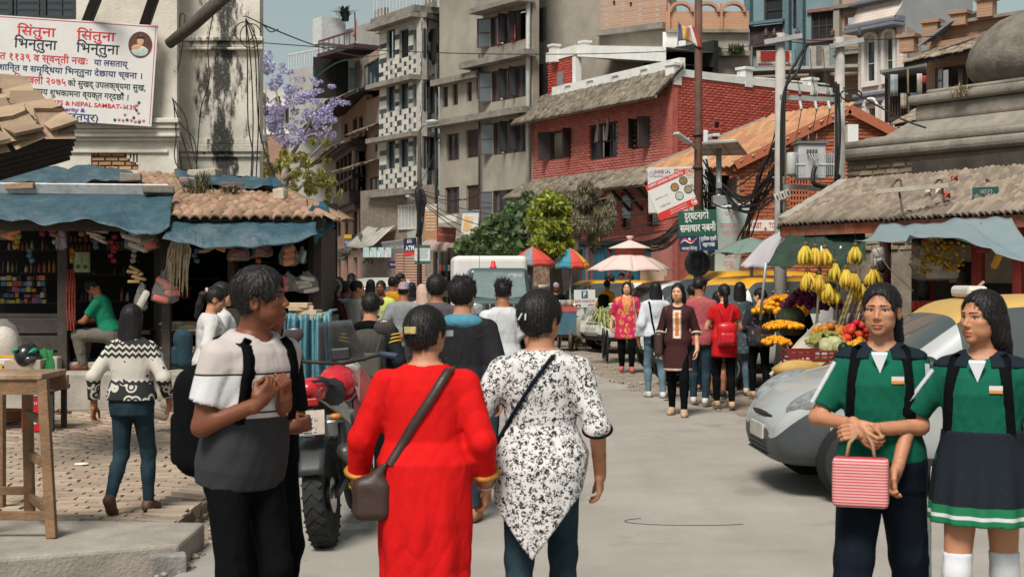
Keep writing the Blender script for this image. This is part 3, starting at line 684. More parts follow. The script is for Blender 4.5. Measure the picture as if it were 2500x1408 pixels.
  fs=[(i*4+k,i*4+(k+1)%4,(i+1)*4+(k+1)%4,(i+1)*4+k)for i in range(len(A)-1)for k in range(4)]
  mb.add(vs,fs);return mb.build(name,mat,s.root,True)
 def up_arr(s,Q):return(Q+V3(0,0,s.hips)-s.piv)@s.Rt.T+s.piv
 def sdf(s,name,f,c,ext,h,mat,parent=None):
  lo=np.array(c)-np.array(ext);hi=np.array(c)+np.array(ext);return s.make(name,f,lo,hi,h,mat,parent)
def skin_col(tone):return{'light':srgb(200,150,120),'mid':srgb(176,122,92),'tan':srgb(150,98,70),'dark':srgb(112,66,44)}[tone]
# ground, road, pavement
def dev(t):
 out=[]
 for ch in t:
  if ch=='ि':
   k=len(out)-1
   while k>=2 and out[k-1]=='्':k-=2
   out.insert(max(k,0),ch)
  else:out.append(ch)
 return ''.join(out)
M_dirt=mk('dirt',(.26,.21,.165),.95,.35,2.2,.8,26,dirt=.5,dcol=(.13,.105,.085),dscale=1.1)
def road_mat():
 m,nt,b,co=base('dusty_asphalt')
 a=nd(nt,'ShaderNodeTexNoise',{'Vector':co,'Scale':.55,'Detail':9.0,'Roughness':.68});c_=nd(nt,'ShaderNodeTexNoise',{'Vector':co,'Scale':60.0,'Detail':3.0})
 mp=nd(nt,'ShaderNodeMapping',{'Vector':co,'Scale':(3.2,.28,1)});t=nd(nt,'ShaderNodeTexNoise',{'Vector':mp.outputs[0],'Scale':1.0,'Detail':6.0})
 col=mixc(nt,ramp(nt,a.outputs['Fac'],[(.35,g1(0)),(.66,g1(1))]),(.245,.222,.195),(.345,.315,.278));col=mixc(nt,mth(nt,'MULTIPLY',ramp(nt,t.outputs['Fac'],[(.5,g1(0)),(.7,g1(1))]),.35),col,(.215,.187,.158))
 col=mixc(nt,mth(nt,'MULTIPLY',c_.outputs['Fac'],.22),col,(.40,.35,.29))
 v=nd(nt,'ShaderNodeTexVoronoi',{'Vector':co,'Scale':5.0,'Randomness':1.0});col=mixc(nt,mth(nt,'MULTIPLY',ramp(nt,v.outputs['Distance'],[(.03,g1(1)),(.09,g1(0))]),.5),col,(.12,.1,.085));st=nd(nt,'ShaderNodeTexNoise',{'Vector':co,'Scale':1.3,'Detail':4.0});col=mixc(nt,mth(nt,'MULTIPLY',ramp(nt,st.outputs['Fac'],[(.60,g1(0)),(.68,g1(1))]),.4),col,(.15,.13,.112))
 nt.links.new(col,b.inputs['Base Color']);b.inputs['Roughness'].default_value=.8;b.inputs['Specular IOR Level'].default_value=.25
 bp=nd(nt,'ShaderNodeBump',{'Height':c_.outputs['Fac'],'Strength':.35,'Distance':.01});nt.links.new(bp.outputs[0],b.inputs['Normal']);return m
g=MB();g.add([(-300,-60,-.03),(300,-60,-.03),(300,600,-.03),(-300,600,-.03)],[(0,1,2,3)]);tag(g.build('ground',M_dirt),kind='structure')
def jag(pts,n,amp,seed):
 r=random.Random(seed);out=[]
 for i in range(len(pts)-1):
  for k in range(n):t=k/n;out.append((pts[i][0]+(pts[i+1][0]-pts[i][0])*t+r.uniform(-amp,amp),pts[i][1]+(pts[i+1][1]-pts[i][1])*t+r.uniform(-amp,amp)*.5))
 return out+[pts[-1]]
left=jag([(-1.85,-6),(-1.85,9),(-2.02,14),(-2.25,18),(-2.5,30),(-6,52),(-11.5,75)],10,.05,2)
right=jag([(-6.5,80),(-2.2,56),(.4,42),(.75,31),(1.25,24),(1.9,19.4),(2.7,16.6),(4.6,14.8),(16,12.5)],12,.13,3)
poly=left+right+[(16,-6)]
bm=bmesh.new();vs=[bm.verts.new((x,y,0))for x,y in poly];f_=bm.faces.new(vs);bmesh.ops.triangulate(bm,faces=[f_]);bmesh.ops.recalc_face_normals(bm,faces=bm.faces[:])
for q in bm.faces:
 if q.normal.z<0:q.normal_flip()
me=bpy.data.meshes.new('road');bm.to_mesh(me);bm.free();tag(link('road',me,road_mat()),kind='structure')
r=random.Random(4);st=[]
for k in range(3):
 m=MB();q=random.Random(k);m.ball((0,0,0),(1,.8+.2*k,.55),7,5);m.v=[tuple(c*q.uniform(.75,1.15)for c in v)for v in m.v];st.append(m.mesh('stone'))
inst=[]
for i in range(1500):
 if i%4:
  t=r.random();k=int(t*(len(right)-1));x,y=right[k];x+=abs(r.gauss(0,.5))+.05;y+=r.gauss(0,.5)+.3
  if y>34:continue
 else:x,y=-1.98+r.uniform(-.1,.16),r.uniform(7,16)
 s_=r.choice((.006,.01,.014,.018,.035))*r.uniform(.6,1.3)*(1 if i%4 else.8);inst.append((r.randrange(3),TR((x,y,-.03+s_*.3+(.03 if i%4==0 else 0)),(0,0,r.uniform(0,6)),(s_,s_,s_))))
o=link('gravel',merge(st,inst,'gravel'),isl('stone_grit',(.27,.23,.19),.95,.35));tag(o,'loose stones and grit along the broken road edge','gravel',kind='stuff')
SW=.10
pv=MB();pv.add([(-30,8.55,SW-.02),(-2.12,8.55,SW-.02),(-2.34,17.2,SW-.02),(-30,17.2,SW-.02),(-30,8.55,-.05),(-2.12,8.55,-.05),(-2.34,17.2,-.05)],[(0,1,2,3),(4,5,1,0),(5,6,2,1)])
pave=tag(pv.build('pavement',mk('paving_bed',(.13,.105,.085),.95,.3,9,.6,40)),kind='structure')
r=random.Random(11);pb=[]
for k in range(4):
 q=random.Random(k);m=MB();j=lambda:q.uniform(-.004,.004);a,b_,h_=.108,.0505,.03
 m.add([(-a,-b_,-h_),(a,-b_,-h_),(a,b_,-h_),(-a,b_,-h_),(-a+.005,-b_+.004,j()),(a-.005,-b_+.004,j()),(a-.005,b_-.004,j()),(-a+.005,b_-.004,j())],[(4,5,6,7),(0,1,5,4),(1,2,6,5),(2,3,7,6),(3,0,4,7)]);pb.append(m.mesh('paving_brick'))
inst=[];y=8.62;row=0
while y<16.4:
 x=-6.4+(.11 if row%2 else 0)+r.uniform(-.02,.02);xe=-2.36-.022*(y-8.6)
 while x<xe:
  if(x-GX(-60,y))>0 and r.random()>.012:inst.append((r.randrange(4),TR((x,y,SW+r.gauss(0,.004)),(r.gauss(0,.02),r.gauss(0,.014),r.gauss(0,.012)))))
  x+=.222
 y+=.105;row+=1
M_pb=isl('paving_brick',(.37,.275,.205),.92,.22,.012,.5,30,.55,(.30,.25,.20),1.3)
pieces(pave,'paving_brick',pb,inst,M_pb,restname='paving_bricks_beyond')
kb=[]
for k in range(3):
 q=random.Random(k+20);m=MB();m.box((0,0,0),(.24,.098,.10));m.v=[(v[0]+q.uniform(-.012,.012),v[1]+q.uniform(-.008,.008),v[2]+q.uniform(-.014,.008)*(1 if v[2]>0 else 0))for v in m.v];kb.append(m.mesh('kerb_brick'))
inst=[];y=8.6
while y<16.9:
 xe=-2.15-.022*(y-8.6);inst.append((r.randrange(3),TR((xe-.1+r.gauss(0,.012),y,SW-.04+r.gauss(0,.006)),(0,r.gauss(.05,.03),r.gauss(0,.03)))));inst.append((r.randrange(3),TR((xe-.06+r.gauss(0,.015),y+.03,-.045),(0,0,r.gauss(0,.04)))));y+=.108
pieces(pave,'kerb_brick',kb,inst,isl('kerb_brick',(.30,.235,.18),.95,.25,.012,.6,26,.5,(.2,.17,.14)))
M_conc=mk('old_concrete',(.30,.265,.225),.9,.22,3.5,.5,45,dirt=.6,dcol=(.14,.12,.10),dscale=2.5)
sb=MB();TP=[(-3.6,7.25),(GX(438,8.05),8.05),(GX(444,8.05)-.02,8.75),(-3.6,8.9)]
sb.add([(x,y,.145)for x,y in TP]+[(x,y,-.05)for x,y in TP],[(0,1,2,3),(4,5,1,0),(5,6,2,1),(6,7,3,2)])
slab=sb.build('concrete_slab',M_conc,None,bevel=.02);tag(slab,kind='structure')
bk=MB();bk.box((GX(425,8.02)-.03,8.0,.03),(.2,.12,.14),.3);tag(bk.build('broken_block',mk('slab_block',(.24,.225,.205),.95,.25,6,.7,30),None,bevel=.012),'broken grey concrete block at the corner of the slab','block')
# white plastered building on the left
def plaster():
 m,nt,b,co=base('white_plaster');sp=nd(nt,'ShaderNodeSeparateXYZ',{0:co})
 n1=nd(nt,'ShaderNodeTexNoise',{'Vector':co,'Scale':1.7,'Detail':9.0,'Roughness':.7});mp=nd(nt,'ShaderNodeMapping',{'Vector':co,'Scale':(1.9,1.9,.55)})
 n2=nd(nt,'ShaderNodeTexNoise',{'Vector':mp.outputs[0],'Scale':1.9,'Detail':10.0,'Roughness':.72});n3=nd(nt,'ShaderNodeTexNoise',{'Vector':co,'Scale':26.0,'Detail':5.0,'Roughness':.7})
 col=mixc(nt,ramp(nt,n1 .outputs['Fac'],[(.35,g1(0)),(.62,g1(1))]),(.50,.44,.36),(.66,.61,.53));col=mixc(nt,ramp(nt,n3 .outputs['Fac'],[(.6,g1(0)),(.72,g1(.5))]),col,(.32,.27,.21))
 d=mth(nt,'ABSOLUTE',mth(nt,'SUBTRACT',sp.outputs[0],-4.17));k=mth(nt,'SUBTRACT',.19,mth(nt,'MULTIPLY',d,.42));mold=ramp(nt,mth(nt,'ADD',n2 .outputs['Fac'],k),[(.585,g1(0)),(.66,g1(1))])
 sp2=ramp(nt,n3 .outputs['Fac'],[(.3,g1(0)),(.45,g1(1))]);col=mixc(nt,mth(nt,'MULTIPLY',mold,mth(nt,'MULTIPLY_ADD',sp2,.5,.45)),col,(.018,.018,.018))
 nt.links.new(col,b.inputs['Base Color']);b.inputs['Roughness'].default_value=.95;bp=nd(nt,'ShaderNodeBump',{'Height':n3 .outputs['Fac'],'Strength':.35,'Distance':.03});nt.links.new(bp.outputs[0],b.inputs['Normal']);return m
M_pl=plaster();M_dw=mk('blackened_wood',(.022,.018,.015),.75,.4,9,.5,50)
wb=wem('plastered_building',(-6.5,20.5,0),'weathered white plastered building with mouldings, black mould and a patch of bare brick','building')
FA=Fac((-11,20),(GX(432,20),20));FB=Fac((GX(418,20.5),20.5),(GX(634,20.5),20.5));FC=Fac((GX(634,20.5),20.5),(GX(634,20.5)-1.2,29))
brk=FA.rect(222,338,366,415);win=FA.rect(-60,186,-40,48)
FA.wall(wb,0,6.6,M_pl,[brk,win],.12);FB.wall(wb,0,6.6,M_pl,[],.3);
sw=MB();sw.add([(FB.pt(FB.L,0)),(FB.pt(FB.L,6.6)),(-5.2,29,6.6),(-5.2,29,0)],[(0,1,2,3)]);sw.build('side_wall',M_pl,wb)
def mould(fac,y0,y1,px,w1,name='moulding',over=0.06,left=0.0):
 z0,z1=fac.z(px,y1),fac.z(px,y0);m=MB();fac.fbox(m,left,fac.L+over*(1 if w1>.05 else.4),z0,z1,-.02,w1);return m.build(name,M_pl,wb,bevel=.012)
for y0,y1,ww in((291,303,.17),(303.6,316,.135),(316.6,326,.10),(326.6,336,.12),(336.6,345,.06)):mould(FA,y0,y1,400,ww)
mould(FA,366,374,200,.035,over=-.3)
for y0,y1,ww in((92,103,.10),(103.6,117,.06),(117.6,124,.085),(340,352,.05),(352.6,372,.085),(372.6,384,.05)):mould(FB,y0,y1,600,ww)
inst=brick_inst(Fac(FA.pt(0,0,-.04).to_2d(),FA.pt(FA.L,0,-.04).to_2d()),brk[0],brk[1],brk[2],brk[3],(),.19,.062,.006,0,.014,4)
MB_=MB();FA.fbox(MB_,brk[0]-.05,brk[1]+.05,brk[2]-.05,brk[3]+.05,-.14,-.06);MB_.build('mortar_backing',mk('mortar',(.22,.17,.13),.95),wb)
pieces(wb,'brick',[brick_proto()],inst,isl('bare_brick',(.42,.24,.14),.9,.25))
m=MB()
for k in range(16):
 a=brk[0]+(brk[1]-brk[0])*(k/15);top=brk[3]-.02-(.18 if k>11 else.03*math.sin(k*1.7))*(k-9)/6*(k>9);FA.fbox(m,a-.03,a+.035,top-.03*random.random(),brk[3]+.002,-.055,.002)
m.build('plaster_edge',M_pl,wb)
FA.window(wb,win,n=3,wood=mk('green_black_wood',(.02,.03,.03),.6),depth=.05,bars=4)
for(x0,y0,x1,y1,wd)in((212,56,250,-40,.13),(352,66,388,-40,.13)):
 m=MB();p=W(x0,y0,19.9);q=W(x1,y1,19.25);m.bar(p,q,wd,.1,up=(0,1,0));m.build('roof_strut',M_dw,wb,bevel=.01)
m=MB();m.tube([W(412,108,19.6),W(470,62,19.4),W(560,-20,19.1)],[.075,.09,.10],8);m.build('roof_beam',mk('grey_wood',(.07,.055,.045),.8,.4,6,.6,30),wb,True)
M_cab=mk('black_cable',(.012,.012,.012),.55,.1)
def cable(pts,r_=.008,label=None,parent=None,name='cable',mat=None,n=14,sag=0):
 P=[Vc(p)for p in pts];Q=[]
 for i in range(len(P)-1):
  p0,p1,p2,p3=P[max(i-1,0)],P[i],P[i+1],P[min(i+2,len(P)-1)]
  for k in range(n):
   t=k/n;Q.append(.5*((2*p1)+(p2-p0)*t+(2*p0-5*p1+4*p2-p3)*t*t+(3*p1-p0-3*p2+p3)*t**3)-Vc((0,0,sag*4*t*(1-t))))
 Q.append(P[-1]);o=MB().tube(Q,r_,5).build(name,mat or M_cab,parent,True)
 if label:tag(o,label,'cable')
 return o
ins=wem('cable_bracket',W(597,40,20.3),'white ceramic insulator with a coil of black cables on the mouldy pilaster','insulator')
MB().lathe([(.02,0),(.035,.02),(.02,.035),(.032,.05),(.012,.07),(.012,.1)],10,W(597,42,20.3)).build('insulator',mk('ceramic',(.6,.58,.54),.3),ins,True)
lp=[W(597+24*math.cos(t),78+24*math.sin(t),20.25)for t in np.linspace(0,6.3,22)];MB().tube(lp,.008,5).build('cable_loop',M_cab,ins,True)
lp=[W(612+26*math.cos(t),88+30*math.sin(t),20.22)for t in np.linspace(.4,6,22)];MB().tube(lp,.008,5).build('cable_loop',M_cab,ins,True)
for i,pts in enumerate((((600,45),(612,150),(618,300),(612,445)),((600,45),(628,110),(632,260),(625,445)),((600,48),(604,150),(606,300),(618,380),(614,446)),((600,48),(622,120),(634,320),(675,440)),((600,40),(640,60),(660,78),(680,72)))):
 cable([W(x,y,20.2-.1*i)for x,y in pts],.009,parent=ins)
wc=wem('cable_bundle',W(440,240,20.2),'tangle of black cables running down the corner of the white building','cables')
for i,pts in enumerate((((452,38),(440,40),(436,120),(420,235),(424,260),(432,330),(445,420)),((524,15),(508,110),(510,200),(490,270),(480,400)),((452,38),(444,120),(422,240),(436,300),(452,360),(470,420)),((420,240),(450,280),(462,330),(485,425)),((421,240),(440,300),(475,345),(480,430)),((424,250),(430,330),(426,380),(440,410),(500,420)))):
 cable([W(x,y,20.15-.06*i)for x,y in pts],.008,parent=wc)
cl=wem('cable_coil',W(580,438,19.5),'coil of black cable lying on the tiled stall roof by the pilaster','cable coil')
for k in range(4):MB().tube([W(582+(22-k*2)*math.cos(t),444-(13-k)*math.sin(t),19.4+.2*math.cos(t*.5)+.02*k)for t in np.linspace(-.3,3.6,18)],.012,5).build('loop',M_cab,cl,True)
bn,bw_,bh_=board('greeting_banner','white greeting banner with red and black Devanagari lettering and an oval portrait','banner',W(-120,30,19.75),W(377,63,19.75),W(-118,277,19.75),mk('banner_vinyl',(.62,.585,.56),.55,.06,3,.1,8),.012)
bu=lambda px:(px+120)/497.0
M_red=paint('letter_red',(.55,.03,.035));M_blk=paint('letter_black',(.02,.02,.03));M_nvy=paint('letter_navy',(.02,.05,.13));M_pur=paint('letter_purple',(.13,.03,.25));M_grn=paint('letter_green',(.02,.06,.03))
for bd,px,v,sz,mm,wd in(('सिंतुना',82,.86,.13,M_red,95),('सिंतुना',228,.855,.13,M_red,95),('भिन्तुना',82,.735,.14,M_blk,105),('भिन्तुना',234,.73,.14,M_blk,105),('त ११३९ व स्वन्ती नखः',105,.60,.10,M_red,215),('या लसताय्',268,.595,.085,M_nvy,85),('शान्ति व समृद्धिया भिन्तुना देछाया च्वना ।',172,.49,.085,M_nvy,350),('शुभ दिपावली २०७५',80,.38,.105,M_red,165),('को सुखद् उपलक्ष्यमा सुख,',262,.375,.085,M_grn,190),('हार्दिक मंगलमय शुभकामना व्यक्त गर्दछौं ।',160,.27,.085,M_grn,315),('DEEPAWALI 2075 & NEPAL SAMBAT-1139.',185,.175,.06,M_red,310),('Prosperity &',168,.115,.055,M_pur,90),('लतपुर)',210,.045,.10,M_nvy,75)):
 text(dev(bd),sz*bh_,mm,bn,Matrix.Translation(((bu(px)-.5)*bw_,(v-.5)*bh_,.009)),.001,'CENTER',wd/497*bw_,bold=.0016)
for v,hh in((.985,.006),):MB().box((0,(v-.5)*bh_,.008),(bw_,hh*bh_,.003)).build('border',M_red,bn)
MB().box((bw_*.497-.02,0,.008),(.008,bh_*.95,.003)).build('border',M_red,bn)
ov=((bu(337)-.5)*bw_,.80*bh_-.5*bh_,.009);m=MB();m.lathe([(.165,0),(.165,.004)],28,ov,sx=1,sy=1.1);pt_=m.build('portrait',mk('portrait_ground',(.10,.035,.025),.5,.3,6),bn)
for nm,c,rr,mm in(('robe',(0,-.09),(.12,.075),mk('portrait_robe',(.45,.5,.45),.6)),('shoulder',(-.04,-.05),(.08,.05),skin('light')),('face',(0,.045),(.048,.062),skin('light')),('hair',(0,.10),(.052,.035),M_blk)):
 MB().ball((ov[0]+c[0],ov[1]+c[1],.013),(rr[0],rr[1],.004),14,8).build(nm,mm,pt_,True)
rr=random.Random(3)
for k in range(16):
 t=k/15;px,v=((318+20*math.sin(k),.03+.19*t)if k%2 else(275+75*t,.03+.02*rr.random()));MB().ball(((bu(px+12)-.5)*bw_,(v+.01-.5)*bh_,.012),(.022,.022,.004),8,5).build('printed_rose',paint('rose',(.55,.22,.24))if k%3 else paint('leaf_print',(.04,.09,.05)),bn,True)
rc=wem('roof_corner',W(-40,300,11),'old tiled roof corner with rotten dark eave boards jutting in beside the banner','roof')
A,B,Cq,Dq=W(-260,395,10.4),W(178,290,11.2),W(60,215,12.2),W(-260,190,12.2)
m=MB();m.add([A,B,Cq,Dq],[(0,1,2,3)]);m.build('roof_deck',M_dw,rc,solid=.06)
for k in range(5):
 d=Vc((0,.09*k,-.02-.03*k));m=MB();m.bar(A+d+Vc((0,0,-.08)),B+d+Vc((-.04*k,0,-.08)),.05,.16);m.build('eave_board',M_dw,rc,bevel=.008)
pr=flat_protos(.24,.3,.03);M_tile=isl('clay_tile_old',(.33,.225,.15),.92,.3,.012,.5,30,.6,(.16,.13,.10),2.0)
pieces(rc,'roof_tile',pr,roof_inst(A,B,Cq,Dq,.25,.24,pr,.05,8,.03),M_tile)
pieces(rc,'roof_tile',pr,roof_inst(W(-200,340,10.6),W(178,300,11.15),B,A,.27,.3,pr,.05,9,.0,-.2),M_tile)
# the row of wooden stalls on the left
SF=16.6
sx=lambda px:GX(px,SF);sz=lambda py:GZ(py,SF)
M_sw=mk('stall_wood',(.030,.022,.017),.65,.4,5,.4,40)
M_pw=mk('post_wood',(.045,.034,.028),.7,.45,5,.5,40)
st_=wem('market_stall',(-4.6,SF+1,SW),'dark open-fronted wooden stall with a sagging tiled roof on a concrete plinth','stall')
xl,xr=-7.4,sx(782)
PLZ=sz(905)
m=MB();m.box(((xl+xr-.15)/2,SF+1.2,(SW-.02+PLZ-.0)/2),(xr-.15-xl,3.0,PLZ-SW+.02));m.build('plinth',mk('plinth_cement',(.34,.305,.26),.9,.25,4,.4,40,dirt=.7,dcol=(.15,.13,.11),dscale=2.2),st_,bevel=.03)
m=MB();m.box(((xl+sx(150))/2,SF+.1,(PLZ+.09)),(sx(150)-xl,.5,.16));m.box((sx(245),SF+.35,PLZ+.05),(sx(340)-sx(160),.5,.09));m.build('step',mk('step_cement',(.33,.29,.245),.9,.25,4,.4,40,dirt=.6),st_,bevel=.02)
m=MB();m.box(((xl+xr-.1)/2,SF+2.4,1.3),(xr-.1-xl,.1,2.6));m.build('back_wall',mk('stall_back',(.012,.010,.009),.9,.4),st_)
for px in(350,545):m=MB();m.box((sx(px),SF+1.5,1.3),(.08,1.7,2.0));m.build('partition',M_sw,st_)
m=MB();m.box((xr-.14,SF+1.3,1.2),(.06,2.2,2.1));m.build('side_wall',M_sw,st_)
for px,w_,y0,d in((150,.115,525,0),(398,.10,545,.1),(540,.09,600,.55),(773,.10,590,.02),(365,.05,560,.5)):
 m=MB();zt=2.22+d*.17;m.box((sx(px),SF+.08+d,(PLZ+zt)/2),(w_,w_,zt-PLZ));m.build('post',M_pw,st_,bevel=.008)
eA,eB,eC,eD=Vc((xl,16.25,2.42)),Vc((GX(790,16.35),16.35,GZ(530,16.35))),Vc((GX(660,19.6),19.6,GZ(452,19.6))),Vc((xl,19.6,GZ(402,19.6)))
eA.z=eB.z+.02
m=MB();m.add([eA,eB,eC,eD],[(0,1,2,3)]);m.build('roof_deck',M_sw,st_,solid=.05)
m=MB();m.add([eB,Vc((eB.x-.15,19.4,eB.z+.1)),eC],[(0,1,2)]);m.build('roof_hip',M_sw,st_,solid=.05)
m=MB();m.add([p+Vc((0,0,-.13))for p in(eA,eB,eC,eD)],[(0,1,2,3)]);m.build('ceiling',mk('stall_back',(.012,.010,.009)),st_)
m=MB();m.bar(eA+Vc((0,.03,-.10)),eB+Vc((0,.03,-.10)),.06,.14);m.build('eave_beam',mk('eave_wood',(.06,.05,.042),.8,.4,4,.5,30),st_,bevel=.01)
for k in range(9):
 t=k/8;a,b_=eA.lerp(eB,t),eD.lerp(eC,t);m=MB();m.bar(a+Vc((0,0,-.06)),b_+Vc((0,0,-.06)),.05,.08);m.build('rafter',M_sw,st_)
pr=tile_protos(.125,.24,.04,5,.022)
inst=roof_inst(eA,eB,eC,eD,.115,.165,pr,.035,5,.012,.12,lambda u,v:u<(.665 if v<.5 else.53))
inst+=roof_inst(eB,Vc((eB.x-.12,19.4,eB.z+.1)),eC,eC+Vc((-.01,0,0)),.125,.2,pr,.03,6)
pieces(st_,'roof_tile',pr,inst,isl('clay_tile_red',(.30,.185,.12),.92,.32,.015,.5,30,.6,(.22,.17,.12),1.6),restname='roof_tiles_beyond')
m=MB();m.box(((xl+sx(140))/2,SF+.35,PLZ+.33),(sx(140)-xl,.5,.66));cn=m.build('counter',M_sw,st_,bevel=.01)
for k in range(3):m=MB();m.box(((xl+sx(140))/2,SF+.085,PLZ+.12+.2*k),(sx(138)-xl,.02,.17));m.build('counter_board',mk('counter_wood',(.042,.034,.029),.6,.4,4,.4,40),cn,bevel=.005)
m=MB();m.box((sx(255),SF+.75,sz(815)),(sx(345)-sx(165),.7,.05));m.build('bench',M_sw,st_,bevel=.008)
m=MB();m.box((sx(480),SF+.55,sz(815)),(sx(600)-sx(405),.6,.05));m.build('bench',M_sw,st_,bevel=.008)
m=MB();m.box((sx(480),SF+.55,sz(868)),(sx(600)-sx(405),.6,.04));m.build('bench',M_sw,st_,bevel=.008)
SH=[]
for px0,px1,py,d in((-60,140,740,.9),(-60,140,665,1.0),(165,345,735,1.2),(165,345,610,1.2),(165,345,670,1.2),(400,540,680,1.3),(560,760,640,1.4),(-60,140,610,1.0)):
 m=MB();y=SF+d;m.box(((GX(px0,y)+GX(px1,y))/2,y+.12,GZ(py,y)),(GX(px1,y)-GX(px0,y),.26,.025));m.build('shelf',M_sw,st_);SH.append((px0,px1,py,y))
M_tp=mk('blue_tarp',(.030,.068,.09),.55,.3,5,.25,14,dirt=.6,dcol=(.12,.155,.165),dscale=2.2,spec=.3,wr=.7)
def tarp(label,P,nu,nv,mat=None,name='tarpaulin'):return tag(MB().sheet(P,nu,nv,.004).build(name,mat or M_tp,None,True),label,'tarpaulin')
def wav(u,v,s_):return.5*math.sin(u*11+s_)+.35*math.sin(u*23+v*5+s_*2)+.3*math.sin(v*9+u*4+s_)+.25*math.sin(u*41+v*13+s_*3)
def bil(q,u,v):return q[0].lerp(q[1],u).lerp(q[3].lerp(q[2],u),v)
q=[W(-60,540,16.05),W(415,545,16.0),W(428,470,17.1),W(-60,468,17.2)]
tarp('faded blue tarpaulin draped over the eave above the shop counter',lambda u,v:bil(q,u,v)+Vc((0,-.05*math.sin(v*3.1)+.03*wav(u,v,1),.045*wav(u,v,1)*(1.2-v)+(.10*(abs(u-.83)<.17)*-math.sin((u-.66)/.34*3.14)if v<.5 else 0)*(1-2*v)+.05*math.sin(v*3.1))),60,16)
q2=[W(395,585,15.9),W(775,574,15.95),W(772,542,16.3),W(432,536,16.35)]
tarp('sagging blue tarpaulin valance with a torn hole hung below the tiled eave',lambda u,v:bil(q2,u,v)+Vc((0,-.07*math.sin(v*3.1)+.02*wav(u,v,2),(-.12*math.sin(u*3.14)*(1-v))+.025*wav(u,v,2))),50,12)
q3=[W(-60,452,18.0),W(360,452,18.0),W(300,415,19.2),W(-60,410,19.3)]
tarp('crumpled blue tarpaulin on the upper roof under the cornice',lambda u,v:bil(q3,u,v)+Vc((0,.03*wav(u,v,3),.035+.05*wav(u*1.3,v,3))),50,10)
q4=[W(445,462,18.3),W(690,474,18.2),W(640,448,19.3),W(425,425,19.4)]
tarp('blue tarpaulin patch weighed down on the tiles near the ridge',lambda u,v:bil(q4,u,v)+Vc((0,.02*wav(u,v,4),.07+.035*wav(u,v,4))),40,10)
q5=[W(770,592,16.2),W(818,555,16.6),W(790,490,17.2),W(752,512,16.4)]
tarp('loose blue tarpaulin corner hanging off the end of the roof',lambda u,v:bil(q5,u,v)+Vc((0,.03*wav(u,v,5),.03*wav(u,v,5)+.06*math.sin(v*3.14))),20,14,mk('deep_blue_tarp',(.014,.062,.095),.5,.25,5,.2,14))
q6=[W(640,470,18.0),W(705,478,17.8),W(672,452,18.4),W(655,450,18.6)]
tarp('small dark blue tarpaulin fold at the right end of the roof ridge',lambda u,v:bil(q6,u,v)+Vc((0,0,.1+.03*wav(u,v,6))),14,8,MATS['deep_blue_tarp'])
bd_=MB();p0,p1=W(-80,458,17.0),W(412,463,16.9);bd_.bar(p0,p1,.03,.13,up=(0,-.5,1));tag(bd_.build('white_board',mk('peeling_white',(.6,.59,.57),.7,.12,6,.2,30,dirt=.6,dcol=(.2,.18,.16),dscale=5),None,bevel=.006),'long peeling white painted board lying across the stall roof','board')
for(px,py,D,s_,lb,col)in((320,433,18.1,(.26,.2,.11),'dark grey brick holding the tarp beside the bare brick patch',(.24,.20,.17)),(55,455,17.0,(.36,.2,.08),'broken brown tile leaning on the white board',(.30,.20,.13)),(388,462,16.85,(.36,.14,.10),'grey wooden block at the end of the white board',(.2,.17,.14)),(565,456,18.4,(.3,.16,.11),'dark brick lying on the roof tarp patch',(.17,.10,.07)),(458,445,18.7,(.2,.16,.14),'pink broken brick near the cable coil',(.42,.25,.18)),(684,474,17.6,(.16,.12,.12),'pale stone at the end of the tarp fold',(.5,.42,.33)),(735,498,16.9,(.15,.12,.1),'clay lump by the hip of the stall roof',(.36,.25,.18)),(500,425,19.2,(.4,.25,.12),'flat stone on the roof ridge below the mould streak',(.4,.34,.27))):
 m=MB();m.box(W(px,py,D),s_,random.uniform(-.4,.4));m.v=[tuple(c+random.uniform(-.012,.012)for c in v)for v in m.v];tag(m.build('loose_brick',mk('lb_%d'%px,col,.95,.2,10,.5,30),None,bevel=.012),lb,'brick')
def tuft(name,label,c,n,L,col,spread=.7,seed=0,wd=.008,droop=.3,cat='plant'):
 r=random.Random(seed);mb=MB();c=Vc(c)
 for i in range(n):
  a=r.uniform(0,6.3);d=Vc((math.cos(a)*spread*r.random(),math.sin(a)*spread*r.random(),1)).normalized();l=L*r.uniform(.5,1.1);b0=c+Vc((r.gauss(0,.06),r.gauss(0,.06),0));s_=d.cross(Vc((0,0,1)));s_=(s_.normalized()if s_.length>.01 else Vc((1,0,0)))*wd
  m1=b0+d*l*.6;e=b0+d*l+Vc((d.x,d.y,0))*l*droop-Vc((0,0,l*droop));mb.add([b0-s_,b0+s_,m1+s_*.8,m1-s_*.8,e],[(0,1,2,3),(3,2,4)])
 return tag(mb.build(name,mk('weed_%s'%name+str(seed),col,.9,.35),None),label,cat)
tuft('dry_weeds','dry grey weeds growing between the tiles of the stall roof',W(475,475,17.9),120,.32,(.16,.13,.08),1.2,1)
tuft('green_weed','small green weed growing from the stall roof',W(490,462,18.2),60,.35,(.10,.11,.05),.6,2)
tuft('dry_weeds','low brown dry weeds beside the brick on the tarp patch',W(565,470,17.9),90,.16,(.17,.13,.08),1.5,3)
M_film=clear('film_clear',(.7,.68,.64),.16,.12)
def lump(P_,c,r_,n=7,seed=0,amp=.25):
 m=P_;q=random.Random(seed);b0=len(m.v);m.ball(c,r_,9,6);c=Vc(c)
 for i in range(b0,len(m.v)):m.v[i]=tuple(c+(Vc(m.v[i])-c)*q.uniform(1-amp,1+amp))
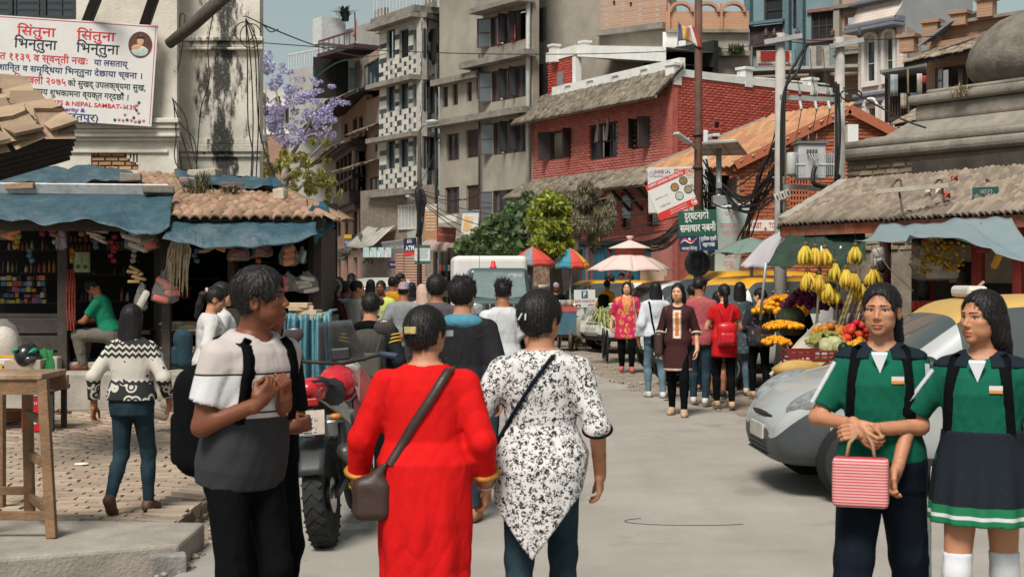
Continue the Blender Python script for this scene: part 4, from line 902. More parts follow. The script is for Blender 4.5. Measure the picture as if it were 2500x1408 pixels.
def bag(px,py,w_,h_,col,label,D=SF-.1,n=4,film=True,cat='bag',seed=0,group=None):
 c=W(px,py,D);root=wem('hanging_bag',c,label,cat,group);q=random.Random(seed+int(px));mt=col if not isinstance(col,tuple)else mk('bag_%d'%px,col,.45,.2,8,.3,18)
 for i in range(n):
  p=c+Vc((q.uniform(-.3,.3)*w_,q.uniform(-.3,.3)*w_*.5,-h_*.5+h_*(i+.5)/n*.9));m=MB();m.box((0,0,0),(w_*.62,w_*.42,h_/n*.9));M_=Matrix.Rotation(q.uniform(-.5,.5),3,'Y')@Matrix.Rotation(q.uniform(-.4,.4),3,'Z');m.v=[tuple(M_@Vc(v)+p)for v in m.v];m.build('packet',mt,root,True,bevel=min(.03,h_/n*.25))
 if film:
  m=MB();m.lathe([(w_*.30,-h_*.56),(w_*.56,-h_*.42),(w_*.55,0),(w_*.40,h_*.35),(w_*.12,h_*.6),(w_*.10,h_*.72)],14,c,sy=.6);m.v=[tuple(Vc(v)+Vc((q.gauss(0,.012),q.gauss(0,.012),0)))for v in m.v];m.build('plastic_bag',M_film,root,True)
 m=MB();m.cyl(c+Vc((0,0,h_*.6)),c+Vc((0,0,h_*.6+.06)),.003,n=4);m.build('string',M_cab,root);return root
bag(402,705,.28,.30,(.62,.12,.10),'red plastic packets in a clear bag hanging on the thin post',seed=1)
bag(345,578,.36,.30,(.50,.46,.40),'white packets in a clear bag under the left tarpaulin',n=5,seed=2)
bag(382,597,.24,.10,(.55,.10,.06),'flat red bag tucked beside the white packets',n=1,film=False)
bag(235,562,.26,.26,(.48,.42,.34),'bundle of pale rolled cotton wicks hanging by the dark post',n=7,film=False,seed=5)
bag(22,560,.24,.22,(.80,.26,.02),'bright orange cloth packets hanging at the left counter',n=4,seed=3)
bag(705,622,.20,.24,(.75,.24,.05),'orange sachets in a clear bag beside the corner post',seed=4,n=3)
bag(703,690,.20,.18,(.55,.13,.12),'dark pink packet in plastic hanging below the orange sachets',n=2)
bag(748,692,.26,.20,(.56,.51,.45),'white puffed rice in clear bags on the corner post',n=4,seed=7)
bag(738,625,.08,.16,(.28,.5,.46),'small mint green packet hanging near the corner post',n=1)
bag(345,728,.14,.26,(.45,.12,.12),'limp pink plastic bag hanging behind the seated boy',n=1)
bag(150,575,.10,.30,(.35,.20,.32),'lilac plastic sheets hanging at the dark post',n=2)
bag(125,555,.14,.22,(.30,.10,.05),'dark red and yellow packets hanging left of the lilac sheets',n=4,film=False)
bag(338,670,.22,.20,(.42,.28,.12),'brown snack pouches strung on a cord',n=5,film=False)
bag(512,602,.20,.14,(.30,.22,.10),'brown paper packets hanging under the sagging valance',n=3,film=False)
bag(545,600,.18,.12,(.65,.25,.06),'orange folded packets hanging under the sagging valance',n=3,film=False)
bag(585,618,.24,.16,(.20,.05,.035),'dark red packets in the shade of the valance',n=3)
bag(640,612,.22,.14,(.16,.04,.03),'maroon bags in the shade left of the corner post',n=3)
for k in range(22):bag(8+k*33 if k<11 else 175+(k-11)*50,(556,588,622)[k%3],.11,.2,((.5,.12,.02),(.45,.34,.05),(.1,.2,.3),(.4,.03,.05),(.42,.4,.36))[k%5],'small bright packet strip hanging in the shade of the stall',D=SF+.35+.1*(k%3),n=3,film=False,cat='packet',group='packet strips in the stall')
hk=wem('fibre_hank',W(437,625,SF-.15),'long hank of cream raw fibre hanging from the eave','fibre');rr=random.Random(9)
for k in range(46):
 x=rr.uniform(-.13,.13);L=rr.uniform(.55,1.0);t_=W(440,585,SF-.15);MB().tube([t_+Vc((x*.4,rr.uniform(-.05,.05),.05)),t_+Vc((x,rr.uniform(-.06,.06),-.12)),t_+Vc((x*1.05+rr.gauss(0,.01)-.02,rr.uniform(-.05,.05),-.35*L)),t_+Vc((x*.9+rr.gauss(0,.02)-.03,rr.uniform(-.05,.05),-.62*L-.05))],[.018,.014,.011,.004],4).build('strand',mk('raw_fibre',(.50,.41,.29),.85,.25,20,.3,90),hk,True)
for k,px in enumerate((166,173,180)):
 nk=wem('bead_necklace',W(px,700,SF-.02),'string of dark red wooden prayer beads hanging on the post','necklace','bead necklaces on the post')
 bm_=MB();bm_.ball((0,0,0),.0125,6,5);bme=bm_.mesh('bead');ii=[(0,Matrix.Translation(W(px+(3 if s_ else-3)*math.sin(min(t,1)*3.1)+.6*math.sin(t*9),660+t*145,SF-.02+.01*s_)))for s_ in(0,1)for t in np.linspace(0,1,30)]
 pieces(nk,'bead',[bme],ii,isl('wood_bead',(.20,.035,.018),.5,.25,.01,0),300)
cols=[(.06,.2,.28),(.45,.42,.38),(.55,.20,.03),(.10,.02,.02),(.40,.06,.04),(.05,.12,.2),(.50,.36,.06),(.02,.02,.025),(.25,.3,.3),(.35,.1,.2)]
rr=random.Random(21)
def stock(px0,px1,py,y,kind,dens,label,group,cat,hmax=.12,cs=cols):
 px=px0
 while px<px1:
  wpx=rr.uniform(9,15);c=W(px+wpx/2,py,y);w_=wpx/F*y*.92
  col=rr.choice(cs);mt=mk('goods_%d'%cs.index(col)+('b' if cs is cols else kind),col,.5,.15,12)
  hh=hmax*rr.uniform(.55,1)
  if rr.random()<dens:
   m=MB()
   if kind=='bottle':m.lathe([(w_*.3,0),(w_*.34,.01),(w_*.34,hh*.6),(w_*.14,hh*.78),(w_*.14,hh),(.004,hh)],9,c)
   else:m.box(c+Vc((0,rr.uniform(-.03,.03),hh/2)),(w_,.08,hh),rr.uniform(-.12,.12))
   tag(m.build('bottle' if kind=='bottle' else 'carton',mt,None,kind=='bottle'),label,cat,group)
  px+=wpx
for k,(py,d)in enumerate(((740,.92),(726,.94),(712,.96),(698,.96),(684,.97))):stock(4,108,py,SF+d-.02,'box',.9,'small printed carton in the stacked rows above the counter','cartons stacked above the counter','carton',.066)
stock(-10,140,665,SF+.95,'bottle',.75,'small bottle on the upper shelf behind the counter','bottles on the upper shelves','bottle',.16,[(.30,.06,.07),(.05,.04,.03),(.35,.33,.3),(.3,.16,.03)])
stock(-10,140,610,SF+.95,'bottle',.7,'small bottle on the upper shelf behind the counter','bottles on the upper shelves','bottle',.15,[(.30,.06,.07),(.05,.04,.03),(.35,.33,.3),(.3,.16,.03)])
stock(172,330,735,SF+1.15,'bottle',.7,'sauce bottle on the shelf behind the seated boy','sauce bottles behind the seated boy','bottle',.16,[(.35,.04,.03),(.08,.03,.02),(.35,.22,.03)])
stock(172,330,670,SF+1.15,'bottle',.5,'jar on the middle shelf behind the seated boy','jars behind the seated boy','jar',.12,[(.20,.10,.05),(.10,.07,.04)])
stock(260,340,610,SF+1.15,'box',.8,'brown tin on the top shelf by the rolled wicks','tins by the rolled wicks','tin',.11,[(.16,.10,.04),(.10,.06,.03)])
stock(170,220,612,SF+.98,'bottle',1,'purple lidded tub above the green poster','purple tubs above the poster','tub',.10,[(.22,.03,.10)]);stock(170,220,590,SF+.98,'bottle',1,'purple lidded tub above the green poster','purple tubs above the poster','tub',.10,[(.22,.03,.10)])
ps,pw_,ph_=board('advert_poster','pale green advert poster with two bottles hung in the stall','poster',W(180,615,SF+.85),W(220,615,SF+.85),W(180,665,SF+.85),mk('poster_green',(.33,.40,.17),.5),.006)
for s_ in(-1,1):MB().box((s_*pw_*.22,0,.005),(pw_*.34,ph_*.9,.003)).build('poster_band',mk('poster_light',(.45,.52,.30),.5),ps);MB().lathe([(.03,0),(.03,.004)],10,(s_*pw_*.22,-ph_*.22,.006)).build('poster_fruit',mk('poster_olive',(.10,.14,.03),.5),ps)
k=0
for py,dep in((805,.42),(797,.5),(789,.56),(860,.42),(850,.46)):
 for px in(415,440,462,485):
  m=MB();lump(m,W(px+rr.uniform(-6,6),py,SF+dep-.1),(.11,.08,.03),seed=k,amp=.12);k+=1
  tag(m.build('seed_packet',mk('seed_pack_%d'%(k%3),((.45,.33,.2),(.52,.44,.33),(.38,.27,.15))[k%3],.4,.2,20),None,True),'flat plastic packet of pale grain stacked on the stall bench','packet','grain packets on the bench')
for k in range(11):tag(MB().box(W(575+rr.uniform(-3,3),800-k*4.6,SF+.5),(.30,.2,.016),rr.uniform(-.08,.08)).build('leaf_plate',mk('leaf_plate',(.33,.28,.21),.8,.25,20),None,bevel=.004),'flat grey leaf plate in the stack behind the laughing girl','plate','leaf plates in a stack')
def crate(c,d,col,label,rows=4,name='plastic_crate'):
 c=Vc(c);root=wem(name,c,label,'crate');mt=paint('crate_%d'%int(col[0]*100),col,.5);w_,dp,h_=d
 MB().box(c+Vc((0,0,.01)),(w_,dp,.02)).build('base',mt,root)
 for s_ in(-1,1):
  for k in range(rows):z=.03+(h_-.04)*k/(rows-1);MB().box(c+Vc((0,s_*dp/2,z)),(w_,.015,.022)).build('slat',mt,root);MB().box(c+Vc((s_*w_/2,0,z)),(.015,dp-.02,.022)).build('slat',mt,root)
  for k in range(7):MB().box(c+Vc((-w_/2+w_*k/6,s_*(dp/2-.004),h_/2)),(.02,.014,h_)).build('rib',mt,root)
 return root
crate(W(-5,922,14.6)-Vc((0,0,0)),(.62,.4,.24),(.72,.38,.01),'yellow plastic crate beside the helmet')
m=MB();m.box(W(5,880,14.6),(.62,.42,.10));tag(m.build('foam_lid',mk('white_foam',(.62,.58,.52),.8),None,bevel=.03),'thick white foam lid on the yellow crate','lid')
wb_=wem('white_sack',W(5,845,14.6),'clear sack of white puffed rice standing on the foam lid','sack');m=MB();lump(m,W(8,842,14.6),(.16,.14,.2),seed=3,amp=.1);m.build('contents',mk('puffed_rice',(.58,.5,.43),.9,.2,60,.9,60),wb_,True);m=MB();m.lathe([(.18,-.2),(.2,0),(.12,.2),(.03,.27)],12,W(8,842,14.6));m.build('plastic_bag',M_film,wb_,True)
bx_=W(67,925,14.2);m=MB();m.box(bx_+Vc((0,0,.06)),(.36,.3,.28));tag(m.build('cardboard_box',mk('cardboard',(.44,.34,.25),.85,.12,5,.2,30),None,bevel=.006),'brown cardboard box under the green and black helmet','box')
lowt=wem('low_table',W(40,960,14.3),'low wooden table holding the crate, box and helmet','table');MB().box(W(20,946,14.35),(1.1,.5,.04)).build('table_top',M_pw,lowt,bevel=.006)
for dx in(-.5,.5):
 for dy in(-.2,.2):p=W(20,946,14.35)+Vc((dx,dy,0));MB().box(((p.x),p.y,(SW+p.z)/2),(.05,.05,p.z-SW)).build('leg',M_pw,lowt)
hl=wem('crash_helmet',W(67,885,14.2),'black full-face crash helmet with green flashes on the cardboard box','helmet');hc_=W(66,868,14.15)
m=MB();m.ball(hc_,(.125,.15,.135),18,12);m.build('shell',mk('helmet_black',(.012,.013,.013),.25,.1,coat=.5),hl,True)
for a,col in((.6,(.01,.22,.13)),(2.2,(.01,.22,.13))):MB().tube([hc_+Vc((.127*math.cos(a+t)*1.0,-.152*math.sin(a+t),.06-.05*t))for t in np.linspace(-.3,.5,6)],[.005,.02,.025,.022,.015,.004],6).build('stripe',mk('helmet_green',(.01,.25,.14),.4),hl,True)
MB().ball(hc_+Vc((.05,-.06,-.03)),(.085,.09,.05),12,8).build('visor',glass('visor_glass',(.05,.05,.05),.08),hl,True)
q=[W(75,905,14.0),W(135,920,14.1),W(128,855,14.45),W(85,850,14.5)]
tarp('crumpled green cloth lying behind the helmet',lambda u,v:bil(q,u,v)+Vc((0,.03*wav(u,v,8),.05*math.sin(v*3)+.02*wav(u,v,8))),16,12,mk('green_cloth',(.015,.14,.035),.8,.2,8,.3,30),'cloth')
cp=wem('fruit_carton',W(82,1000,14.2),'red juice carton with a peach picture standing behind the stool','carton');cc=W(82,972,14.2);MB().box((cc.x,cc.y,SW+.17),(.19,.15,.34)).build('carton_body',paint('carton_red',(.55,.01,.02)),cp,bevel=.006);MB().ball((cc.x,cc.y-.078,SW+.16),(.055,.006,.06),14,9).build('printed_peach',paint('peach_print',(.75,.18,.16)),cp,True);MB().ball((cc.x+.01,cc.y-.077,SW+.1),(.075,.003,.03),14,7).build('printed_swirl',paint('swirl_print',(.75,.6,.6)),cp,True);text('PEACH',.04,paint('white_print',(.7,.7,.7)),cp,fr((cc.x,cc.y-.0775,SW+.28),(1,0,0),(0,0,1),(0,-1,0)))
for k in range(4):bz=W(15,985,14.8);tag(MB().lathe([(.05,0),(.15,.02),(.17,.055),(.155,.055),(.13,.03),(.01,.02)],18,(bz.x,bz.y,SW+.01+.03*k)).build('clay_bowl',mk('terracotta',(.30,.13,.06),.7,.2),None,True),'shallow terracotta bowl in the stack below the counter','bowl','stacked terracotta bowls')
def slipper(c,rz,label,col=(.35,.05,.03)):
 root=empty('slipper',c,label,'slipper',rz);MB().prism([(.04*math.cos(t)*(1 if math.sin(t)>0 else.85),.125*math.sin(t),0)for t in np.linspace(0,2*math.pi,18,endpoint=False)],(0,0,0),(0,0,.02)).build('sole',mk('slipper_sole',(.06,.02,.015),.8),root,bevel=.004)
 MB().tube([(-.038,-.0,.02),(-.02,.03,.045),(0,.075,.025),(.02,.03,.045),(.038,0,.02)],.008,6).build('strap',mk('slipper_strap',col,.6),root,True)
slipper((GX(153,15.9),15.9,SW+.012),1.2,'single red flip-flop lying at the foot of the plinth')
tag(MB().lathe([(.06,0),(.055,.004),(.0,.006)],12,(GX(199,11.7),11.7,SW+.008)).build('paper_scrap',mk('scrap_white',(.75,.73,.7),.6),None),'small white paper scrap on the brick pavement','litter')
bag(400,985,.26,.3,(.40,.29,.17),'clear plastic sack of snacks leaning on the plinth beside the sweater woman',D=14.2,n=3);bag(378,880,.2,.24,(.42,.36,.3),'pale plastic sack standing on the plinth edge',D=16.2,n=3)
M_stool=mk('stool_wood',(.20,.11,.055),.6,.35,7,.35,45,dirt=.5,dcol=(.06,.035,.02),dscale=4)
sl_=wem('wooden_stool',(GX(40,8.4),8.4,.145),'tall worn wooden stool with ladder rungs on the concrete slab','stool')
zt=GZ(918,8.35);MB().box((GX(20,8.45),8.5,zt),(.52,.46,.035)).build('seat',mk('stool_top',(.26,.16,.09),.6,.35,6,.4,30,dirt=.6,dcol=(.5,.42,.33),dscale=6),sl_,bevel=.008)
MB().box((GX(18,8.3),8.3,zt-.06),(.46,.03,.085)).build('apron',M_stool,sl_);MB().box((GX(18,8.3),8.70,zt-.06),(.46,.03,.085)).build('apron',M_stool,sl_)
tops={}
for nm,(xt,xb,yt,yb)in{'a':(GX(102,8.28),GX(124,8.2),8.30,8.22),'b':(GX(66,8.7),GX(68,8.8),8.70,8.84),'c':(GX(-62,8.28),GX(-86,8.2),8.30,8.22),'d':(GX(-90,8.7),GX(-105,8.8),8.70,8.84)}.items():
 m=MB();m.bar((xt,yt,zt-.017),(xb,yb,.147),.058,.05,up=(0,1,0));m.build('leg',M_stool,sl_,bevel=.004);tops[nm]=(Vc((xt,yt,zt)),Vc((xb,yb,.145)))
for(p,q),t in((('a','b'),.28),(('a','b'),.55),(('a','b'),.84),(('a','c'),.86),(('b','d'),.80),(('c','d'),.84)):
 a=tops[p][0].lerp(tops[p][1],t);b_=tops[q][0].lerp(tops[q][1],t);m=MB();m.bar(a,b_,.03,.05);m.build('rung',M_stool,sl_,bevel=.003)
s2=wem('wooden_post',(GX(-8,9.6),9.6,SW),'short wooden post edge beyond the stool','post');MB().box((GX(-2,9.6),9.6,SW+.42),(.07,.07,.84)).build('shaft',M_stool,s2);MB().box((GX(-2,9.6),9.6,SW+.85),(.1,.1,.03)).build('cap',M_stool,s2)
# buildings along the right side of the street
M_wd=mk('window_wood',(.045,.026,.020),.6,.35,8,.3,50);M_wr=mk('window_red_brown',(.075,.035,.030),.6,.3,8,.3,50)
M_grey=mk('grey_render',(.30,.265,.215),.92,.16,1.2,.3,25,dirt=.6,dcol=(.13,.115,.10),dscale=.7,streak=2.5)
M_ledge=mk('ledge_concrete',(.22,.195,.165),.95,.3,2,.4,20,dirt=.8,dcol=(.06,.055,.05),dscale=1.6)
M_redp=isl('red_painted_brick',(.39,.070,.050),.75,.20,.008,.3,30,.4,(.50,.16,.12),.8)
M_redb=mk('red_mortar',(.34,.085,.065),.9,.25,3,.4,30);M_wht=mk('white_paint',(.68,.665,.63),.7,.07,4,.15,30,dirt=.35,dcol=(.3,.28,.25),dscale=3)
M_thatch=isl('grey_roof_tile',(.20,.165,.125),.95,.35,.01,.5,30,.5,(.11,.09,.07),1.5)
P0=Vc((.70,48.5));P1=Vc((4.62,41.0));P2=Vc((GX(2030,45.5),45.5))
RF=Fac(P0,P1);RS=Fac(P1,P2)
rb_=wem('red_brick_house',(3,46,0),'red painted brick corner house with white roof terrace posts and grey tiled eaves','house')
zE=RF.z(1640,214);zT=zE+.55
wn1,wn2,wn3=RF.rect(1341,1394,318,388),RF.rect(1438,1508,301,388),RF.rect(1546,1588,288,362)
lw=[RF.rect(1516,1540,470,560),RF.rect(1580,1610,470,552),RF.rect(1410,1432,480,565)]
ds=[RF.rect(1440,1478,605,700),RF.rect(1482,1515,603,700),RF.rect(1528,1560,600,700),RF.rect(1330,1425,610,700),RF.rect(1564,1592,600,700)]
ds=[(a,b_,0.02,h_)for a,b_,l,h_ in ds]
RF.wall(rb_,0,zE,M_redb,[wn1,wn2,wn3]+lw+ds,.2);RS.wall(rb_,0,RS.z(1700,190),M_redb,[RS.rect(1744,1758,298,313)],.2)
zf=RF.z(1500,575)
inst=brick_inst(RF,.02,RF.L,zf,zE-.1,[wn1,wn2,wn3]+lw,.23,.082,.005,.002,.012,2,.018);inst2=brick_inst(RS,0.02,RS.L,2.5,RS.z(1700,192),[RS.rect(1744,1758,298,313)],.23,.082,.005,.002,.012,5,.018)
pieces(rb_,'brick',[brick_proto(.14)],inst,isl('faded_red_brick',(.39,.112,.09),.8,.2,.008,.3,30,.6,(.47,.225,.19),.7),170,restname='bricks_beyond');pieces(rb_,'brick',[brick_proto(.14)],inst2,M_redp,130,restname='bricks_beyond')
m=MB();RF.fbox(m,-.02,RF.L+.02,zf-.25,zf,0.002,.10);m.build('ledge',M_redb,rb_)
m=MB();RF.fbox(m,RF.uD(1594)[0],RF.L+.01,0,zf-.25,0.0,.06);m.build('pier',mk('pink_render',(.36,.14,.11),.85,.15,2),rb_)
for wn,op,kk in((wn1,3,0),(wn2,2,1),(wn3,3,2)):
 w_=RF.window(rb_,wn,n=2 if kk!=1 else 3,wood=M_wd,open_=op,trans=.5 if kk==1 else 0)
 a0,a1,z0,z1=min(wn[:2]),max(wn[:2]),wn[2],wn[3]
 if kk!=1:RF.leaf(w_,a0+.02,z0,z1,.42,R(60),M_wd,mk('shutter_board',(.03,.022,.02),.6),-1 if kk==0 else 1);RF.leaf(w_,a1-.02,z0,z1,.42,R(75),M_wd,mk('shutter_board',(.03,.022,.02),.6),1 if kk==0 else-1)
 else:
  m=MB();m.sheet(lambda u,v:RF.pt(a0+.08+.25*u,z0+.1+(z1-z0-.2)*v,-.16+.02*math.sin(u*20)),12,2,.004);m.build('curtain',mk('teal_cloth',(.08,.2,.2),.8),w_,True)
  for q in(.28,.62):m=MB();m.sheet(lambda u,v:RF.pt(a0+q*(a1-a0)+.2*(u-.5)*(1-.5*math.sin(v*3))+.1*v,z0+.55+.7*v,.02+.03*math.sin(u*9+v*5)),10,10,.004);m.build('hanging_cloth',mk('patterned_cloth',(.38,.27,.24),.8,.5,18),w_,True)
for i,r_ in enumerate(lw):
 w_=RF.window(rb_,r_,n=1,wood=M_wd,bars=5,open_=1);a0,a1=min(r_[:2]),max(r_[:2])
 if i<2:m=MB();m.sheet(lambda u,v:RF.pt(a0+.02+(a1-a0-.02)*u*(.9+.1*v),r_[2]+.35+(r_[3]-r_[2]-.4)*v,-.03+.02*math.sin(u*22+v*3)),14,6,.004);m.build('curtain',mk('pale_curtain',(.45,.48,.52),.8,.1,12),w_,True)
M_teal=mk('teal_door',(.022,.115,.155),.5,.25,4,.2,30)
for r_ in ds:
 a0,a1=min(r_[:2]),max(r_[:2]);n=max(2,int((a1-a0)/.22));m=MB();RF.fbox(m,a0,a1,r_[2],r_[3],-.16,-.13);d_=m.build('door',mk('teal_dark',(.012,.06,.085),.6),rb_)
 for k in range(n):m=MB();x0=a0+(a1-a0)*k/n+.012;x1=a0+(a1-a0)*(k+1)/n-.012;RF.fbox(m,x0,x1,r_[2]+.04,r_[3]-.04,-.13,-.10);m.build('door_board',M_teal,d_)
 m=MB();RF.fbox(m,a0-.09,a0,0,r_[3]+.06,-.02,.03);RF.fbox(m,a1,a1+.09,0,r_[3]+.06,-.02,.03);RF.fbox(m,a0,a1,r_[3],r_[3]+.09,-.02,.03);m.build('door_frame',M_teal,rb_)
def lean_roof(root,fac,a0,a1,ze,zr,out,ins,mat,sw_=.2,sl_=.2,seed=1,lim=150,deck=M_dw,fascia=True):
 A_,B_,C_,D_=fac.pt(a0,ze,out),fac.pt(a1,ze,out),fac.pt(a1,zr,ins),fac.pt(a0,zr,ins);m=MB();m.add([A_,B_,C_,D_],[(0,1,2,3)]);m.build('roof_deck',deck,root,solid=.06)
 pr=flat_protos(sw_*1.1,sl_*1.5,.03);pieces(root,'roof_tile',pr,roof_inst(A_,B_,C_,D_,sw_,sl_,pr,.05,seed,.02,.1),mat,lim,restname='roof_tiles_beyond')
 if fascia:m=MB();m.bar(A_+Vc((0,0,-.06)),B_+Vc((0,0,-.06)),.05,.1);m.build('fascia',M_ledge,root)
lean_roof(rb_,RF,-.35,RF.L+.1,RF.z(1640,232)-.02,zE+.62,.62,-.30,M_thatch,.17,.15,3)
z2=RF.z(1450,432);lean_roof(rb_,RF,-.25,RF.uD(1640)[0],z2-.45,z2+.1,.95,.03,M_thatch,.17,.16,4)
for px in(1500,1540,1570,1605):a,_=RF.uD(px);m=MB();m.bar(RF.pt(a,z2-1.15,.03),RF.pt(a-.1,z2-.42,.75),.09,.09);m.build('roof_strut',M_dw,rb_)
zp=zE+.60
m=MB();RF.fbox(m,.9,RF.L,zp-.1,zp+.28,-.45,-.25);m.build('parapet',M_wht,rb_);m=MB();RS.fbox(m,.25,RS.L,RS.z(1700,192),RS.z(1700,192)+.22,-.2,.04);m.build('parapet',M_wht,rb_)
for px,y0,y1 in((1371,207,250),(1425,195,240),(1486,183,232),(1556,167,215)):
 a,D=RF.uD(px);m=MB();z0,z1=GZ(y1,D+.3),GZ(y0,D+.3);RF.fbox(m,a-.14,a+.14,z0,z1-.07,-.5,-.22);RF.fbox(m,a-.18,a+.18,z1-.07,z1,-.54,-.18);m.build('terrace_post',M_wht,rb_)
for px,y0,y1 in((1640,152,198),(1826,164,205),(1985,190,225)):
 a,D=RS.uD(px);a=max(a,.18);m=MB();z0,z1=GZ(y1,D)-.1,GZ(y0,D);RS.fbox(m,a-.16,a+.16,z0,z1-.08,-.3,.05);RS.fbox(m,a-.2,a+.2,z1-.08,z1,-.34,.09);m.build('terrace_post',M_wht,rb_)
m=MB();a_,D_=RF.uD(1371);pts=[RF.pt(RF.uD(x)[0],GZ(y,RF.uD(x)[1]+.3),-.36)for x,y in((1371,222),(1425,211),(1486,199),(1556,184),(1636,170))];m.tube(pts,.025,6);m.build('terrace_rail',M_wht,rb_);m=MB();m.cyl(RS.pt(.2,RS.z(1645,170),-.1),RS.pt(RS.L,RS.z(1985,200),-.1),.025,n=6);m.build('terrace_rail',M_wht,rb_)
ph=[RF.rect(1331,1341,195,233)];hz0,hz1=zE+.3,RF.z(1340,140)
PF=Fac(RF.pt(.08,0,-.55).to_2d(),RF.pt(RF.uD(1364)[0],0,-.55).to_2d());PF.wall(rb_,hz0,hz1,M_redb,[],.15,'penthouse_wall');pieces(rb_,'brick',[brick_proto(.14)],brick_inst(PF,.0,PF.L,hz0,hz1,[],.23,.09,.006,.004,.016,7),M_redp,100)
m=MB();PF.fbox(m,PF.L*.42,PF.L*.62,hz0+.5,hz0+1.1,.0,.04);m.build('vent_window',mk('grey_pane',(.2,.2,.22),.4),rb_)
m=MB();PF.fbox(m,PF.L-.02,PF.L+.2,hz0,hz1,-.2,.02);m.build('penthouse_post',M_wht,rb_)
QF=Fac(PF.pt(PF.L+.2,0,-.02).to_2d(),RF.pt(RF.uD(1545)[0],0,-1.2).to_2d());m=MB();m.add([QF.pt(0,hz1-.05,0),QF.pt(QF.L,hz1-.75,0),QF.pt(QF.L,hz1-.30,0),QF.pt(0,hz1+.32,0),QF.pt(0,hz1-.05,-2),QF.pt(QF.L,hz1-.75,-2),QF.pt(QF.L,hz1-.30,-2),QF.pt(0,hz1+.32,-2)],[(0,1,2,3),(3,2,6,7),(1,0,4,5)]);m.build('sloping_white_beam',M_wht,rb_)
m=MB();PF.fbox(m,-.05,PF.L+.25,hz1,hz1+.32,-.25,.05);m.build('roof_edge',M_wht,rb_)
m=MB();QF.fbox(m,0,QF.L,hz0,hz1+.1,-2.2,-2.0);m.build('penthouse_back',mk('dark_room',(.012,.011,.010)),rb_);m=MB();QF.fbox(m,QF.L*.42,QF.L*.78,hz0+.2,hz1-.75,-.9,-.85);m.build('plywood_sheet',mk('plywood',(.42,.20,.08),.7,.15,4),rb_)
for px,y0,y1,dd in((1375,96,135,.7),(1326,107,150,.3)):a,D=RF.uD(px);m=MB();RF.fbox(m,a-.14,a+.14,GZ(y1,D),GZ(y0,D)-.07,-dd-.25,-dd);RF.fbox(m,a-.18,a+.18,GZ(y0,D)-.07,GZ(y0,D),-dd-.29,-dd+.04);m.build('terrace_post',M_wht,rb_)
gw=wem('grey_house',(8,50,0),'tall bare grey rendered house wall rising behind the red house','house');GF=Fac((GX(1312,50.5),50.5),(GX(1640,47),47));GF.wall(gw,3,18,M_grey,[],.3)
gb=wem('grey_apartment_block',(-1,51,0),'grey concrete apartment block with projecting ledges and wooden windows','building')
A0,A1=Vc((-2.73,53.5)),Vc((.72,48.45));AF=Fac(A0,A1)
wins=[(1197,1296,30,105,3,'o'),(1200,1296,165,242,4,'o'),(1204,1294,293,374,4,'o'),(1203,1300,462,545,4,'o'),(1080,1094,212,262,1,'n'),(1104,1118,205,257,1,'n'),(1139,1152,200,248,1,'n'),(1163,1176,192,242,1,'n'),(1090,1121,326,392,2,'g'),(1138,1171,316,385,2,'s'),(1086,1121,457,522,2,'g'),(1138,1171,452,518,2,'s')]
rects=[AF.rect(x0,x1,y0,y1)for x0,x1,y0,y1,_,_ in wins]
AF.wall(gb,0,16.5,M_grey,rects,.25)
for r_,(x0,x1,y0,y1,n,sty)in zip(rects,wins):
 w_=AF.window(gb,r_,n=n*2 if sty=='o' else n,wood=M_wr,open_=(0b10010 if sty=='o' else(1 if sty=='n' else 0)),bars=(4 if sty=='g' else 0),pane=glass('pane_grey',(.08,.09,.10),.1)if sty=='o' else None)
 if sty=='s':
  for k in range(16):m=MB();zz=r_[2]+.1+(r_[3]-r_[2]-.2)*k/15;AF.fbox(m,min(r_[:2])+.06,max(r_[:2])-.06,zz,zz+.05,-.11,-.08);m.build('louvre',M_wd,w_)
 if sty=='o':
  a0,a1=min(r_[:2]),max(r_[:2]);AF.leaf(w_,a0+.02,r_[2]+.02,r_[3]-.02,.55,R(35),M_wr,glass('pane_grey'),-1);AF.leaf(w_,a0+(a1-a0)*.36,r_[2]+.05,r_[3]-.02,.35,R(80),M_wr,glass('pane_grey'),1);AF.leaf(w_,a0+(a1-a0)*.62,r_[2]+.05,r_[3]-.02,.35,R(80),M_wr,glass('pane_grey'),1)
  if y0<120:
   for q in(.2,.55):m=MB();m.sheet(lambda u,v:AF.pt(a0+(a1-a0)*q+.28*u,r_[2]+.02+.55*v-.0*u,.05+.02*math.sin(u*9)),6,4,.01);m.build('drying_cloth',fab('salmon',(.55,.12,.09)),w_,True)
for y0,y1,px,out,a0f in((124,140,1300,.55,.38),(262,278,1298,.55,0),(180,190,1180,.35,0)):
 zz=AF.z(px,y1);zt_=AF.z(px,y0)-.02;m=MB();AF.fbox(m,AF.L*a0f-.1,AF.L+(.25 if y0<200 else.1)if y0!=180 else AF.L*.5,zz,zz+.22,0.0,out);m.build('ledge',M_ledge,gb)
m=MB();AF.fbox(m,AF.L*.5,AF.L+.1,AF.z(1300,8),AF.z(1300,-4),0,.7);m.build('ledge',M_ledge,gb)
for px,r_ in((1300,.08),(1178,.04),(1072,.05)):
 a,D=AF.uD(px);m=MB();m.cyl(AF.pt(min(a,AF.L-.1),2.5,.14),AF.pt(min(a,AF.L-.1),15 if px==1300 else 9.5,.14),r_,n=10);m.build('drain_pipe',mk('pvc_grey',(.42,.40,.37),.5)if px==1300 else mk('pipe_dark',(.05,.045,.04),.6),gb,True)
m=MB();AF.fbox(m,0,AF.L*.36,15.9,16.3,-.2,.3);m.build('ledge',M_ledge,gb)
SFc=Fac((GX(1065,56),56),(GX(1192,53.2),53.2));SFc.wall(gb,9,SFc.z(1100,28),mk('stained_render',(.32,.29,.25),.95,.2,1.5,.4,20,dirt=.95,dcol=(.05,.048,.045),dscale=.55,streak=2.2),[],.3,'stained_wall')
m=MB()
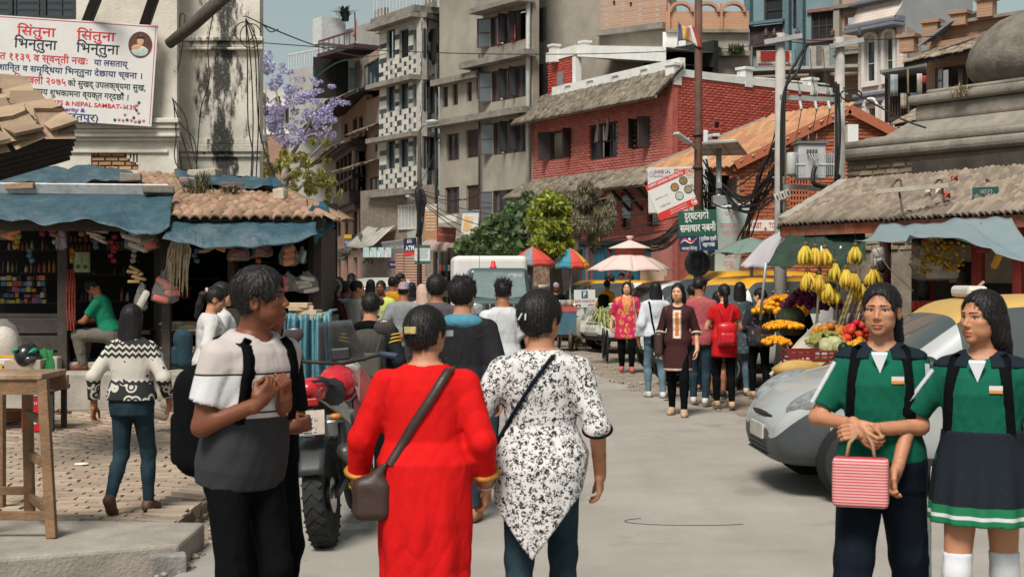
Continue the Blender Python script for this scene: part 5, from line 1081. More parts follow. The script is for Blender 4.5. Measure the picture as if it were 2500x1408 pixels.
for k in range(4):m.cyl(SFc.pt(.3,10.4-.0+.35*k,.35),SFc.pt(SFc.L,10.9+.35*k,.35),.02,n=5)
m.build('terrace_rail',mk('rail_grey',(.3,.3,.29),.5),gb);gb.children[-1]['kind']='stuff'
aw=wem('shop_awning',(-2,50,2.8),'dusty pink half-barrel plastic shop awning beside the vine','awning');BF=Fac((GX(1075,52.5),52.5),(GX(1150,50.6),50.6));zc=BF.z(1110,612)
m=MB();m.sheet(lambda u,v:BF.pt(BF.L*u,zc-.05+.55*math.sin(v*1.57),.05+.95*math.cos(v*1.57)),26,10,.01);m.build('canopy',mk('awning_pink',(.33,.24,.21),.7,.2),aw,True)
for k in range(5):a,_=AF.uD(1066+16*k);m=MB();AF.fbox(m,a-.06,a+.06,0,2.6,.0,.12);m.build('shop_post',M_wd,gb)
m=MB();AF.fbox(m,0.02,AF.L*.6,.05,2.6,.0,.03);m.build('shop_opening',mk('shop_dark',(.03,.025,.022),.8,.5,4),gb)
rr=random.Random(5)
for k in range(22):c=AF.pt(rr.uniform(.05,AF.L*.45),rr.choice((.8,1.3,1.75)),.12);tag(MB().box(c+Vc((0,0,.1)),(.2,.15,.22),.5).build('shop_carton',mk('shopgoods_%d'%(k%5),cols[k%5],.6),None),'small coloured carton on a shelf in the shop under the pink awning','carton','cartons in the awning shop')
sgn=[('brown_shop_sign','tall orange-brown price list board above the street shop',W(1036,497,50),W(1067,497,50),W(1036,585,50),(.36,.19,.09)),('maroon_shop_sign','maroon shop sign board under the tin porch',W(1068,553,49.5),W(1112,556,49.2),W(1068,590,49.5),(.17,.035,.025)),('framed_poster','framed white and yellow poster hanging by the vine',W(1134,514,47),W(1174,513,46.6),W(1123,572,47),(.5,.48,.44))]
for nm,lb,a,b_,c_,col in sgn:
 bd,bw_,bh_=board(nm,lb,'sign',a,b_,c_,mk(nm,col,.6,.12),.05)
 if nm[0]=='b':
  for k in range(14):MB().box(((k%2-.5)*bw_*.4,bh_*(.30-.055*(k//2*1.6)),.03),(bw_*.36,bh_*.035,.006)).build('printed_line',mk('sign_line',(.55,.42,.30),.6),bd)
  MB().box((0,bh_*.4,.03),(bw_*.9,bh_*.15,.006)).build('sign_head',mk('sign_head',(.5,.45,.38),.6),bd)
 elif nm[0]=='m':text('Shree Bhojanalaya',.14,mk('sign_gold',(.45,.25,.15),.6),bd,Matrix.Translation((0,0,.03)),width=bw_*.85)
 else:MB().box((-.08,-.05,.03),(bw_*.55,bh_*.6,.006)).build('poster_print',mk('poster_yellow',(.52,.34,.16),.6,.3,8),bd);MB().box((0,bh_*.44,.03),(bw_,bh_*.1,.006)).build('poster_head',mk('poster_blue',(.1,.15,.18),.6),bd)
m=MB();m.sheet(lambda u,v:W(1070+45*u,545-16*v-6*u,49.6-1.2*(1-v)),8,3,.02);tag(m.build('tin_porch',mk('tin_sheet',(.42,.38,.33),.6,.2,8),None),'rusty tin porch roof above the maroon sign','porch')
mo=wem('mosaic_house',(-4.6,56,0),'narrow house faced in white and grey-blue mosaic slabs with dark glass bays','house')
M0,M1,M2=Vc((GX(926,57.2),57.2)),Vc((GX(1028,54.2),54.2)),Vc((GX(1070,55.4),55.4));MF,MS=Fac(M0,M1),Fac(M1,M2)
M_ms=isl('mosaic_slab',(.52,.49,.44),.6,.16,.02,.1,20,.35,(.35,.31,.26),1.2);M_md=isl('mosaic_dark',(.045,.055,.058),.4,.5,.03,.1)
slabs,darks=[],[]
sp_=MB();sp_.add([(-.5,-.5,0),(.5,-.5,0),(.5,.5,0),(-.5,.5,0),(-.48,-.49,.5),(.48,-.49,.5),(.48,.49,.5),(-.48,.49,.5)],[(4,5,6,7),(0,1,5,4),(1,2,6,5),(2,3,7,6),(3,0,4,7)]);spm=sp_.mesh('facing_slab');sp2=spm.copy()
lv=[(0,38,135),(1,168,237),(2,337,413),(3,480,530)]
bands=[(MF,0,MF.L,MF.z(980,197),MF.z(980,143)),(MF,0,MF.L,MF.z(980,332),MF.z(980,268)),(MF,0,MF.L,MF.z(980,470),MF.z(980,409))]
holes=[]
for y0,y1 in((72,143),(203,272),(334,412)):
 for x0,x1 in((944,965),(975,998),(1009,1030)):holes.append(MF.rect(x0,x1-1,y0,y1))
MF.wall(mo,2.2,MF.z(980,45),mk('mosaic_back',(.35,.33,.3),.9),holes,.25);MS.wall(mo,2.2,MF.z(980,45),MATS['mosaic_back'],[],.2)
rr=random.Random(17)
for fac,a0,a1,z0,z1 in bands:
 x,y,n=fac.axes();nx=18;bw0=(a1-a0)/nx;rows=5;bh0=(z1-z0)/rows
 for i in range(nx):
  for j in range(rows):
   M_=fr(fac.pt(a0+(i+.5)*bw0,z0+(j+.5)*bh0,.002),x*bw0*.97,y*bh0*.97,n*.03);(darks if i%2 and(j*2+i)%4==1 or i in(0,8)and j==2 else slabs).append((0,M_))
for z0,z1 in((MF.z(980,143),MF.z(980,70)),(MF.z(980,268),MF.z(980,205)),(MF.z(980,409),MF.z(980,337))):
 x,y,n=MF.axes()
 for px0,px1 in((927,944),(965,975),(998,1009)):
  a0,a1=MF.uD(px0)[0],MF.uD(px1)[0]
  for j in range(6):bh0=(z1-z0)/6;(darks if(j+int(px0))%3==0 else slabs).append((0,fr(MF.pt((a0+a1)/2,z0+(j+.5)*bh0,.002),x*(a1-a0)*.97,y*bh0*.97,n*.03)))
x,y,n=MS.axes();zz=4.7;j=0;zmax=MF.z(980,45)
while zz<zmax-.3:
 for i in range(5):bw0=MS.L/5;(darks if(i+j*2)%5 in(1,)or(i*3+j)%7==0 else slabs).append((0,fr(MS.pt((i+.5)*bw0,zz+.17+(.17 if i%2 else 0),.002),x*bw0*.97,y*.33,n*.03)))
 zz+=.345;j+=1
pieces(mo,'facing_slab',[spm],slabs,M_ms,300,restname='facing_slabs_beyond');pieces(mo,'dark_facing_slab',[sp2],darks,M_md,150,restname='dark_facing_slabs_beyond')
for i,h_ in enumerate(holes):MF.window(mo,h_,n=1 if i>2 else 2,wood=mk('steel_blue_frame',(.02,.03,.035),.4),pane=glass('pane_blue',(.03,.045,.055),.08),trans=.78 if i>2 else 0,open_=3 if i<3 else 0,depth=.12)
for py,px in((137,980),(200,980),(335,980),(472,980)):
 zz=MF.z(px,py)if py!=137 else MF.z(980,52);m=MB();MF.fbox(m,-.35,MF.L+.02,zz-.1,zz+.08,.002,.45);MS.fbox(m,0.03,MS.L,zz-.1,zz+.08,.002,.25);m.build('ledge',M_ledge,mo)
zr=MF.z(980,45);m=MB();MF.fbox(m,-.2,MF.L,zr,zr+.25,-1.5,.3);m.build('roof_slab',M_ledge,mo)
m=MB()
for k in range(26):a=-.3+(MF.L+3.6)*k/25;m.cyl(MF.pt(a,zr+.2,.1-.0),MF.pt(a,zr+1.3,.1),.018,n=5)
m.cyl(MF.pt(-.3,zr+1.3,.1),MF.pt(MF.L+3.3,zr+1.3,.1),.03,n=6);ra_=m.build('roof_railing',mk('white_rail',(.55,.54,.52),.5),mo);ra_['kind']='stuff'
m=MB();MF.fbox(m,MF.L*.85,MF.L*1.05,zr+.2,zr+1.8,-.6,-.4);MF.fbox(m,-.9,.05,zr-.2,zr+.75,-.4,-.2);m.build('roof_post',M_grey,mo)
GFc=Fac((GX(880,58),58),(GX(1062,53.6),53.6));GFc.wall(mo,0,5.0,mk('shop_wall',(.2,.16,.13),.9,.3),[GFc.rect(968,985,610,700),GFc.rect(990,1040,610,700)],.1,'ground_floor_wall')
for x0,x1 in((968,987),(989,1040)):
 r_=GFc.rect(x0,x1,612,690);a0,a1=min(r_[:2]),max(r_[:2]);m=MB();m.sheet(lambda u,v:GFc.pt(a0+(a1-a0)*u,.02+(r_[3])*v,.03+.018*math.sin(v*24*6.283)),1,192,.0);m.build('roller_shutter',mk('shutter_pink',(.42,.25,.18),.6,.12,3),mo,True)
r_=GFc.rect(975,1018,500,560);w_=GFc.window(mo,r_,n=5,wood=mk('white_wood',(.5,.49,.46),.6),pane=mk('lace',(.38,.38,.36),.8,.2,30),depth=-.06)
sg,w0,h0=board('bank_machine_sign','navy and red cash machine sign with a white house symbol','sign',W(987,583,48.5),W(1016,580,48.3),W(988,624,48.5),paint('sign_navy',(.012,.02,.05)),.08)
text('ATM',.24,M_wht,sg,Matrix.Translation((0,-.06,.045)),width=w0*.72,bold=.004);MB().box((0,-h0*.40,.042),(w0,h0*.2,.006)).build('red_band',paint('sign_red',(.55,.03,.03)),sg)
for a,b_ in(((-.07,.13),(-.07,.22)),((-.07,.22),(.07,.22)),((.07,.22),(.07,.13)),((-.07,.13),(0,.17)),((0,.17),(.07,.13))):MB().bar((a[0],a[1],.045),(b_[0],b_[1],.045),.018,.006).build('symbol',M_wht,sg)
sg,w0,h0=board('slanting_shop_sign','long pale lilac shop fascia sign with painted name','sign',W(930,592,51),W(988,585,49.5),W(945,620,51),mk('lilac_board',(.28,.27,.29),.6,.1),.06);text('Old Samay',.2,M_wht,sg,Matrix.Translation((.1,0,.035)),width=w0*.6,shear=.3)
sg,w0,h0=board('notice_banner','green and white notice banner tied to the street pole','banner',W(1012,598,44),W(1050,598,43.8),W(1013,644,44),mk('notice_white',(.48,.5,.48),.6,.08),.02)
MB().box((0,h0*.42,.012),(w0,h0*.16,.004)).build('green_head',mk('notice_green',(.03,.09,.07),.6),sg);MB().box((0,-h0*.42,.012),(w0,h0*.16,.004)).build('green_foot',MATS['notice_green'],sg)
for k in range(6):MB().box((-.02*(k%2),h0*(.25-.09*k),.012),(w0*(.8-.1*(k%3)),h0*.025,.003)).build('printed_line',mk('notice_ink',(.12,.16,.15),.6),sg)
m=MB();m.sheet(lambda u,v:GFc.pt(GFc.rect(902,960,0,1)[0]+2.1*u,2.75+.8*v-.1*math.sin(u*3),1.1-1.0*v),12,4,.02);tag(m.build('canvas_awning',mk('dirty_canvas',(.42,.38,.33),.8,.25,3),None,True),'dirty cream canvas awning with tattered fringe over the dark shop','awning')
for k in range(7):c=W(893+9*k,628,50.2);m=MB();m.sheet(lambda u,v:c+Vc((.22*u-.1,.02*math.sin(u*5),.35*v-.2*(k%2)*u*v)),3,3,.004);tag(m.build('drying_rag',mk('rag_%d'%(k%2),((.35,.45,.45),(.5,.5,.48))[k%2],.8),None),'pale rag pegged under the canvas awning','rag','rags under the canvas awning')
sg,w0,h0=board('purple_shop_sign','small purple shop sign with white lettering hanging by the shutter','sign',W(948,636,47),W(965,636,47),W(948,655,47),paint('sign_purple',(.03,.012,.06)),.03);text('Ncell',.1,M_wht,sg,Matrix.Translation((.03,0,.018)),width=w0*.6)
NB=wem('carved_window_house',(-6.8,63,0),'old brick house with carved wooden bay window and sagging tiled eaves','house')
N0,N1=Vc((GX(800,76),76)),Vc((GX(893,60.5),60.5));NF=Fac(N0,N1);N2=Vc((GX(930,58.3),58.3));NG=Fac(N1+Vc((.02,-.02)),N2)
M_nb=brickmat('old_brick',(.30,.15,.10),(.36,.19,.13),(.28,.2,.15),.24,.08,.6,(.22,.15,.115));M_nb2=brickmat('tan_brick',(.34,.22,.15),(.38,.26,.18),(.3,.23,.18),.24,.08,.5,(.22,.17,.13))
h1=[NF.rect(x0,x1,y0,y1)for x0,x1,y0,y1 in((823,846,405,472),(853,892,395,475),(822,832,525,577),(840,850,523,577),(862,872,512,575),(877,886,510,575),(824,833,305,345),(840,849,300,340),(861,872,288,332),(876,886,283,330),(805,812,325,350))]
h2=[NF.rect(x0,x1,628,700)for x0,x1 in((820,832),(840,850),(862,872),(803,812))];h2=[(a,b_,.02,z1)for a,b_,z0,z1 in h2]
NF.wall(NB,0,NF.z(860,262),M_nb,h1+h2,.3)
for i,h_ in enumerate(h1):NF.window(NB,h_,n=3 if i==0 else(4 if i==1 else 1),wood=M_wd,depth=.08,bars=3 if i>1 else 0,open_=7 if i==0 else(1 if i in(2,3,6,7)else 0),trans=.35 if i<2 else 0)
for h_ in h2:m=MB();NF.fbox(m,min(h_[:2]),max(h_[:2]),h_[2],h_[3],-.2,-.15);m.build('door',mk('brown_door',(.08,.035,.025),.6,.3),NB)
r_=h1[1];a0,a1=min(r_[:2]),max(r_[:2])
bay=MB();NF.fbox(bay,a0-.3,a1+.3,r_[2]-.5,r_[2],0,.75);bo=bay.build('carved_bay',M_wd,NB,bevel=.05)
for k in range(5):m=MB();x=a0-.2+(a1-a0+.4)*k/4;NF.fbox(m,x-.09,x+.09,r_[2],r_[3]+.2,.45,.6);m.build('carved_post',M_wd,bo,bevel=.03)
for z0,z1,o in((r_[3]+.2,r_[3]+.5,.7),(r_[3]+.5,r_[3]+.75,.95),(r_[2]+.55,r_[2]+.7,.58),(r_[2]-.75,r_[2]-.5,.5)):m=MB();NF.fbox(m,a0-.35*o,a1+.35*o,z0,z1,0.02,o);m.build('carved_rail',M_wd,bo,bevel=.04)
m=MB();NF.fbox(m,a0-.2,a1+.2,r_[2],r_[3]+.2,.3,.34);m.build('lattice',mk('lattice_wood',(.03,.02,.015),.7,.6,22,.8,30),bo)
lean_roof(NB,NF,NF.uD(822)[0],NF.L+.3,NF.z(870,372),NF.z(870,348),1.3,.02,isl('brown_roof_tile',(.20,.15,.11),.95,.3),.3,.3,9,60)
lean_roof(NB,NF,-.5,NF.L+.2,NF.z(860,278),NF.z(860,236),1.5,-1.2,MATS['brown_roof_tile'],.35,.35,10,60)
for py,o in((487,.18),(497,.1),(600,.2)):m=MB();NF.fbox(m,0,NF.L,NF.z(860,py)-.1,NF.z(860,py)+.08,.002,o);m.build('cornice',M_nb,NB)
NB2=wem('timber_front_house',(-5.8,59,0),'narrow old tan brick house with timber window bands between the carved and mosaic houses','house')
h3=[NG.rect(x0,x1,y0,y1)for x0,x1,y0,y1 in((903,925,432,480),(915,922,330,370),(916,926,536,582))];NG.wall(NB2,0,NG.z(910,240),M_nb2,h3,.3)
for h_ in h3:NG.window(NB2,h_,n=2,wood=M_wd,depth=.06,pane=mk('lace',(.38,.38,.36)))
lean_roof(NB2,NG,-.8,NG.L+.1,NG.z(905,415),NG.z(905,395),1.2,.02,MATS['brown_roof_tile'],.3,.3,11,40);lean_roof(NB2,NG,-.5,NG.L+.1,NG.z(905,322),NG.z(905,308),.6,.02,MATS['brown_roof_tile'],.3,.3,12,40);lean_roof(NB2,NG,-.6,NG.L+.1,NG.z(905,232),NG.z(905,205),1.0,-.8,MATS['brown_roof_tile'],.3,.3,13,40)
m=MB();NG.fbox(m,-.1,NG.L,NG.z(905,520),NG.z(905,485),.002,.3);m.build('timber_band',M_wd,NB2)
for i,h_ in enumerate([NG.rect(x0,x1,545,590)for x0,x1 in((900,908),(912,920),(928,938))]):NG.window(NB2,h_,n=1,wood=M_wd,depth=-.06,pane=mk('lace',(.38,.38,.36)))
sg,w0,h0=board('lightbox_sign','tall dark lightbox shop sign with yellow top on the carved house','sign',W(848,572,58),W(866,572,57.8),W(848,612,58),mk('sign_slate',(.09,.11,.12),.5),.4);MB().box((0,h0*.36,.205),(w0,h0*.22,.01)).build('yellow_top',paint('sign_yellow',(.6,.36,.02)),sg);text('Mobile',.16,M_wht,sg,Matrix.Translation((0,0,.206)),width=w0*.7)
sg,w0,h0=board('orange_shop_sign','orange and red shop sign low on the carved house','sign',W(775,590,48),W(801,590,48),W(775,617,48),paint('sign_orange',(.65,.28,.02)),.1);MB().box((0,-h0*.25,.055),(w0,h0*.4,.006)).build('red_band',paint('sign_red',(.55,.03,.03)),sg)
for(px0,py0,px1,py1,n,nm)in((800,602,850,618,16,'along the carved house front'),(878,575,905,640,12,'beside the lightbox sign'),(890,640,925,560,6,'climbing to the timber house')):
 b_=wem('cable_tangle',W(px0,py0,57),'thick tangle of grey cables '+nm,'cables')
 for k in range(n):q=rr.uniform;cable([W(px0+q(-4,4),py0+q(-8,8),56.8),W((px0+px1)/2+q(-12,12),(py0+py1)/2+q(0,24),56.2),W(px1+q(-6,6),py1+q(-8,8),56.5)],.035,parent=b_,mat=mk('cable_grey',(.13,.11,.09),.7),n=6)
def block(name,label,pts,z0,z1,mat,cat='house',extra=None):
 root=wem(name,(pts[0][0],pts[0][1],0),label,cat);fs=[Fac(pts[i],pts[i+1])for i in range(len(pts)-1)]
 for f_ in fs:f_.wall(root,z0,z1,mat,[],.3)
 return root,fs
tr_,fs=block('terrace_house','grey rendered house top with a jutting balcony box and potted shrub',[(GX(822,70),70),(GX(935,66),66)],8,GZ(45,66),mk('pale_render',(.34,.33,.31),.9,.15,1,.2,20,dirt=.6,dcol=(.12,.115,.11),dscale=.6,streak=2))
f0=fs[0];m=MB();f0 .fbox(m,.0,1.0,f0 .z(850,108),f0 .z(850,45),0,1.3);m.build('balcony_box',mk('balcony_white',(.5,.5,.49),.8),tr_);f0 .window(tr_,f0 .rect(900,918,150,215),n=2,wood=M_wd,depth=-.06);m=MB();f0 .fbox(m,0.9,f0 .L,f0 .z(880,138),f0 .z(880,128),0,1.5);m.build('balcony_slab',mk('maroon_slab',(.06,.03,.035),.7),tr_)
for k in range(8):m=MB();a=1.0+(f0 .L-1.0)*k/7;m.cyl(f0 .pt(a,f0 .z(880,128),1.45),f0 .pt(a,f0 .z(880,98),1.45),.025,n=5);m.build('baluster',mk('maroon_rail',(.10,.04,.05),.6),tr_)
m=MB();f0 .fbox(m,1.0,f0 .L,f0 .z(880,100),f0 .z(880,96),1.42,1.48);m.build('handrail',MATS['maroon_rail'],tr_)
bt,fs=block('low_terrace_house','low pale concrete terrace house with white railings beyond the jacaranda',[(GX(705,74),74),(GX(860,70),70)],5,GZ(160,72),mk('pale_render2',(.36,.34,.31),.9,.15,1,.2,20,dirt=.5,dcol=(.15,.14,.13),dscale=.6,streak=2));f0=fs[0];zz=GZ(160,72)
for k in range(24):m=MB();a=f0 .L*k/23;m.cyl(f0 .pt(a,zz,0),f0 .pt(a,zz+.8,0),.025,n=5);m.build('baluster',MATS['white_rail'],bt)
m=MB();f0 .fbox(m,0,f0 .L,zz+.8,zz+.87,-.04,.04);m.build('handrail',MATS['white_rail'],bt)
gs=wem('green_roof_shelter',W(830,190,67),'dark green curved roof shelter on a terrace','shelter');M_gm=mk('green_metal',(.015,.05,.045),.5)
m=MB();m.sheet(lambda u,v:W(762+115*u,200-52*math.sin(min(1,u*1.25)*1.57),67-3*v),16,2,.06);m.build('canopy',M_gm,gs)
for px in(768,822,858):m=MB();m.cyl(W(px,165,66.5),W(px,238,66.5),.06,n=6);m.build('post',M_gm,gs)
m=MB();m.box(W(880,205,66.6),(1.0,1.0,1.4));m.build('blue_cabin',mk('pale_blue',(.22,.32,.36),.7),gs);m=MB();m.box(W(845,190,69),(3.2,.1,2));m.build('back_panel',mk('dark_room',(.012,.011,.010)),gs)
dg,fs=block('dark_glass_house','dark glazed upper storey above the carved window house',[(GX(868,66),66),(GX(935,61),61)],8,GZ(130,63),M_nb2);f0=fs[0]
f0 .window(dg,f0 .rect(893,932,150,212),n=4,wood=mk('steel_blue_frame',(.02,.03,.035)),pane=glass('pane_blue'),depth=-.06);m=MB();f0 .fbox(m,0,f0 .L*.5,f0 .z(890,210),f0 .z(890,140),.0,.04);m.build('dark_wall_panel',mk('render_dark',(.16,.14,.12),.9,.3),dg)  # darker rendered panel over the left half of the upper wall
wr_,fs=block('white_far_house','white far house with a balustrade seen through the jacaranda',[(GX(560,95),95),(GX(790,92),92)],0,GZ(215,93),mk('far_white',(.42,.40,.37),.9,.15,.8,.1,10,dirt=.5,dcol=(.2,.18,.16),dscale=.4));f0=fs[0]
for k in range(9):f0 .window(wr_,f0 .rect(645+18*k,655+18*k,262,300),n=1,wood=M_wd,depth=-.06)
m=MB();f0 .fbox(m,0,f0 .L,GZ(262,93),GZ(250,93),0,1.0);f0 .fbox(m,0,f0 .L,GZ(330,93),GZ(318,93),0,1.0);m.build('ledge',M_wht,wr_)
fb,fs=block('far_brick_house','brick house closing the street behind the jacaranda',[(GX(600,84),84),(GX(815,80),80)],0,GZ(330,82),M_nb);f0=fs[0]
for k in range(4):f0 .window(fb,f0 .rect(660+32*k,672+32*k,420,470),n=2,wood=M_wd,depth=-.06);f0 .window(fb,f0 .rect(660+32*k,672+32*k,520,580),n=2,wood=M_wd,depth=-.06)
m=MB();p=W(868,100,64);m.cyl(p,W(866,30,64),.03,n=5);fl=wem('faded_flag',p,'faded red and white flag on a thin rooftop pole','flag');m.build('pole',M_cab,fl);m=MB();m.sheet(lambda u,v:W(864+5*u+3*math.sin(v*5),45+45*v,64),4,8,.01);m.build('cloth',mk('faded_red',(.4,.12,.1),.8,.4,6),fl,True)
# houses behind on the right
M_ob=brickmat('orange_brick',(.46,.20,.10),(.52,.25,.13),(.40,.28,.2),.24,.085,.35,(.36,.24,.18));M_rb2=brickmat('rough_brick',(.34,.18,.11),(.44,.25,.16),(.36,.29,.24),.24,.085,.7,(.36,.31,.26))
bh=wem('brick_loft',(10,47,0),'rough orange brick upper storey with two small holes on a concrete ledge','house');BF=Fac((GX(1466,48.2),48.2),(GX(1627,46.6),46.6))
BF.wall(bh,BF.z(1550,68),15,M_rb2,[BF.rect(1496,1502,2,14),BF.rect(1537,1543,6,17)],.2);m=MB();BF.fbox(m,-.02,BF.L,BF.z(1550,80),BF.z(1550,66),0,.25);m.build('ledge',M_ledge,bh)
gf2=Fac((GX(1455,48.3),48.3),(GX(1640,46.7),46.7));gf2 .wall(bh,2,BF.z(1550,79),M_grey,[],.2,'lower_wall')
ab=wem('arched_balcony_house',(12,46,0),'orange brick roof balcony with three round arches over a weathered wall','house');CF=Fac((GX(1625,46.5),46.5),(GX(1828,46.5),46.5));
CF.wall(ab,CF.z(1700,75),CF.z(1700,28),M_ob,[],.25)
for k in range(3):
 x0,x1=1630+64*k,1694+64*k;cx=(x0+x1)/2;rc_=[CF.pt(CF.uD(cx+27*math.cos(t))[0],CF.z(cx,30-22*math.sin(t)),0)for t in np.linspace(0,math.pi,13)]
 for q in range(12):t=(q+.5)/12*math.pi;p=CF.pt(CF.uD(cx+26*math.cos(t))[0],CF.z(cx,29-20*math.sin(t)),.02);m=MB();m.bar(rc_[q]+Vc((0,.03,0)),rc_[q+1]+Vc((0,.03,0)),.28,.10,up=(0,0,1)if abs(math.cos(t))<.9 else(1,0,0));m.build('arch_brick',M_ob,ab)
 m=MB();CF.fbox(m,CF.uD(x0)[0],CF.uD(x0+5)[0],CF.z(cx,75),CF.z(cx,10),0.02,.12);m.build('pilaster',M_ob,ab)
CF.wall(ab,2,CF.z(1700,76),mk('weathered_wall',(.36,.31,.26),.95,.25,1.5,.5,20,dirt=.8,dcol=(.34,.19,.12),dscale=.7),[],.2,'lower_wall');m=MB();CF.fbox(m,0,CF.L,CF.z(1700,82),CF.z(1700,74),.003,.2);m.build('ledge',M_ledge,ab);m=MB();CF.fbox(m,-.1,.65,CF.z(1640,160),CF.z(1640,80),.003,.1);m.build('pillar',M_wht,ab)
m=MB();CF.fbox(m,CF.L*.2,CF.L,CF.z(1740,140),CF.z(1740,128),.003,.35);m.build('planter_ledge',M_ledge,ab)
for k,px in enumerate((1720,1735,1750,1790,1805)):tuft('potted_plant','small green potted plant on the weathered planter ledge',W(px,128,46.0),40,.42,(.06,.085,.03),.9,30+k,.025)['group']='potted plants on the ledge'
lat=MB();
for i in range(6):
 for j in range(7):lat.box(W(1657+6*i,118+6*j,46.2),(.05,.03,.05),0)
o=lat.build('lattice_block',M_wht,ab);o['kind']='stuff';m=MB();m.box(W(1672,136,46.3),(.55,.03,.6));m.build('lattice_panel',mk('lattice_dark',(.12,.1,.09),.9),ab)
te=wem('teal_house',(18,52,0),'pale teal painted house with a dark paned window and balcony','house');TF=Fac((GX(1828,53),53),(GX(2046,51),51));M_te=mk('teal_paint',(.17,.25,.27),.8,.12,1,.15,20,dirt=.4,dcol=(.1,.13,.13),dscale=.7)
hs_=[TF.rect(1980,2034,30,96),TF.rect(1935,1955,-10,70),TF.rect(1865,1922,-10,57)];TF.wall(te,2,15.5,M_te,hs_,.3)
for i,h_ in enumerate(hs_):TF.window(te,h_,n=3 if i==0 else 1,wood=M_wd,trans=.5,depth=.1,bars=3 if i==0 else 0)
m=MB();TF.fbox(m,TF.uD(1972)[0],TF.uD(2040)[0],TF.z(2000,30),TF.z(2000,22),0,.1);m.build('window_band',mk('dusty_red',(.25,.10,.09),.8),te);m=MB();TF.fbox(m,TF.uD(1972)[0],TF.uD(2040)[0],TF.z(2000,104),TF.z(2000,97),0,.1);m.build('window_band',mk('dusty_red',(.25,.10,.09),.8),te)
for px in(1832,1926,1960):m=MB();a=TF.uD(px)[0];TF.fbox(m,a-.12,a+.12,6,15.5,.003,.3);m.build('column',mk('teal_dark_paint',(.10,.16,.18),.7),te)
m=MB();TF.fbox(m,0.1,TF.uD(1925)[0],TF.z(1880,62),TF.z(1880,55),.3,.5);m.build('balcony_rail',MATS['teal_dark_paint'],te);m=MB();TF.fbox(m,.1,TF.uD(1925)[0],TF.z(1880,115),TF.z(1880,64),.2,.26);m.build('balcony_panel',mk('balcony_goods',(.06,.04,.04),.8,.8,6),te)
cpx=wem('red_carpet',W(1890,140,46),'red oriental carpet with cream border hung over a wall','carpet');m=MB();c0=W(1890,142,46);m.sheet(lambda u,v:c0+Vc((1.14*(u-.5),.02*math.sin(u*8),.48*(v-.5))),8,2,.02);m.build('border',mk('carpet_cream',(.42,.33,.24),.9,.5,16),cpx);m=MB();m.box(c0+Vc((.02,-.03,.07)),(.92,.02,.3));m.build('field',mk('carpet_red',(.22,.015,.015),.9,.25,12),cpx);m=MB();m.box(c0+Vc((0,0,-.2)),(1.06,.03,.05));m.build('carpet_band',mk('carpet_brown',(.16,.03,.02),.9),cpx)
yw=wem('yard_wall',(16,46,0),'crumbling brick yard wall with square posts below the teal house','wall');YF=Fac((GX(1826,47),47),(GX(2098,46),46));YF.wall(yw,2,YF.z(1950,162),M_rb2,[],.2)
for px in(1822,1993,2010):m=MB();a=YF.uD(px)[0];YF.fbox(m,a-.22,a+.22,6,YF.z(px,115),.003,.25);m.build('post',mk('cement_post',(.3,.26,.22),.95,.25),yw)
m=MB();YF.fbox(m,0,YF.L,YF.z(1950,182),YF.z(1950,176),.1,1.2);m.build('tin_edge',mk('tin_grey',(.3,.29,.27),.6),yw)
cb_=wem('brick_stair_tower',(20,52,0),'grey concrete frame with rough brick infill between the teal and pink houses','house');KF=Fac((GX(2042,51),51),(GX(2105,50.4),50.4));KF.wall(cb_,2,15.2,M_rb2,[KF.rect(2062,2090,40,70)],.3)
for py in(14,118,128):m=MB();KF.fbox(m,0,KF.L,KF.z(2070,py+8),KF.z(2070,py),.003,.3);m.build('beam',M_ledge,cb_)
m=MB();KF.fbox(m,0,.22,3,15.2,.003,.25);m.build('column',M_grey,cb_)
pk=wem('pink_brick_house',(24,44,0),'pale pink brick bay house with white arched windows and blue cornice','house');M_pk=brickmat('pale_pink_brick',(.52,.43,.38),(.55,.46,.41),(.42,.34,.3),.4,.11,.2,(.4,.34,.3))
KA,KB,KC=Vc((GX(2095,45),45)),Vc((GX(2205,43.4),43.4)),Vc((GX(2250,45.5),45.5));F1,F2=Fac(KA,KB),Fac(KB,KC)
ws_=[F1 .rect(2115,2138,100,200),F1 .rect(2163,2182,92,192),F1 .rect(2117,2140,262,320),F1 .rect(2165,2184,262,320)];F1 .wall(pk,2,F1 .z(2150,70),M_pk,ws_,.15);F2 .wall(pk,2,F1 .z(2150,70),M_pk,[],.2)
M_wf=mk('white_frame',(.62,.60,.56),.6,.05)
for h_ in ws_:
 F1 .window(pk,h_,n=1,wood=M_wf,trans=.45,depth=.05);a0,a1=min(h_[:2]),max(h_[:2]);m=MB();F1 .fbox(m,a0-.14,a0-.02,h_[2]-.15,h_[3]+.05,.002,.08);F1 .fbox(m,a1+.02,a1+.14,h_[2]-.15,h_[3]+.05,.002,.08);F1 .fbox(m,a0-.02,a1+.02,h_[2]-.15,h_[2]-.02,.002,.08);m.build('surround',M_wf,pk)
 m=MB();P_=[F1 .pt((a0+a1)/2+((a1-a0)/2+.08)*math.cos(t),h_[3]+.05+.2*math.sin(t),.05)for t in np.linspace(0,math.pi,9)];m.tube(P_,.07,6);m.build('arch',M_wf,pk)
M_bc=mk('blue_cornice',(.15,.17,.20),.7)
for py,o in((72,.55),(62,.5),(55,.35),(2,.3),(228,.12),(245,.1)):zz=F1 .z(2150,py);m=MB();F1 .fbox(m,-.15,F1 .L+.1,zz-.05,zz+.06,.002,o);m.build('cornice',M_bc,pk,bevel=.02)
m=MB();m.sheet(lambda u,v:F1 .pt(F1 .L*u*1.02,F1 .z(2150,55)+(F1 .z(2150,5)-F1 .z(2150,55))*v,.45*(1-v)**1.6+.02),4,8,.05);m.build('curved_hood',M_pk,pk,True)
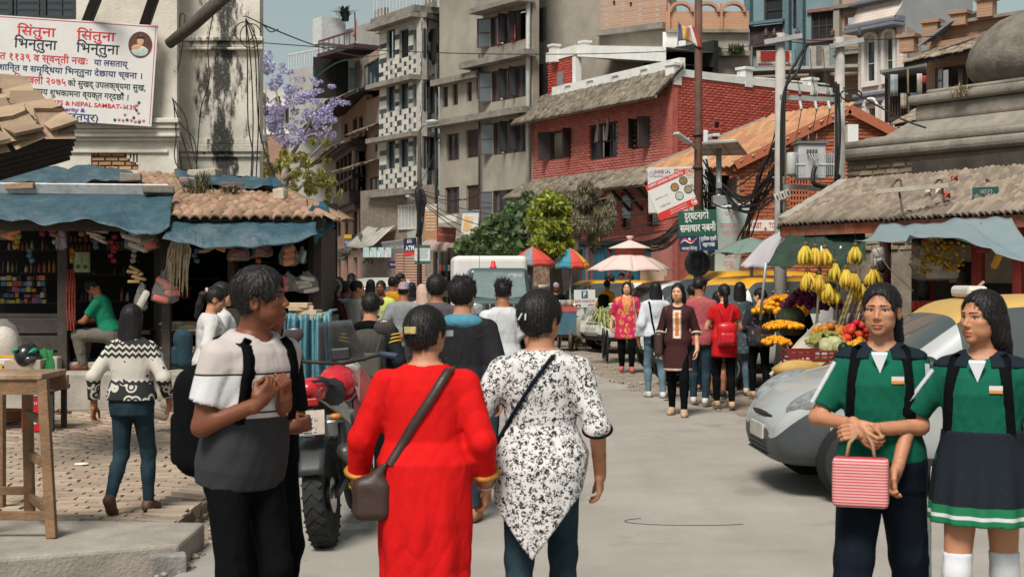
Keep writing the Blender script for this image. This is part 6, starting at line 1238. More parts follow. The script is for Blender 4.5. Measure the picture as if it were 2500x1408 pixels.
SW_=Fac((GX(2200,46),46),(GX(2375,48),48));SW_.wall(pk,2,14.8,mk('blue_grey_render',(.30,.31,.31),.9,.12,1.2,.2,20,dirt=.4,dcol=(.17,.17,.17),dscale=.6,streak=2),[],.2,'side_wall')
tw=wem('brick_tower_house',(24,36,0),'old brick tower house with tiled eaves and an open window near the stupa dome','house');M_tb=brickmat('tower_brick',(.36,.19,.11),(.42,.24,.14),(.3,.2,.14),.22,.075,.35,(.22,.15,.11))
W0,W1=Vc((GX(2262,36.5),36.5)),Vc((GX(2520,34),34));WF=Fac(W0,W1);wr=WF.rect(2283,2380,160,226);WF.wall(tw,1,WF.z(2300,100),M_tb,[wr],.25)
w_=WF.window(tw,wr,n=3,wood=M_wd,open_=7,depth=.1,back=mk('dim_room',(.05,.045,.04),.9,.4,3));WF.leaf(w_,min(wr[:2])+.02,wr[2]+.02,wr[3]-.02,.32,R(25),mk('grey_green_wood',(.13,.15,.14),.6),clear('glass_clear'),1)
m=MB();m.sheet(lambda u,v:WF.pt(min(wr[:2])+.55+.3*u,wr[2]+.05+(wr[3]-wr[2]-.1)*v,-.2+.03*math.sin(u*20)),14,2,.005);m.build('curtain',mk('white_curtain',(.4,.39,.37),.8),w_,True)
A_,B_,C_,D_=W(2208,152,35.2),W(2440,105,33.4),W(2440,72,35.2),W(2262,128,36.6);m=MB();m.add([A_,B_,C_,D_],[(0,1,2,3)]);m.build('roof_deck',M_dw,tw,solid=.08);pr=flat_protos(.15,.2,.025);pieces(tw,'roof_tile',pr,roof_inst(A_,B_,C_,D_,.14,.12,pr,.05,21,.02,.12),M_thatch,120,restname='roof_tiles_beyond');m=MB();m.bar(A_+Vc((0,0,-.08)),B_+Vc((0,0,-.08)),.05,.1);m.build('fascia',M_dw,tw)
PF2=Fac((GX(2262,36.8),36.8),(GX(2520,35),35));m=MB();m.add([PF2 .pt(0,PF2 .z(2270,110)),PF2 .pt(PF2 .L,PF2 .z(2480,85)),PF2 .pt(PF2 .L,PF2 .z(2480,38)),PF2 .pt(0,PF2 .z(2270,72))],[(0,1,2,3)]);m.build('parapet_wall',M_tb,tw,solid=.2)
for px,y0,y1 in((2415,5,45),(2350,38,65),(2282,60,110),(2225,95,130)):a,D=PF2 .uD(px);m=MB();PF2 .fbox(m,a-.2,a+.2,GZ(y1,D),GZ(y0,D),.0,.3);PF2 .fbox(m,a-.26,a+.26,GZ(y0,D),GZ(y0,D)+.08,-.04,.36);m.build('parapet_post',M_tb,tw)
m=MB();m.bar(PF2 .pt(0,PF2 .z(2270,72)+.04,.05),PF2 .pt(PF2 .L,PF2 .z(2480,38)+.04,.05),.3,.08);m.build('coping',M_ledge,tw)
m=MB();m.add([W(2240,110,36),W(2320,50,36),W(2395,22,36),W(2395,45,37),W(2330,75,37)],[(0,1,2,3,4)]);m.build('roof_sheet',mk('slate_sheet',(.12,.13,.15),.5,.3,3),tw,solid=.05)
by=wem('laundry_balcony',W(2200,290,38),'narrow wooden balcony with tin awning and washing hung to dry','balcony');p=lambda x,y:W(x,y,38)
m=MB();m.add([p(2147,172),p(2258,155),W(2262,163,39.5),W(2160,180,39.5)],[(0,1,2,3)]);m.build('awning',mk('awning_tin',(.16,.17,.17),.5,.2),by,solid=.08)
m=MB();m.add([W(2160,175,39.6),W(2264,165,39.6),W(2264,300,39.6),W(2160,300,39.6)],[(3,2,1,0)]);m.build('back',mk('dark_room',(.012,.011,.010)),by)
for k in range(14):x=2172+6.6*k;m=MB();m.bar(p(x,235-k*.8),p(x,290-k*.8),.035,.03);m.build('baluster',M_wd,by)
m=MB();m.bar(p(2168,236),p(2262,225),.06,.05);m.bar(p(2168,292),p(2262,280),.1,.1);m.build('rail',M_wd,by);m=MB();m.bar(p(2170,180),p(2170,300),.05,.05);m.build('post',M_wd,by);m=MB();m.bar(p(2216,170),p(2218,275),.04,.04);m.build('post',mk('bamboo',(.3,.22,.13),.6),by)
for k,(x,y0,y1,wd,col)in enumerate(((2183,182,235,18,(.25,.28,.30)),(2206,228,265,14,(.45,.38,.3)),(2230,227,243,14,(.25,.42,.45)),(2245,180,240,12,(.5,.44,.38)),(2254,185,205,14,(.45,.05,.05)))):
 m=MB();m.sheet(lambda u,v:W(x-wd/2+wd*u,y1+(y0-y1)*v,37.8+.03*math.sin(u*9)),6,3,.006);tag(m.build('hanging_laundry',mk('laundry_%d'%k,col,.8),None,True),('grey blue towel','cream towel','pale cyan cloth','striped cream cloth','small red cloth')[k]+' drying on the wooden balcony','laundry')
lr=wem('low_tiled_shed',W(2230,290,33),'low shed roof of small grey-brown tiles beside the stupa tiers','shed');A_,B_,C_,D_=W(2182,302,31.5),W(2300,285,30.5),W(2300,250,33),W(2235,268,33.5);m=MB();m.add([A_,B_,C_,D_],[(0,1,2,3)]);m.build('roof_deck',M_dw,lr,solid=.08);pieces(lr,'roof_tile',pr,roof_inst(A_,B_,C_,D_,.14,.12,pr,.05,22,.02,.12),isl('grey_roof_tile_b',(.24,.18,.13),.95,.35),100,restname='roof_tiles_beyond');m=MB();m.add([W(2190,310,32.5),W(2300,300,32),W(2300,380,32),W(2190,380,32.5)],[(3,2,1,0)]);m.build('shed_wall',M_sw,lr)
# gabled brick toilet block
gt=wem('toilet_block',(5.6,28,0),'orange-red brick gabled block with clay tile roof and painted barge boards','building');GD=27.0
HF=Fac((GX(1730,GD),GD),(GX(2195,GD),GD));M_gb=isl('gable_brick',(.38,.125,.065),.85,.15,.012,.3,30,.35,(.30,.085,.045),1.0)
apx,apz=HF.uD(2071)[0],HF.z(2071,268);lx,lz=HF.uD(1793)[0],HF.z(1793,405);rx,rz_=HF.uD(2195)[0],HF.z(2195,340)
zline=lambda a:lz+(apz-lz)*(a-lx)/(apx-lx)if a<apx else apz+(rz_-apz)*(a-apx)/(rx-apx)
op=[HF.rect(1730,1806,428,700),HF.rect(1925,1960,435,455)];op[0]=(0.0,op[0][1],1.0,op[0][3])
m=MB();N_=40
for i in range(N_):
 a0,a1=HF.L*i/N_,HF.L*(i+1)/N_;z0=op[0][3]if a1<=op[0][1]+.03 else 0;m.add([HF.pt(a0,z0,-.02),HF.pt(a1,z0,-.02),HF.pt(a1,max(z0+.01,zline(a1)-.02),-.02),HF.pt(a0,max(z0+.01,zline(a0)-.02),-.02)],[(0,1,2,3)])
m.build('gable_wall',mk('gable_mortar',(.33,.12,.065),.9),gt,solid=.0)
inst=[t for t in brick_inst(HF,0,HF.L,1.2,apz,[op[0]],.225,.07,.003,0,.008,9,.012)if(lambda q:q.z<zline((q.to_2d()-HF.p0).dot(HF.u))-.06)(t[1].translation)]
pieces(gt,'brick',[brick_proto(.12)],inst,M_gb,300,restname='bricks_beyond')
m=MB();HF.fbox(m,-.2,op[0][1],0,op[0][3]+.1,-1.5,-1.3);m.build('porch_dark',mk('porch_dark',(.02,.018,.016),.9),gt);m=MB();HF.fbox(m,HF.uD(1806)[0]-.04,HF.uD(1806)[0],0,op[0][3],-1.4,0);m.build('porch_side',M_tb,gt)
M_barge=mk('barge_paint',(.36,.105,.05),.6,.15)
pk_=HF.pt(apx,apz,.12);lp_=HF.pt(lx,lz,.12);rp_=HF.pt(rx+.1,rz_,.12)
for a,b_ in((lp_,pk_),(pk_,rp_)):m=MB();m.bar(a,b_,.05,.17,up=(0,0,1));m.build('barge_board',M_barge,gt)
bv=Vc((-1.4,2.6,.10));bv2=Vc((-1.2,2.2,0));m=MB();m.add([lp_,pk_,pk_+bv2,lp_+bv],[(0,1,2,3)]);m.build('roof_deck',M_dw,gt,solid=.05)
pr=tile_protos(.17,.30,.03,4,.02);ii=roof_inst(lp_+bv+Vc((0,0,.03)),lp_+Vc((0,0,.03)),pk_+Vc((0,0,.03)),pk_+bv2+Vc((0,0,.03)),.165,.23,pr,.012,31,.012,.1)
pieces(gt,'roof_tile',pr,ii,isl('orange_clay_tile',(.40,.205,.105),.85,.2,.012,.3,30,.5,(.27,.165,.1),1.2),300,restname='roof_tiles_beyond')
for a,b_ in((pk_+bv2,lp_+bv),):m=MB();m.bar(a+Vc((0,0,.05)),b_+Vc((0,0,.05)),.22,.08);m.build('verge_cement',mk('verge',(.33,.27,.21),.9),gt)
rv=Vc((.6,3.2,0));m=MB();m.add([pk_,rp_,rp_+rv,pk_+rv],[(0,1,2,3)]);m.build('roof_deck',mk('right_tiles',(.2,.1,.06),.9,.4,8),gt,solid=.06)
m=MB();m.bar(lp_+Vc((0,.05,-.05)),lp_+bv+Vc((0,.05,-.05)),.05,.12);m.build('barge_board',M_barge,gt)
m=MB();a=HF.uD(2062)[0];HF.fbox(m,a,a+.2,HF.z(2065,366),HF.z(2065,307),.03,.25);m.build('white_post',M_wht,gt);m=MB();HF.fbox(m,HF.uD(1928)[0],HF.uD(1972)[0],HF.z(1950,530),HF.z(1950,425),.0,.02);m.build('grille_opening',MATS['porch_dark'],gt)
for k in range(9):m=MB();z_=HF.z(1950,530)+(HF.z(1950,425)-HF.z(1950,530))*k/8;HF.fbox(m,HF.uD(1928)[0],HF.uD(1972)[0],z_-.02,z_+.02,.02,.05);m.build('grille_brick',M_gb,gt)
for k in range(7):m=MB();a=HF.uD(1928)[0]+.34*k/6;HF.fbox(m,a-.015,a+.015,HF.z(1950,530),HF.z(1950,425),.018,.048);m.build('grille_brick',M_gb,gt)
ts,w0,h0=board('toilet_sign','white sign board reading TOURIST TOILET in orange with a small arrow','sign',W(1812,537,25.2),W(1903,537,25.2),W(1812,564,25.2),M_wht,.03);M_or=paint('sign_letters',(.50,.07,.03));text('TOURIST',.125,M_or,ts,Matrix.Translation((-w0*.20,0,.017)),width=w0*.44,bold=.003);text('TOIL',.125,M_or,ts,Matrix.Translation((w0*.335,0,.017)),width=w0*.25,bold=.003)
MB().prism([(-.03,-.02,0),(.03,-.02,0),(0,.03,0)],(w0*.12,-.05,.016),(w0*.12,-.05,.02)).build('arrow',M_or,ts);MB().box((w0*.12,-.085,.018),(.02,.04,.004)).build('arrow_shaft',M_or,ts)
bc=wem('cloth_banner',W(1790,600,24.6),'pale green cloth banner with pink handwriting sagging on the fence','banner');cq=[W(1745,690,24.6),W(1800,700,24.5),W(1832,492,24.4),W(1748,505,24.6)]
m=MB();m.sheet(lambda u,v:bil(cq,u,v)+Vc((0,.05*math.sin(u*6+v*4),0)),16,24,.004);m.build('cloth',mk('mint_cloth',(.42,.50,.45),.8,.1,2),bc,True)
for k,(px,py)in enumerate(((1783,522),(1782,552),(1790,570),(1780,620),(1778,645))):text(dev(('धर्म','ल्याचमाणु न्वाचाः','चसोहन लोगोहि','न्हूगु','दबू')[k]),.13,paint('pink_script',(.5,.08,.16)),bc,fr(W(px,py,24.3),(1,0,0),(0,0,1),(0,-1,0)),.001,width=(.2,.33,.36,.25,.2)[k])
# stupa and shrine stall on the right
su=wem('stupa',(8,22,0),'old grey stupa with stepped lime plaster tiers and a weathered round dome','stupa')
M_su=mk('old_lime',(.235,.205,.17),.95,.28,2.2,.6,30,dirt=.75,dcol=(.075,.068,.06),dscale=1.3);M_dome=mk('dome_lime',(.16,.138,.112),.92,.45,3.5,.9,22,dirt=.9,dcol=(.035,.032,.03),dscale=1.4,streak=2)
SA,SB=Vc((GX(2062,22),22)),Vc((7.4,18.6));UF=Fac(SA,SB);bx_n=-UF.n
def tier(a_in,z0,z1,out,name='tier',mat=M_su,bev=.06,slope=0.0):
 a=UF.pt(a_in,z0,out);b_=UF.pt(UF.L+2.0,z0,out);back=Vc((bx_n.x,bx_n.y,0))*4.5;m=MB();sl=Vc((UF.u.x,UF.u.y,0))*slope+Vc((bx_n.x,bx_n.y,0))*slope;dz=Vc((0,0,z1-z0))
 P_=[a,b_,b_+back,a+back];Q_=[a+dz+sl,b_+dz+Vc((bx_n.x,bx_n.y,0))*slope,b_+back+dz,a+back+dz+Vc((UF.u.x,UF.u.y,0))*slope];m.add(P_+Q_,[(3,2,1,0),(4,5,6,7),(0,1,5,4),(1,2,6,5),(2,3,7,6),(3,0,4,7)]);return m.build(name,mat,su,bevel=bev,seg=3)
zc0,zc1=UF.z(2070,394),UF.z(2070,366);tier(.05,0,zc0,0,'core',mk('wall_mortar',(.24,.195,.15),.95,.3,4,.6,20),.01)
ii=brick_inst(UF,.05,UF.L+1.5,2.0,zc0-.02,[],.26,.095,.012,.012,.022,14);pieces(su,'brick',[brick_proto(.16)],ii,isl('old_wall_brick',(.36,.275,.19),.95,.22,.012,.7,25,.4,(.27,.22,.17),1.5),300,restname='bricks_beyond')
tier(-.12,zc0,zc1,.16,'cornice',M_su,.08);tier(.0,zc1,zc1+.12,.06,'cornice_step',M_su,.05);tier(.3,zc1+.12,zc1+.40,-.30,'tier_slope',M_su,.05,.35);tier(.22,UF.z(2165,352)-.02,UF.z(2165,335)+.04,-.12,'tier_lip',M_su,.07)
zt1=zc1+.40;tier(.72,zt1,zt1+.27,-.75,'tier_drum');tier(.64,zt1+.27,zt1+.42,-.66,'tier_lip',M_su,.06);tier(.85,zt1+.42,zt1+.50,-.85,'tier_lip',M_su,.04)
dc_=W(2570,215,21.4);dz0=zt1+.5;m=MB();m.lathe([(.98,0),(1.02,.08),(1.0,.10),(1.14,.16),(1.23,.28),(1.25,.42),(1.2,.62),(1.05,.84),(.8,1.04),(.5,1.18),(.2,1.24),(.02,1.25)],40,(dc_.x,dc_.y,dz0-.05));m.build('dome',M_dome,su,True)
tuft('dry_weeds','dry straw weeds growing at the foot of the stupa dome',W(2350,238,21),140,.3,(.34,.26,.15),1.1,41)
sh=wem('shrine_stall',(4.6,17,0),'red-posted shop stall under a low roof of small grey clay tiles','stall')
E0,E1=Vc((GX(1912,18.4),18.4)),Vc((5.7,13.6));EF=Fac(E0,E1);ze=GZ(548,18.4)
A_,B_=EF.pt(0,ze,0),EF.pt(EF.L,ze,0);C_,D_=W(2720,405,15.2),W(2062,456,19.4)
m=MB();m.add([A_,B_,C_,D_],[(0,1,2,3)]);m.build('roof_deck',M_dw,sh,solid=.06)
pr=tile_protos(.10,.17,.042,4,.03);ii=roof_inst(A_,B_,C_,D_,.09,.125,pr,.035,51,.03,.30)
hb=A_+Vc((1.3,2.6,0));m=MB();m.add([hb,A_,D_],[(0,1,2)]);m.build('roof_hip',M_dw,sh,solid=.05);ii+=roof_inst(hb,A_,D_,D_+Vc((.02,.02,0)),.09,.13,pr,.03,52,.012,.14)
pieces(sh,'roof_tile',pr,ii,isl('grey_clay_tile',(.235,.185,.14),.95,.3,.01,.5,30,.6,(.12,.10,.08),1.6),300,restname='roof_tiles_beyond')
for k in range(6):t0,t1=k/6,(k+.92)/6;m=MB();m.bar(A_.lerp(D_,t0)+Vc((0,0,.07)),A_.lerp(D_,t1)+Vc((0,0,.085)),.16,.07);m.build('hip_tile',mk('hip_grey',(.3,.265,.22),.9,.2),sh,bevel=.02)
m=MB();m.bar(A_+Vc((0,0,-.09)),B_+Vc((0,0,-.09)),.06,.13);fb_=m.build('eave_beam',mk('eave_orange',(.30,.08,.035),.7,.3,4,dirt=.8,dcol=(.25,.22,.19),dscale=1.0),sh);m=MB();m.bar(A_+Vc((0,.05,-.09)),hb+Vc((0,0,-.09)),.06,.13);m.build('eave_beam',M_dw,sh)
M_rp=mk('red_post',(.26,.028,.018),.55,.2,4,.2,30)
for px,wd in((2112,.11),(2216,.12),(2336,.12),(2432,.10)):a=EF.uD(px)[0];p=EF.pt(a,0,-.3);m=MB();m.box((p.x,p.y,(ze+.1)/2),(wd,wd,ze+.1),.9);m.build('post',M_rp,sh,bevel=.012)
m=MB();p,q=EF.pt(-.1,ze-.3,-2.3),EF.pt(EF.L,ze-.3,-2.3);EF.fbox(m,.7,EF.L+.5,0,ze+.8,-1.6,-1.5);m.build('back_wall',mk('shrine_back',(.06,.048,.038),.9,.5,3),sh)
m=MB();EF.fbox(m,EF.uD(2130)[0],EF.uD(2330)[0],GZ(690,17),GZ(598,17),-1.2,-1.15);m.build('plaster_wall',mk('cream_wall',(.42,.34,.26),.9,.2),sh);m=MB();EF.fbox(m,EF.uD(2158)[0],EF.uD(2195)[0],GZ(690,17),GZ(640,17),-1.14,-1.1);m.build('alcove',mk('dark_room',(.012,.011,.010)),sh)
m=MB();EF.fbox(m,.4,EF.L,.0,.75,-1.1,-.2);m.build('counter',mk('counter_dark',(.05,.035,.03),.8,.4,4),sh)
lm=wem('iron_grinder',EF.pt(EF.uD(2240)[0],.75,-.5),'black iron funnel-shaped grinder standing on the shrine counter','grinder');p=W(2255,690,16.2);m=MB();m.lathe([(.06,-.2),(.07,-.05),(.05,0),(.12,.12),(.17,.22),(.16,.22),(.04,.02)],14,p);m.build('funnel',mk('iron_black',(.015,.015,.015),.5),lm,True);m=MB();m.box(p+Vc((0,0,-.32)),(.2,.15,.25));m.build('grinder_base',mk('iron_black',(.015,.015,.015)),lm)  # funnel-shaped iron grinder on its base, no lamp
for k in range(8):c=W(2232+11*k,745,15.9);tag(MB().box(c,(.045,.03,.10),.4).build('noodle_packet',mk('red_packet',(.45,.05,.03),.45,.4,30),None,bevel=.004),'red and yellow noodle packet in the row under the shrine counter','packet','noodle packets in a row')
for k,(px,py,n,col,lb)in enumerate(((2290,620,60,(.52,.30,.02),'cluster of gold marigold garlands hanging under the woven awning'),(2320,635,40,(.50,.28,.02),'gold garland strands beside the shrine post'),(2262,640,30,(.40,.26,.05),'dull gold tinsel garlands near the white sack'))):
 g_=wem('garland_cluster',W(px,py,15.4),lb,'garland');bm_=MB();bm_.ball((0,0,0),(.022,.022,.016),7,5);bme=bm_.mesh('flower');r2=random.Random(k);pieces(g_,'flower',[bme],[(0,TR(W(px+r2 .gauss(0,16),py+r2 .uniform(-45,30),15.4+r2 .uniform(-.1,.1)),(r2 .random(),r2 .random(),0)))for _ in range(n)],isl('marigold_%d'%k,col,.8,.4,.02,.3))
bag(2275,640,.5,.36,(.42,.37,.31),'big white sack bundle hanging between the red posts',D=15.6,n=3);bag(2160,660,.16,.3,(.05,.03,.03),'dark wrapped bundle hanging by the bananas',D=16.6,n=2,film=False);bag(2395,590,.22,.24,(.22,.02,.02),'dark red cloth hanging under the awning',D=14.8,n=3,film=False);bag(2440,625,.13,.28,(.62,.30,.01),'orange yellow cloth pouch hanging under the awning',D=14.6,n=1,film=False,seed=6);bag(2150,625,.24,.26,(.40,.36,.3),'cloudy plastic bag hanging beside the first red post',D=16.8,n=2);bag(2232,612,.22,.14,(.45,.15,.12),'pink and red plastic packets under the awning edge',D=15.8,n=3)
st2=wem('dried_root_bundle',W(2345,700,15.8),'long bundle of dried brown roots hanging by the shrine post','roots');r2=random.Random(8)
for k in range(12):x=r2 .uniform(-9,9);cable([W(2345+x*.5,655,15.8),W(2345+x,700,15.75),W(2345+x*.8+r2 .uniform(-3,3),775,15.8)],.008,parent=st2,mat=mk('root_brown',(.10,.07,.045),.9),name='root',n=5)
aq=[W(2085,600,14.6),W(2560,640,12.4),W(2470,528,14.6),W(2150,548,16.6)]
def weave():
 m_,nt,b,co=base('woven_tarp');wv=nd(nt,'ShaderNodeTexWave',{'Vector':co,'Scale':22.0,'Distortion':.6});w2=nd(nt,'ShaderNodeTexWave',{'Vector':co,'Scale':22.0,'Distortion':.6},bands_direction='Y');n=nd(nt,'ShaderNodeTexNoise',{'Vector':co,'Scale':2.0,'Detail':5.0})
 c_=mixc(nt,n.outputs['Fac'],(.24,.32,.34),(.40,.45,.45));c_=mixc(nt,mth(nt,'MULTIPLY',wv.outputs['Fac'],.25),c_,(.12,.2,.24));c_=mixc(nt,mth(nt,'MULTIPLY',w2 .outputs['Fac'],.2),c_,(.12,.2,.24));nt.links.new(c_,b.inputs['Base Color']);b.inputs['Roughness'].default_value=.6
 tl=nd(nt,'ShaderNodeBsdfTranslucent',{'Color':c_});mx=nd(nt,'ShaderNodeMixShader',{0:.3,1:b.outputs[0],2:tl.outputs[0]});nt.links.new(mx.outputs[0],nt.nodes['Material Output'].inputs['Surface']);return m_
tarp('pale blue woven plastic awning stretched over the shrine stall',lambda u,v:bil(aq,u,v)+Vc((0,0,.13*math.sin(u*3.14+.3)*(1-v)*(1.2 if.3<u<.75 else.6)+.03*wav(u,v,7)-.05*math.sin(v*3.14))),50,18,weave(),'awning')
cable([W(2137,602,14.8),W(2160,640,15.2),W(2185,670,15.6),W(2230,710,15.9)],.006,'white string tying down the woven awning',mat=M_wht)
m=MB();m.tube([W(2338,748,12.2),W(2402,688,12.3)],.014,6);tag(m.build('bamboo_stick',mk('bamboo',(.3,.22,.13)),None),'thin bamboo stick rising behind the car','stick')
rf=wem('roof_light_frame',W(2300,480,16.5),'rusty iron frame with long tube rails and prayer cloths on the shrine roof','frame');M_ir=mk('rusty_iron',(.09,.06,.045),.7,.4)
for pts in(((2140,468),(2318,452)),((2215,508),(2500,502))):m=MB();m.bar(W(pts[0][0],pts[0][1],16.2),W(pts[1][0],pts[1][1],15.6),.05,.05);m.build('rail',mk('rail_pale',(.38,.33,.28),.6,.2),rf)
for x,y0,y1 in((2205,500,525),(2310,495,520),(2415,500,515),(2440,500,512)):m=MB();m.cyl(W(x-10,y0-34,16.1),W(x,y1,15.9),.014,n=5);m.build('leg',M_ir,rf)
for x0 in(2170,2270,2385):cable([W(x0,470,16.2),W(x0+15,445,16.3),W(x0+28,440,16.2),W(x0+32,462,16.0)],.014,parent=rf,mat=M_ir,name='hoop')
for k,(x,y,col)in enumerate(((2265,468,(.55,.42,.30)),(2290,462,(.6,.5,.4)),(2312,472,(.4,.08,.06)),(2330,430,(.35,.12,.08)))):m=MB();m.sheet(lambda u,v:W(x-8+16*u,y+14*v-5*math.sin(u*3),15.9+.05*math.sin(u*5+v*4)),6,6,.004);m.build('prayer_cloth',mk('prayer_%d'%k,col,.8,.4,10),rf,True)
sg,w0,h0=board('green_shrine_sign','small dark green sign with arched yellow Devanagari lettering on the shrine roof','sign',W(2368,458,15.6),W(2432,456,15.5),W(2380,502,15.6),mk('sign_dark_green',(.02,.07,.075),.6),.015);M_yl=paint('sign_ochre',(.42,.36,.2))
for k,ch in enumerate('कुमारीमाजु'[:7]):t=(k-3)/3;text(ch,.075,M_yl,sg,TR((t*w0*.33,.05-.05*t*t,.009),(0,0,-t*.5)),.001)
text(dev('भगवती मन्दिर'),.05,M_wht,sg,Matrix.Translation((.01,-.075,.009)),.001,width=w0*.62);MB().tube([(.035*math.cos(t),-.01+.03*math.sin(t),.01)for t in np.linspace(3.3,6.1,9)],.004,5).build('crescent',M_yl,sg)
# poles, wires, signs
M_rust=mk('rusty_pole',(.10,.045,.03),.75,.35,5,.4,40);M_galv=mk('galvanised',(.36,.36,.35),.45,.15,6,.1,30,metal=.4);M_cpole=mk('concrete_pole',(.36,.335,.30),.85,.15,4,.3,30)
rp=wem('rusty_pole',(GX(1703,24),24,0),'tall rusty brown steel pole carrying the traffic sign and tilted menu board','pole');x0=GX(1703,24)
MB().cyl((x0,24,0),(x0+.02,24,7.2),.075,.062,12).build('shaft',M_rust,rp,True)
for py in(330,410,545,575):p=W(1703,py,24);MB().cyl(p-Vc((0,0,.02)),p+Vc((0,0,.03)),.088,n=12).build('clamp',mk('clamp_dark',(.05,.04,.035),.6),rp,True)
MB().tube([W(1703,372,24),W(1690,355,23.8),W(1680,338,23.6)],.018,6).build('lamp_arm',M_galv,rp,True);MB().bar(W(1684,350,23.6),W(1650,325,23.4),.13,.05).build('street_lamp_head',mk('lamp_head',(.42,.41,.39),.5),rp,bevel=.015)
sp=wem('solar_lamp_pole',(GX(1755,25),25,0),'grey steel pole with a tilted solar panel and battery box','pole');x0=GX(1755,25);MB().cyl((x0,25,0),(x0,25,GZ(358,25)),.05,n=12).build('shaft',M_galv,sp,True)
A_,B_,C_,D_=W(1696,348,24.6),W(1797,340,24.6),W(1822,372,25.5),W(1712,374,25.5);m=MB();m.add([A_,B_,C_,D_],[(0,1,2,3)]);m.build('solar_panel',mk('panel_back',(.52,.50,.47),.5,.1),sp,solid=.04)
for a,b_ in((A_,B_),(B_,C_),(C_,D_),(D_,A_),(A_.lerp(B_,.33),D_.lerp(C_,.33)),(A_.lerp(B_,.66),D_.lerp(C_,.66)),(A_.lerp(D_,.5),B_.lerp(C_,.5))):MB().bar(a+Vc((0,-.01,-.035)),b_+Vc((0,-.01,-.035)),.03,.03).build('panel_frame',mk('panel_rail',(.3,.29,.27),.5),sp)
MB().box(W(1768,491,24.9),(.42,.22,.19)).build('battery_box',mk('box_grey',(.30,.30,.29),.6,.15,6),sp,bevel=.01);MB().box(W(1755,452,24.94),(.09,.1,.11)).build('clamp',M_galv,sp)
cm=wem('camera_pole',(GX(1722,26),26,0),'slim white pole with a security camera housing behind the solar panel','pole');MB().cyl((GX(1723,26),26,0),(GX(1723,26),26,GZ(318,26)),.045,n=10).build('shaft',mk('pole_white',(.45,.45,.44),.6),cm,True);MB().box(W(1743,333,25.9),(.15,.3,.09),.3).build('camera_housing',mk('cam_white',(.5,.5,.49),.4),cm,bevel=.03);MB().box(W(1745,337,25.7),(.10,.04,.05),.3).build('camera_lens',mk('cam_black',(.01,.01,.01),.2),cm)
def cpole(px,ytop,D,label,arms=()):
 root=wem('concrete_pole',(GX(px,D),D,0),label,'pole');x=GX(px,D);MB().cyl((x,D,0),(x,D,GZ(ytop,D)),.105,.07,10).build('shaft',M_cpole,root,True)
 for a,b_,wd in arms:MB().bar(W(a[0],a[1],D-.08),W(b_[0],b_[1],D-.12),wd,wd).build('cross_arm',M_galv,root)
 for t in range(10):z=1.4+.42*t;MB().cyl((x-.12,D,z),(x+.12,D,z),.008,n=5).build('step_bolt',M_galv,root)
 return root
c1=cpole(1905,82,21,'left concrete power pole of the transformer pair',(((1866,104),(1958,88),.07),));c2=cpole(2050,92,21.2,'right concrete power pole of the transformer pair',(((2025,115),(2108,98),.07),))
for x in(1870,1890,1947,2032,2098):p=W(x,92,20.9);MB().lathe([(.02,0),(.05,.03),(.025,.05),(.045,.08),(.02,.1),(.01,.14)],10,p).build('insulator',mk('insulator_brown',(.06,.035,.03),.3),c1 if x<2000 else c2,True)
xf=wem('transformer',W(1978,440,20.6),'grey pole-mounted transformer with finned radiators between two poles','transformer');M_tx=mk('transformer_grey',(.40,.40,.39),.45,.1,5,.05,20);tc=W(1977,396,20.6)
MB().box(tc,(.40,.34,.50)).build('tank',M_tx,xf,bevel=.02);MB().box(tc+Vc((0,0,.27)),(.46,.4,.035)).build('lid',mk('tx_lid',(.12,.12,.12),.5),xf)
for s_,px in((-1,1943),(1,2014)):
 c=W(px,402,20.5)
 for k in range(9):MB().box(c+Vc((-.11+.027*k,0,0)),(.008,.16,.32)).build('radiator_fin',M_tx,xf,bevel=.003)
 MB().box(c+Vc((0,.02,0)),(.25,.05,.34)).build('radiator',M_tx,xf,bevel=.02);MB().box(c+Vc((0,-.085,0)),(.24,.008,.012)).build('fin_bar',M_wht,xf)
MB().lathe([(.06,-.16),(.07,-.14),(.07,.14),(.06,.16)],12,W(1932,400,20.45)).build('oil_drum',M_tx,xf,True)
for px in(1953,1974,1994):MB().lathe([(.02,0),(.035,.01),(.02,.025),(.032,.04),(.018,.055),(.028,.07),(.01,.09),(.008,.14)],10,W(px,350,20.6)).build('bushing',mk('bushing_brown',(.10,.06,.05),.3),xf,True)
for k in range(4):cable([W(1972+7*k,372,20.38),W(1980+5*k,385,20.3),W(1990-2*k,398,20.32),W(1990,410,20.35)],.007,parent=xf,mat=mk('cable_pale',(.4,.36,.33),.5));MB().cyl(W(1972+7*k,366,20.42),W(1972+7*k,374,20.36),.014,n=6).build('terminal',mk('term_dark',(.03,.04,.035),.5),xf)
cable([W(1990,406,20.34),W(1984,430,20.3),W(1990,450,20.3),W(2030,455,20.5),W(2048,430,20.9)],.035,parent=xf)
m=MB();m.bar(W(1905,455,20.8),W(2048,462,20.9),.07,.07);m.build('support_beam',M_galv,xf);m=MB();m.bar(W(1905,238,20.8),W(2054,245,20.9),.06,.07);m.build('cross_arm',M_galv,xf)
for px in(1953,1990,2022):
 m=MB();m.cyl(W(px,236,20.7),W(px,222,20.7),.025,n=8);m.build('fuse_insulator',mk('fuse_grey',(.12,.12,.11),.4),xf,True);m=MB();m.cyl(W(px,248,20.6),W(px+4,268,20.5),.022,n=8);m.build('fuse_tube',mk('fuse_white',(.45,.43,.4),.4),xf,True)
 cable([W(px,222,20.7),W(px-8,180,20.8),W(px-12,120,20.9)],.006,parent=xf);cable([W(px+4,268,20.5),W(px-2,300,20.6),W(px-10,345,20.6)],.006,parent=xf)
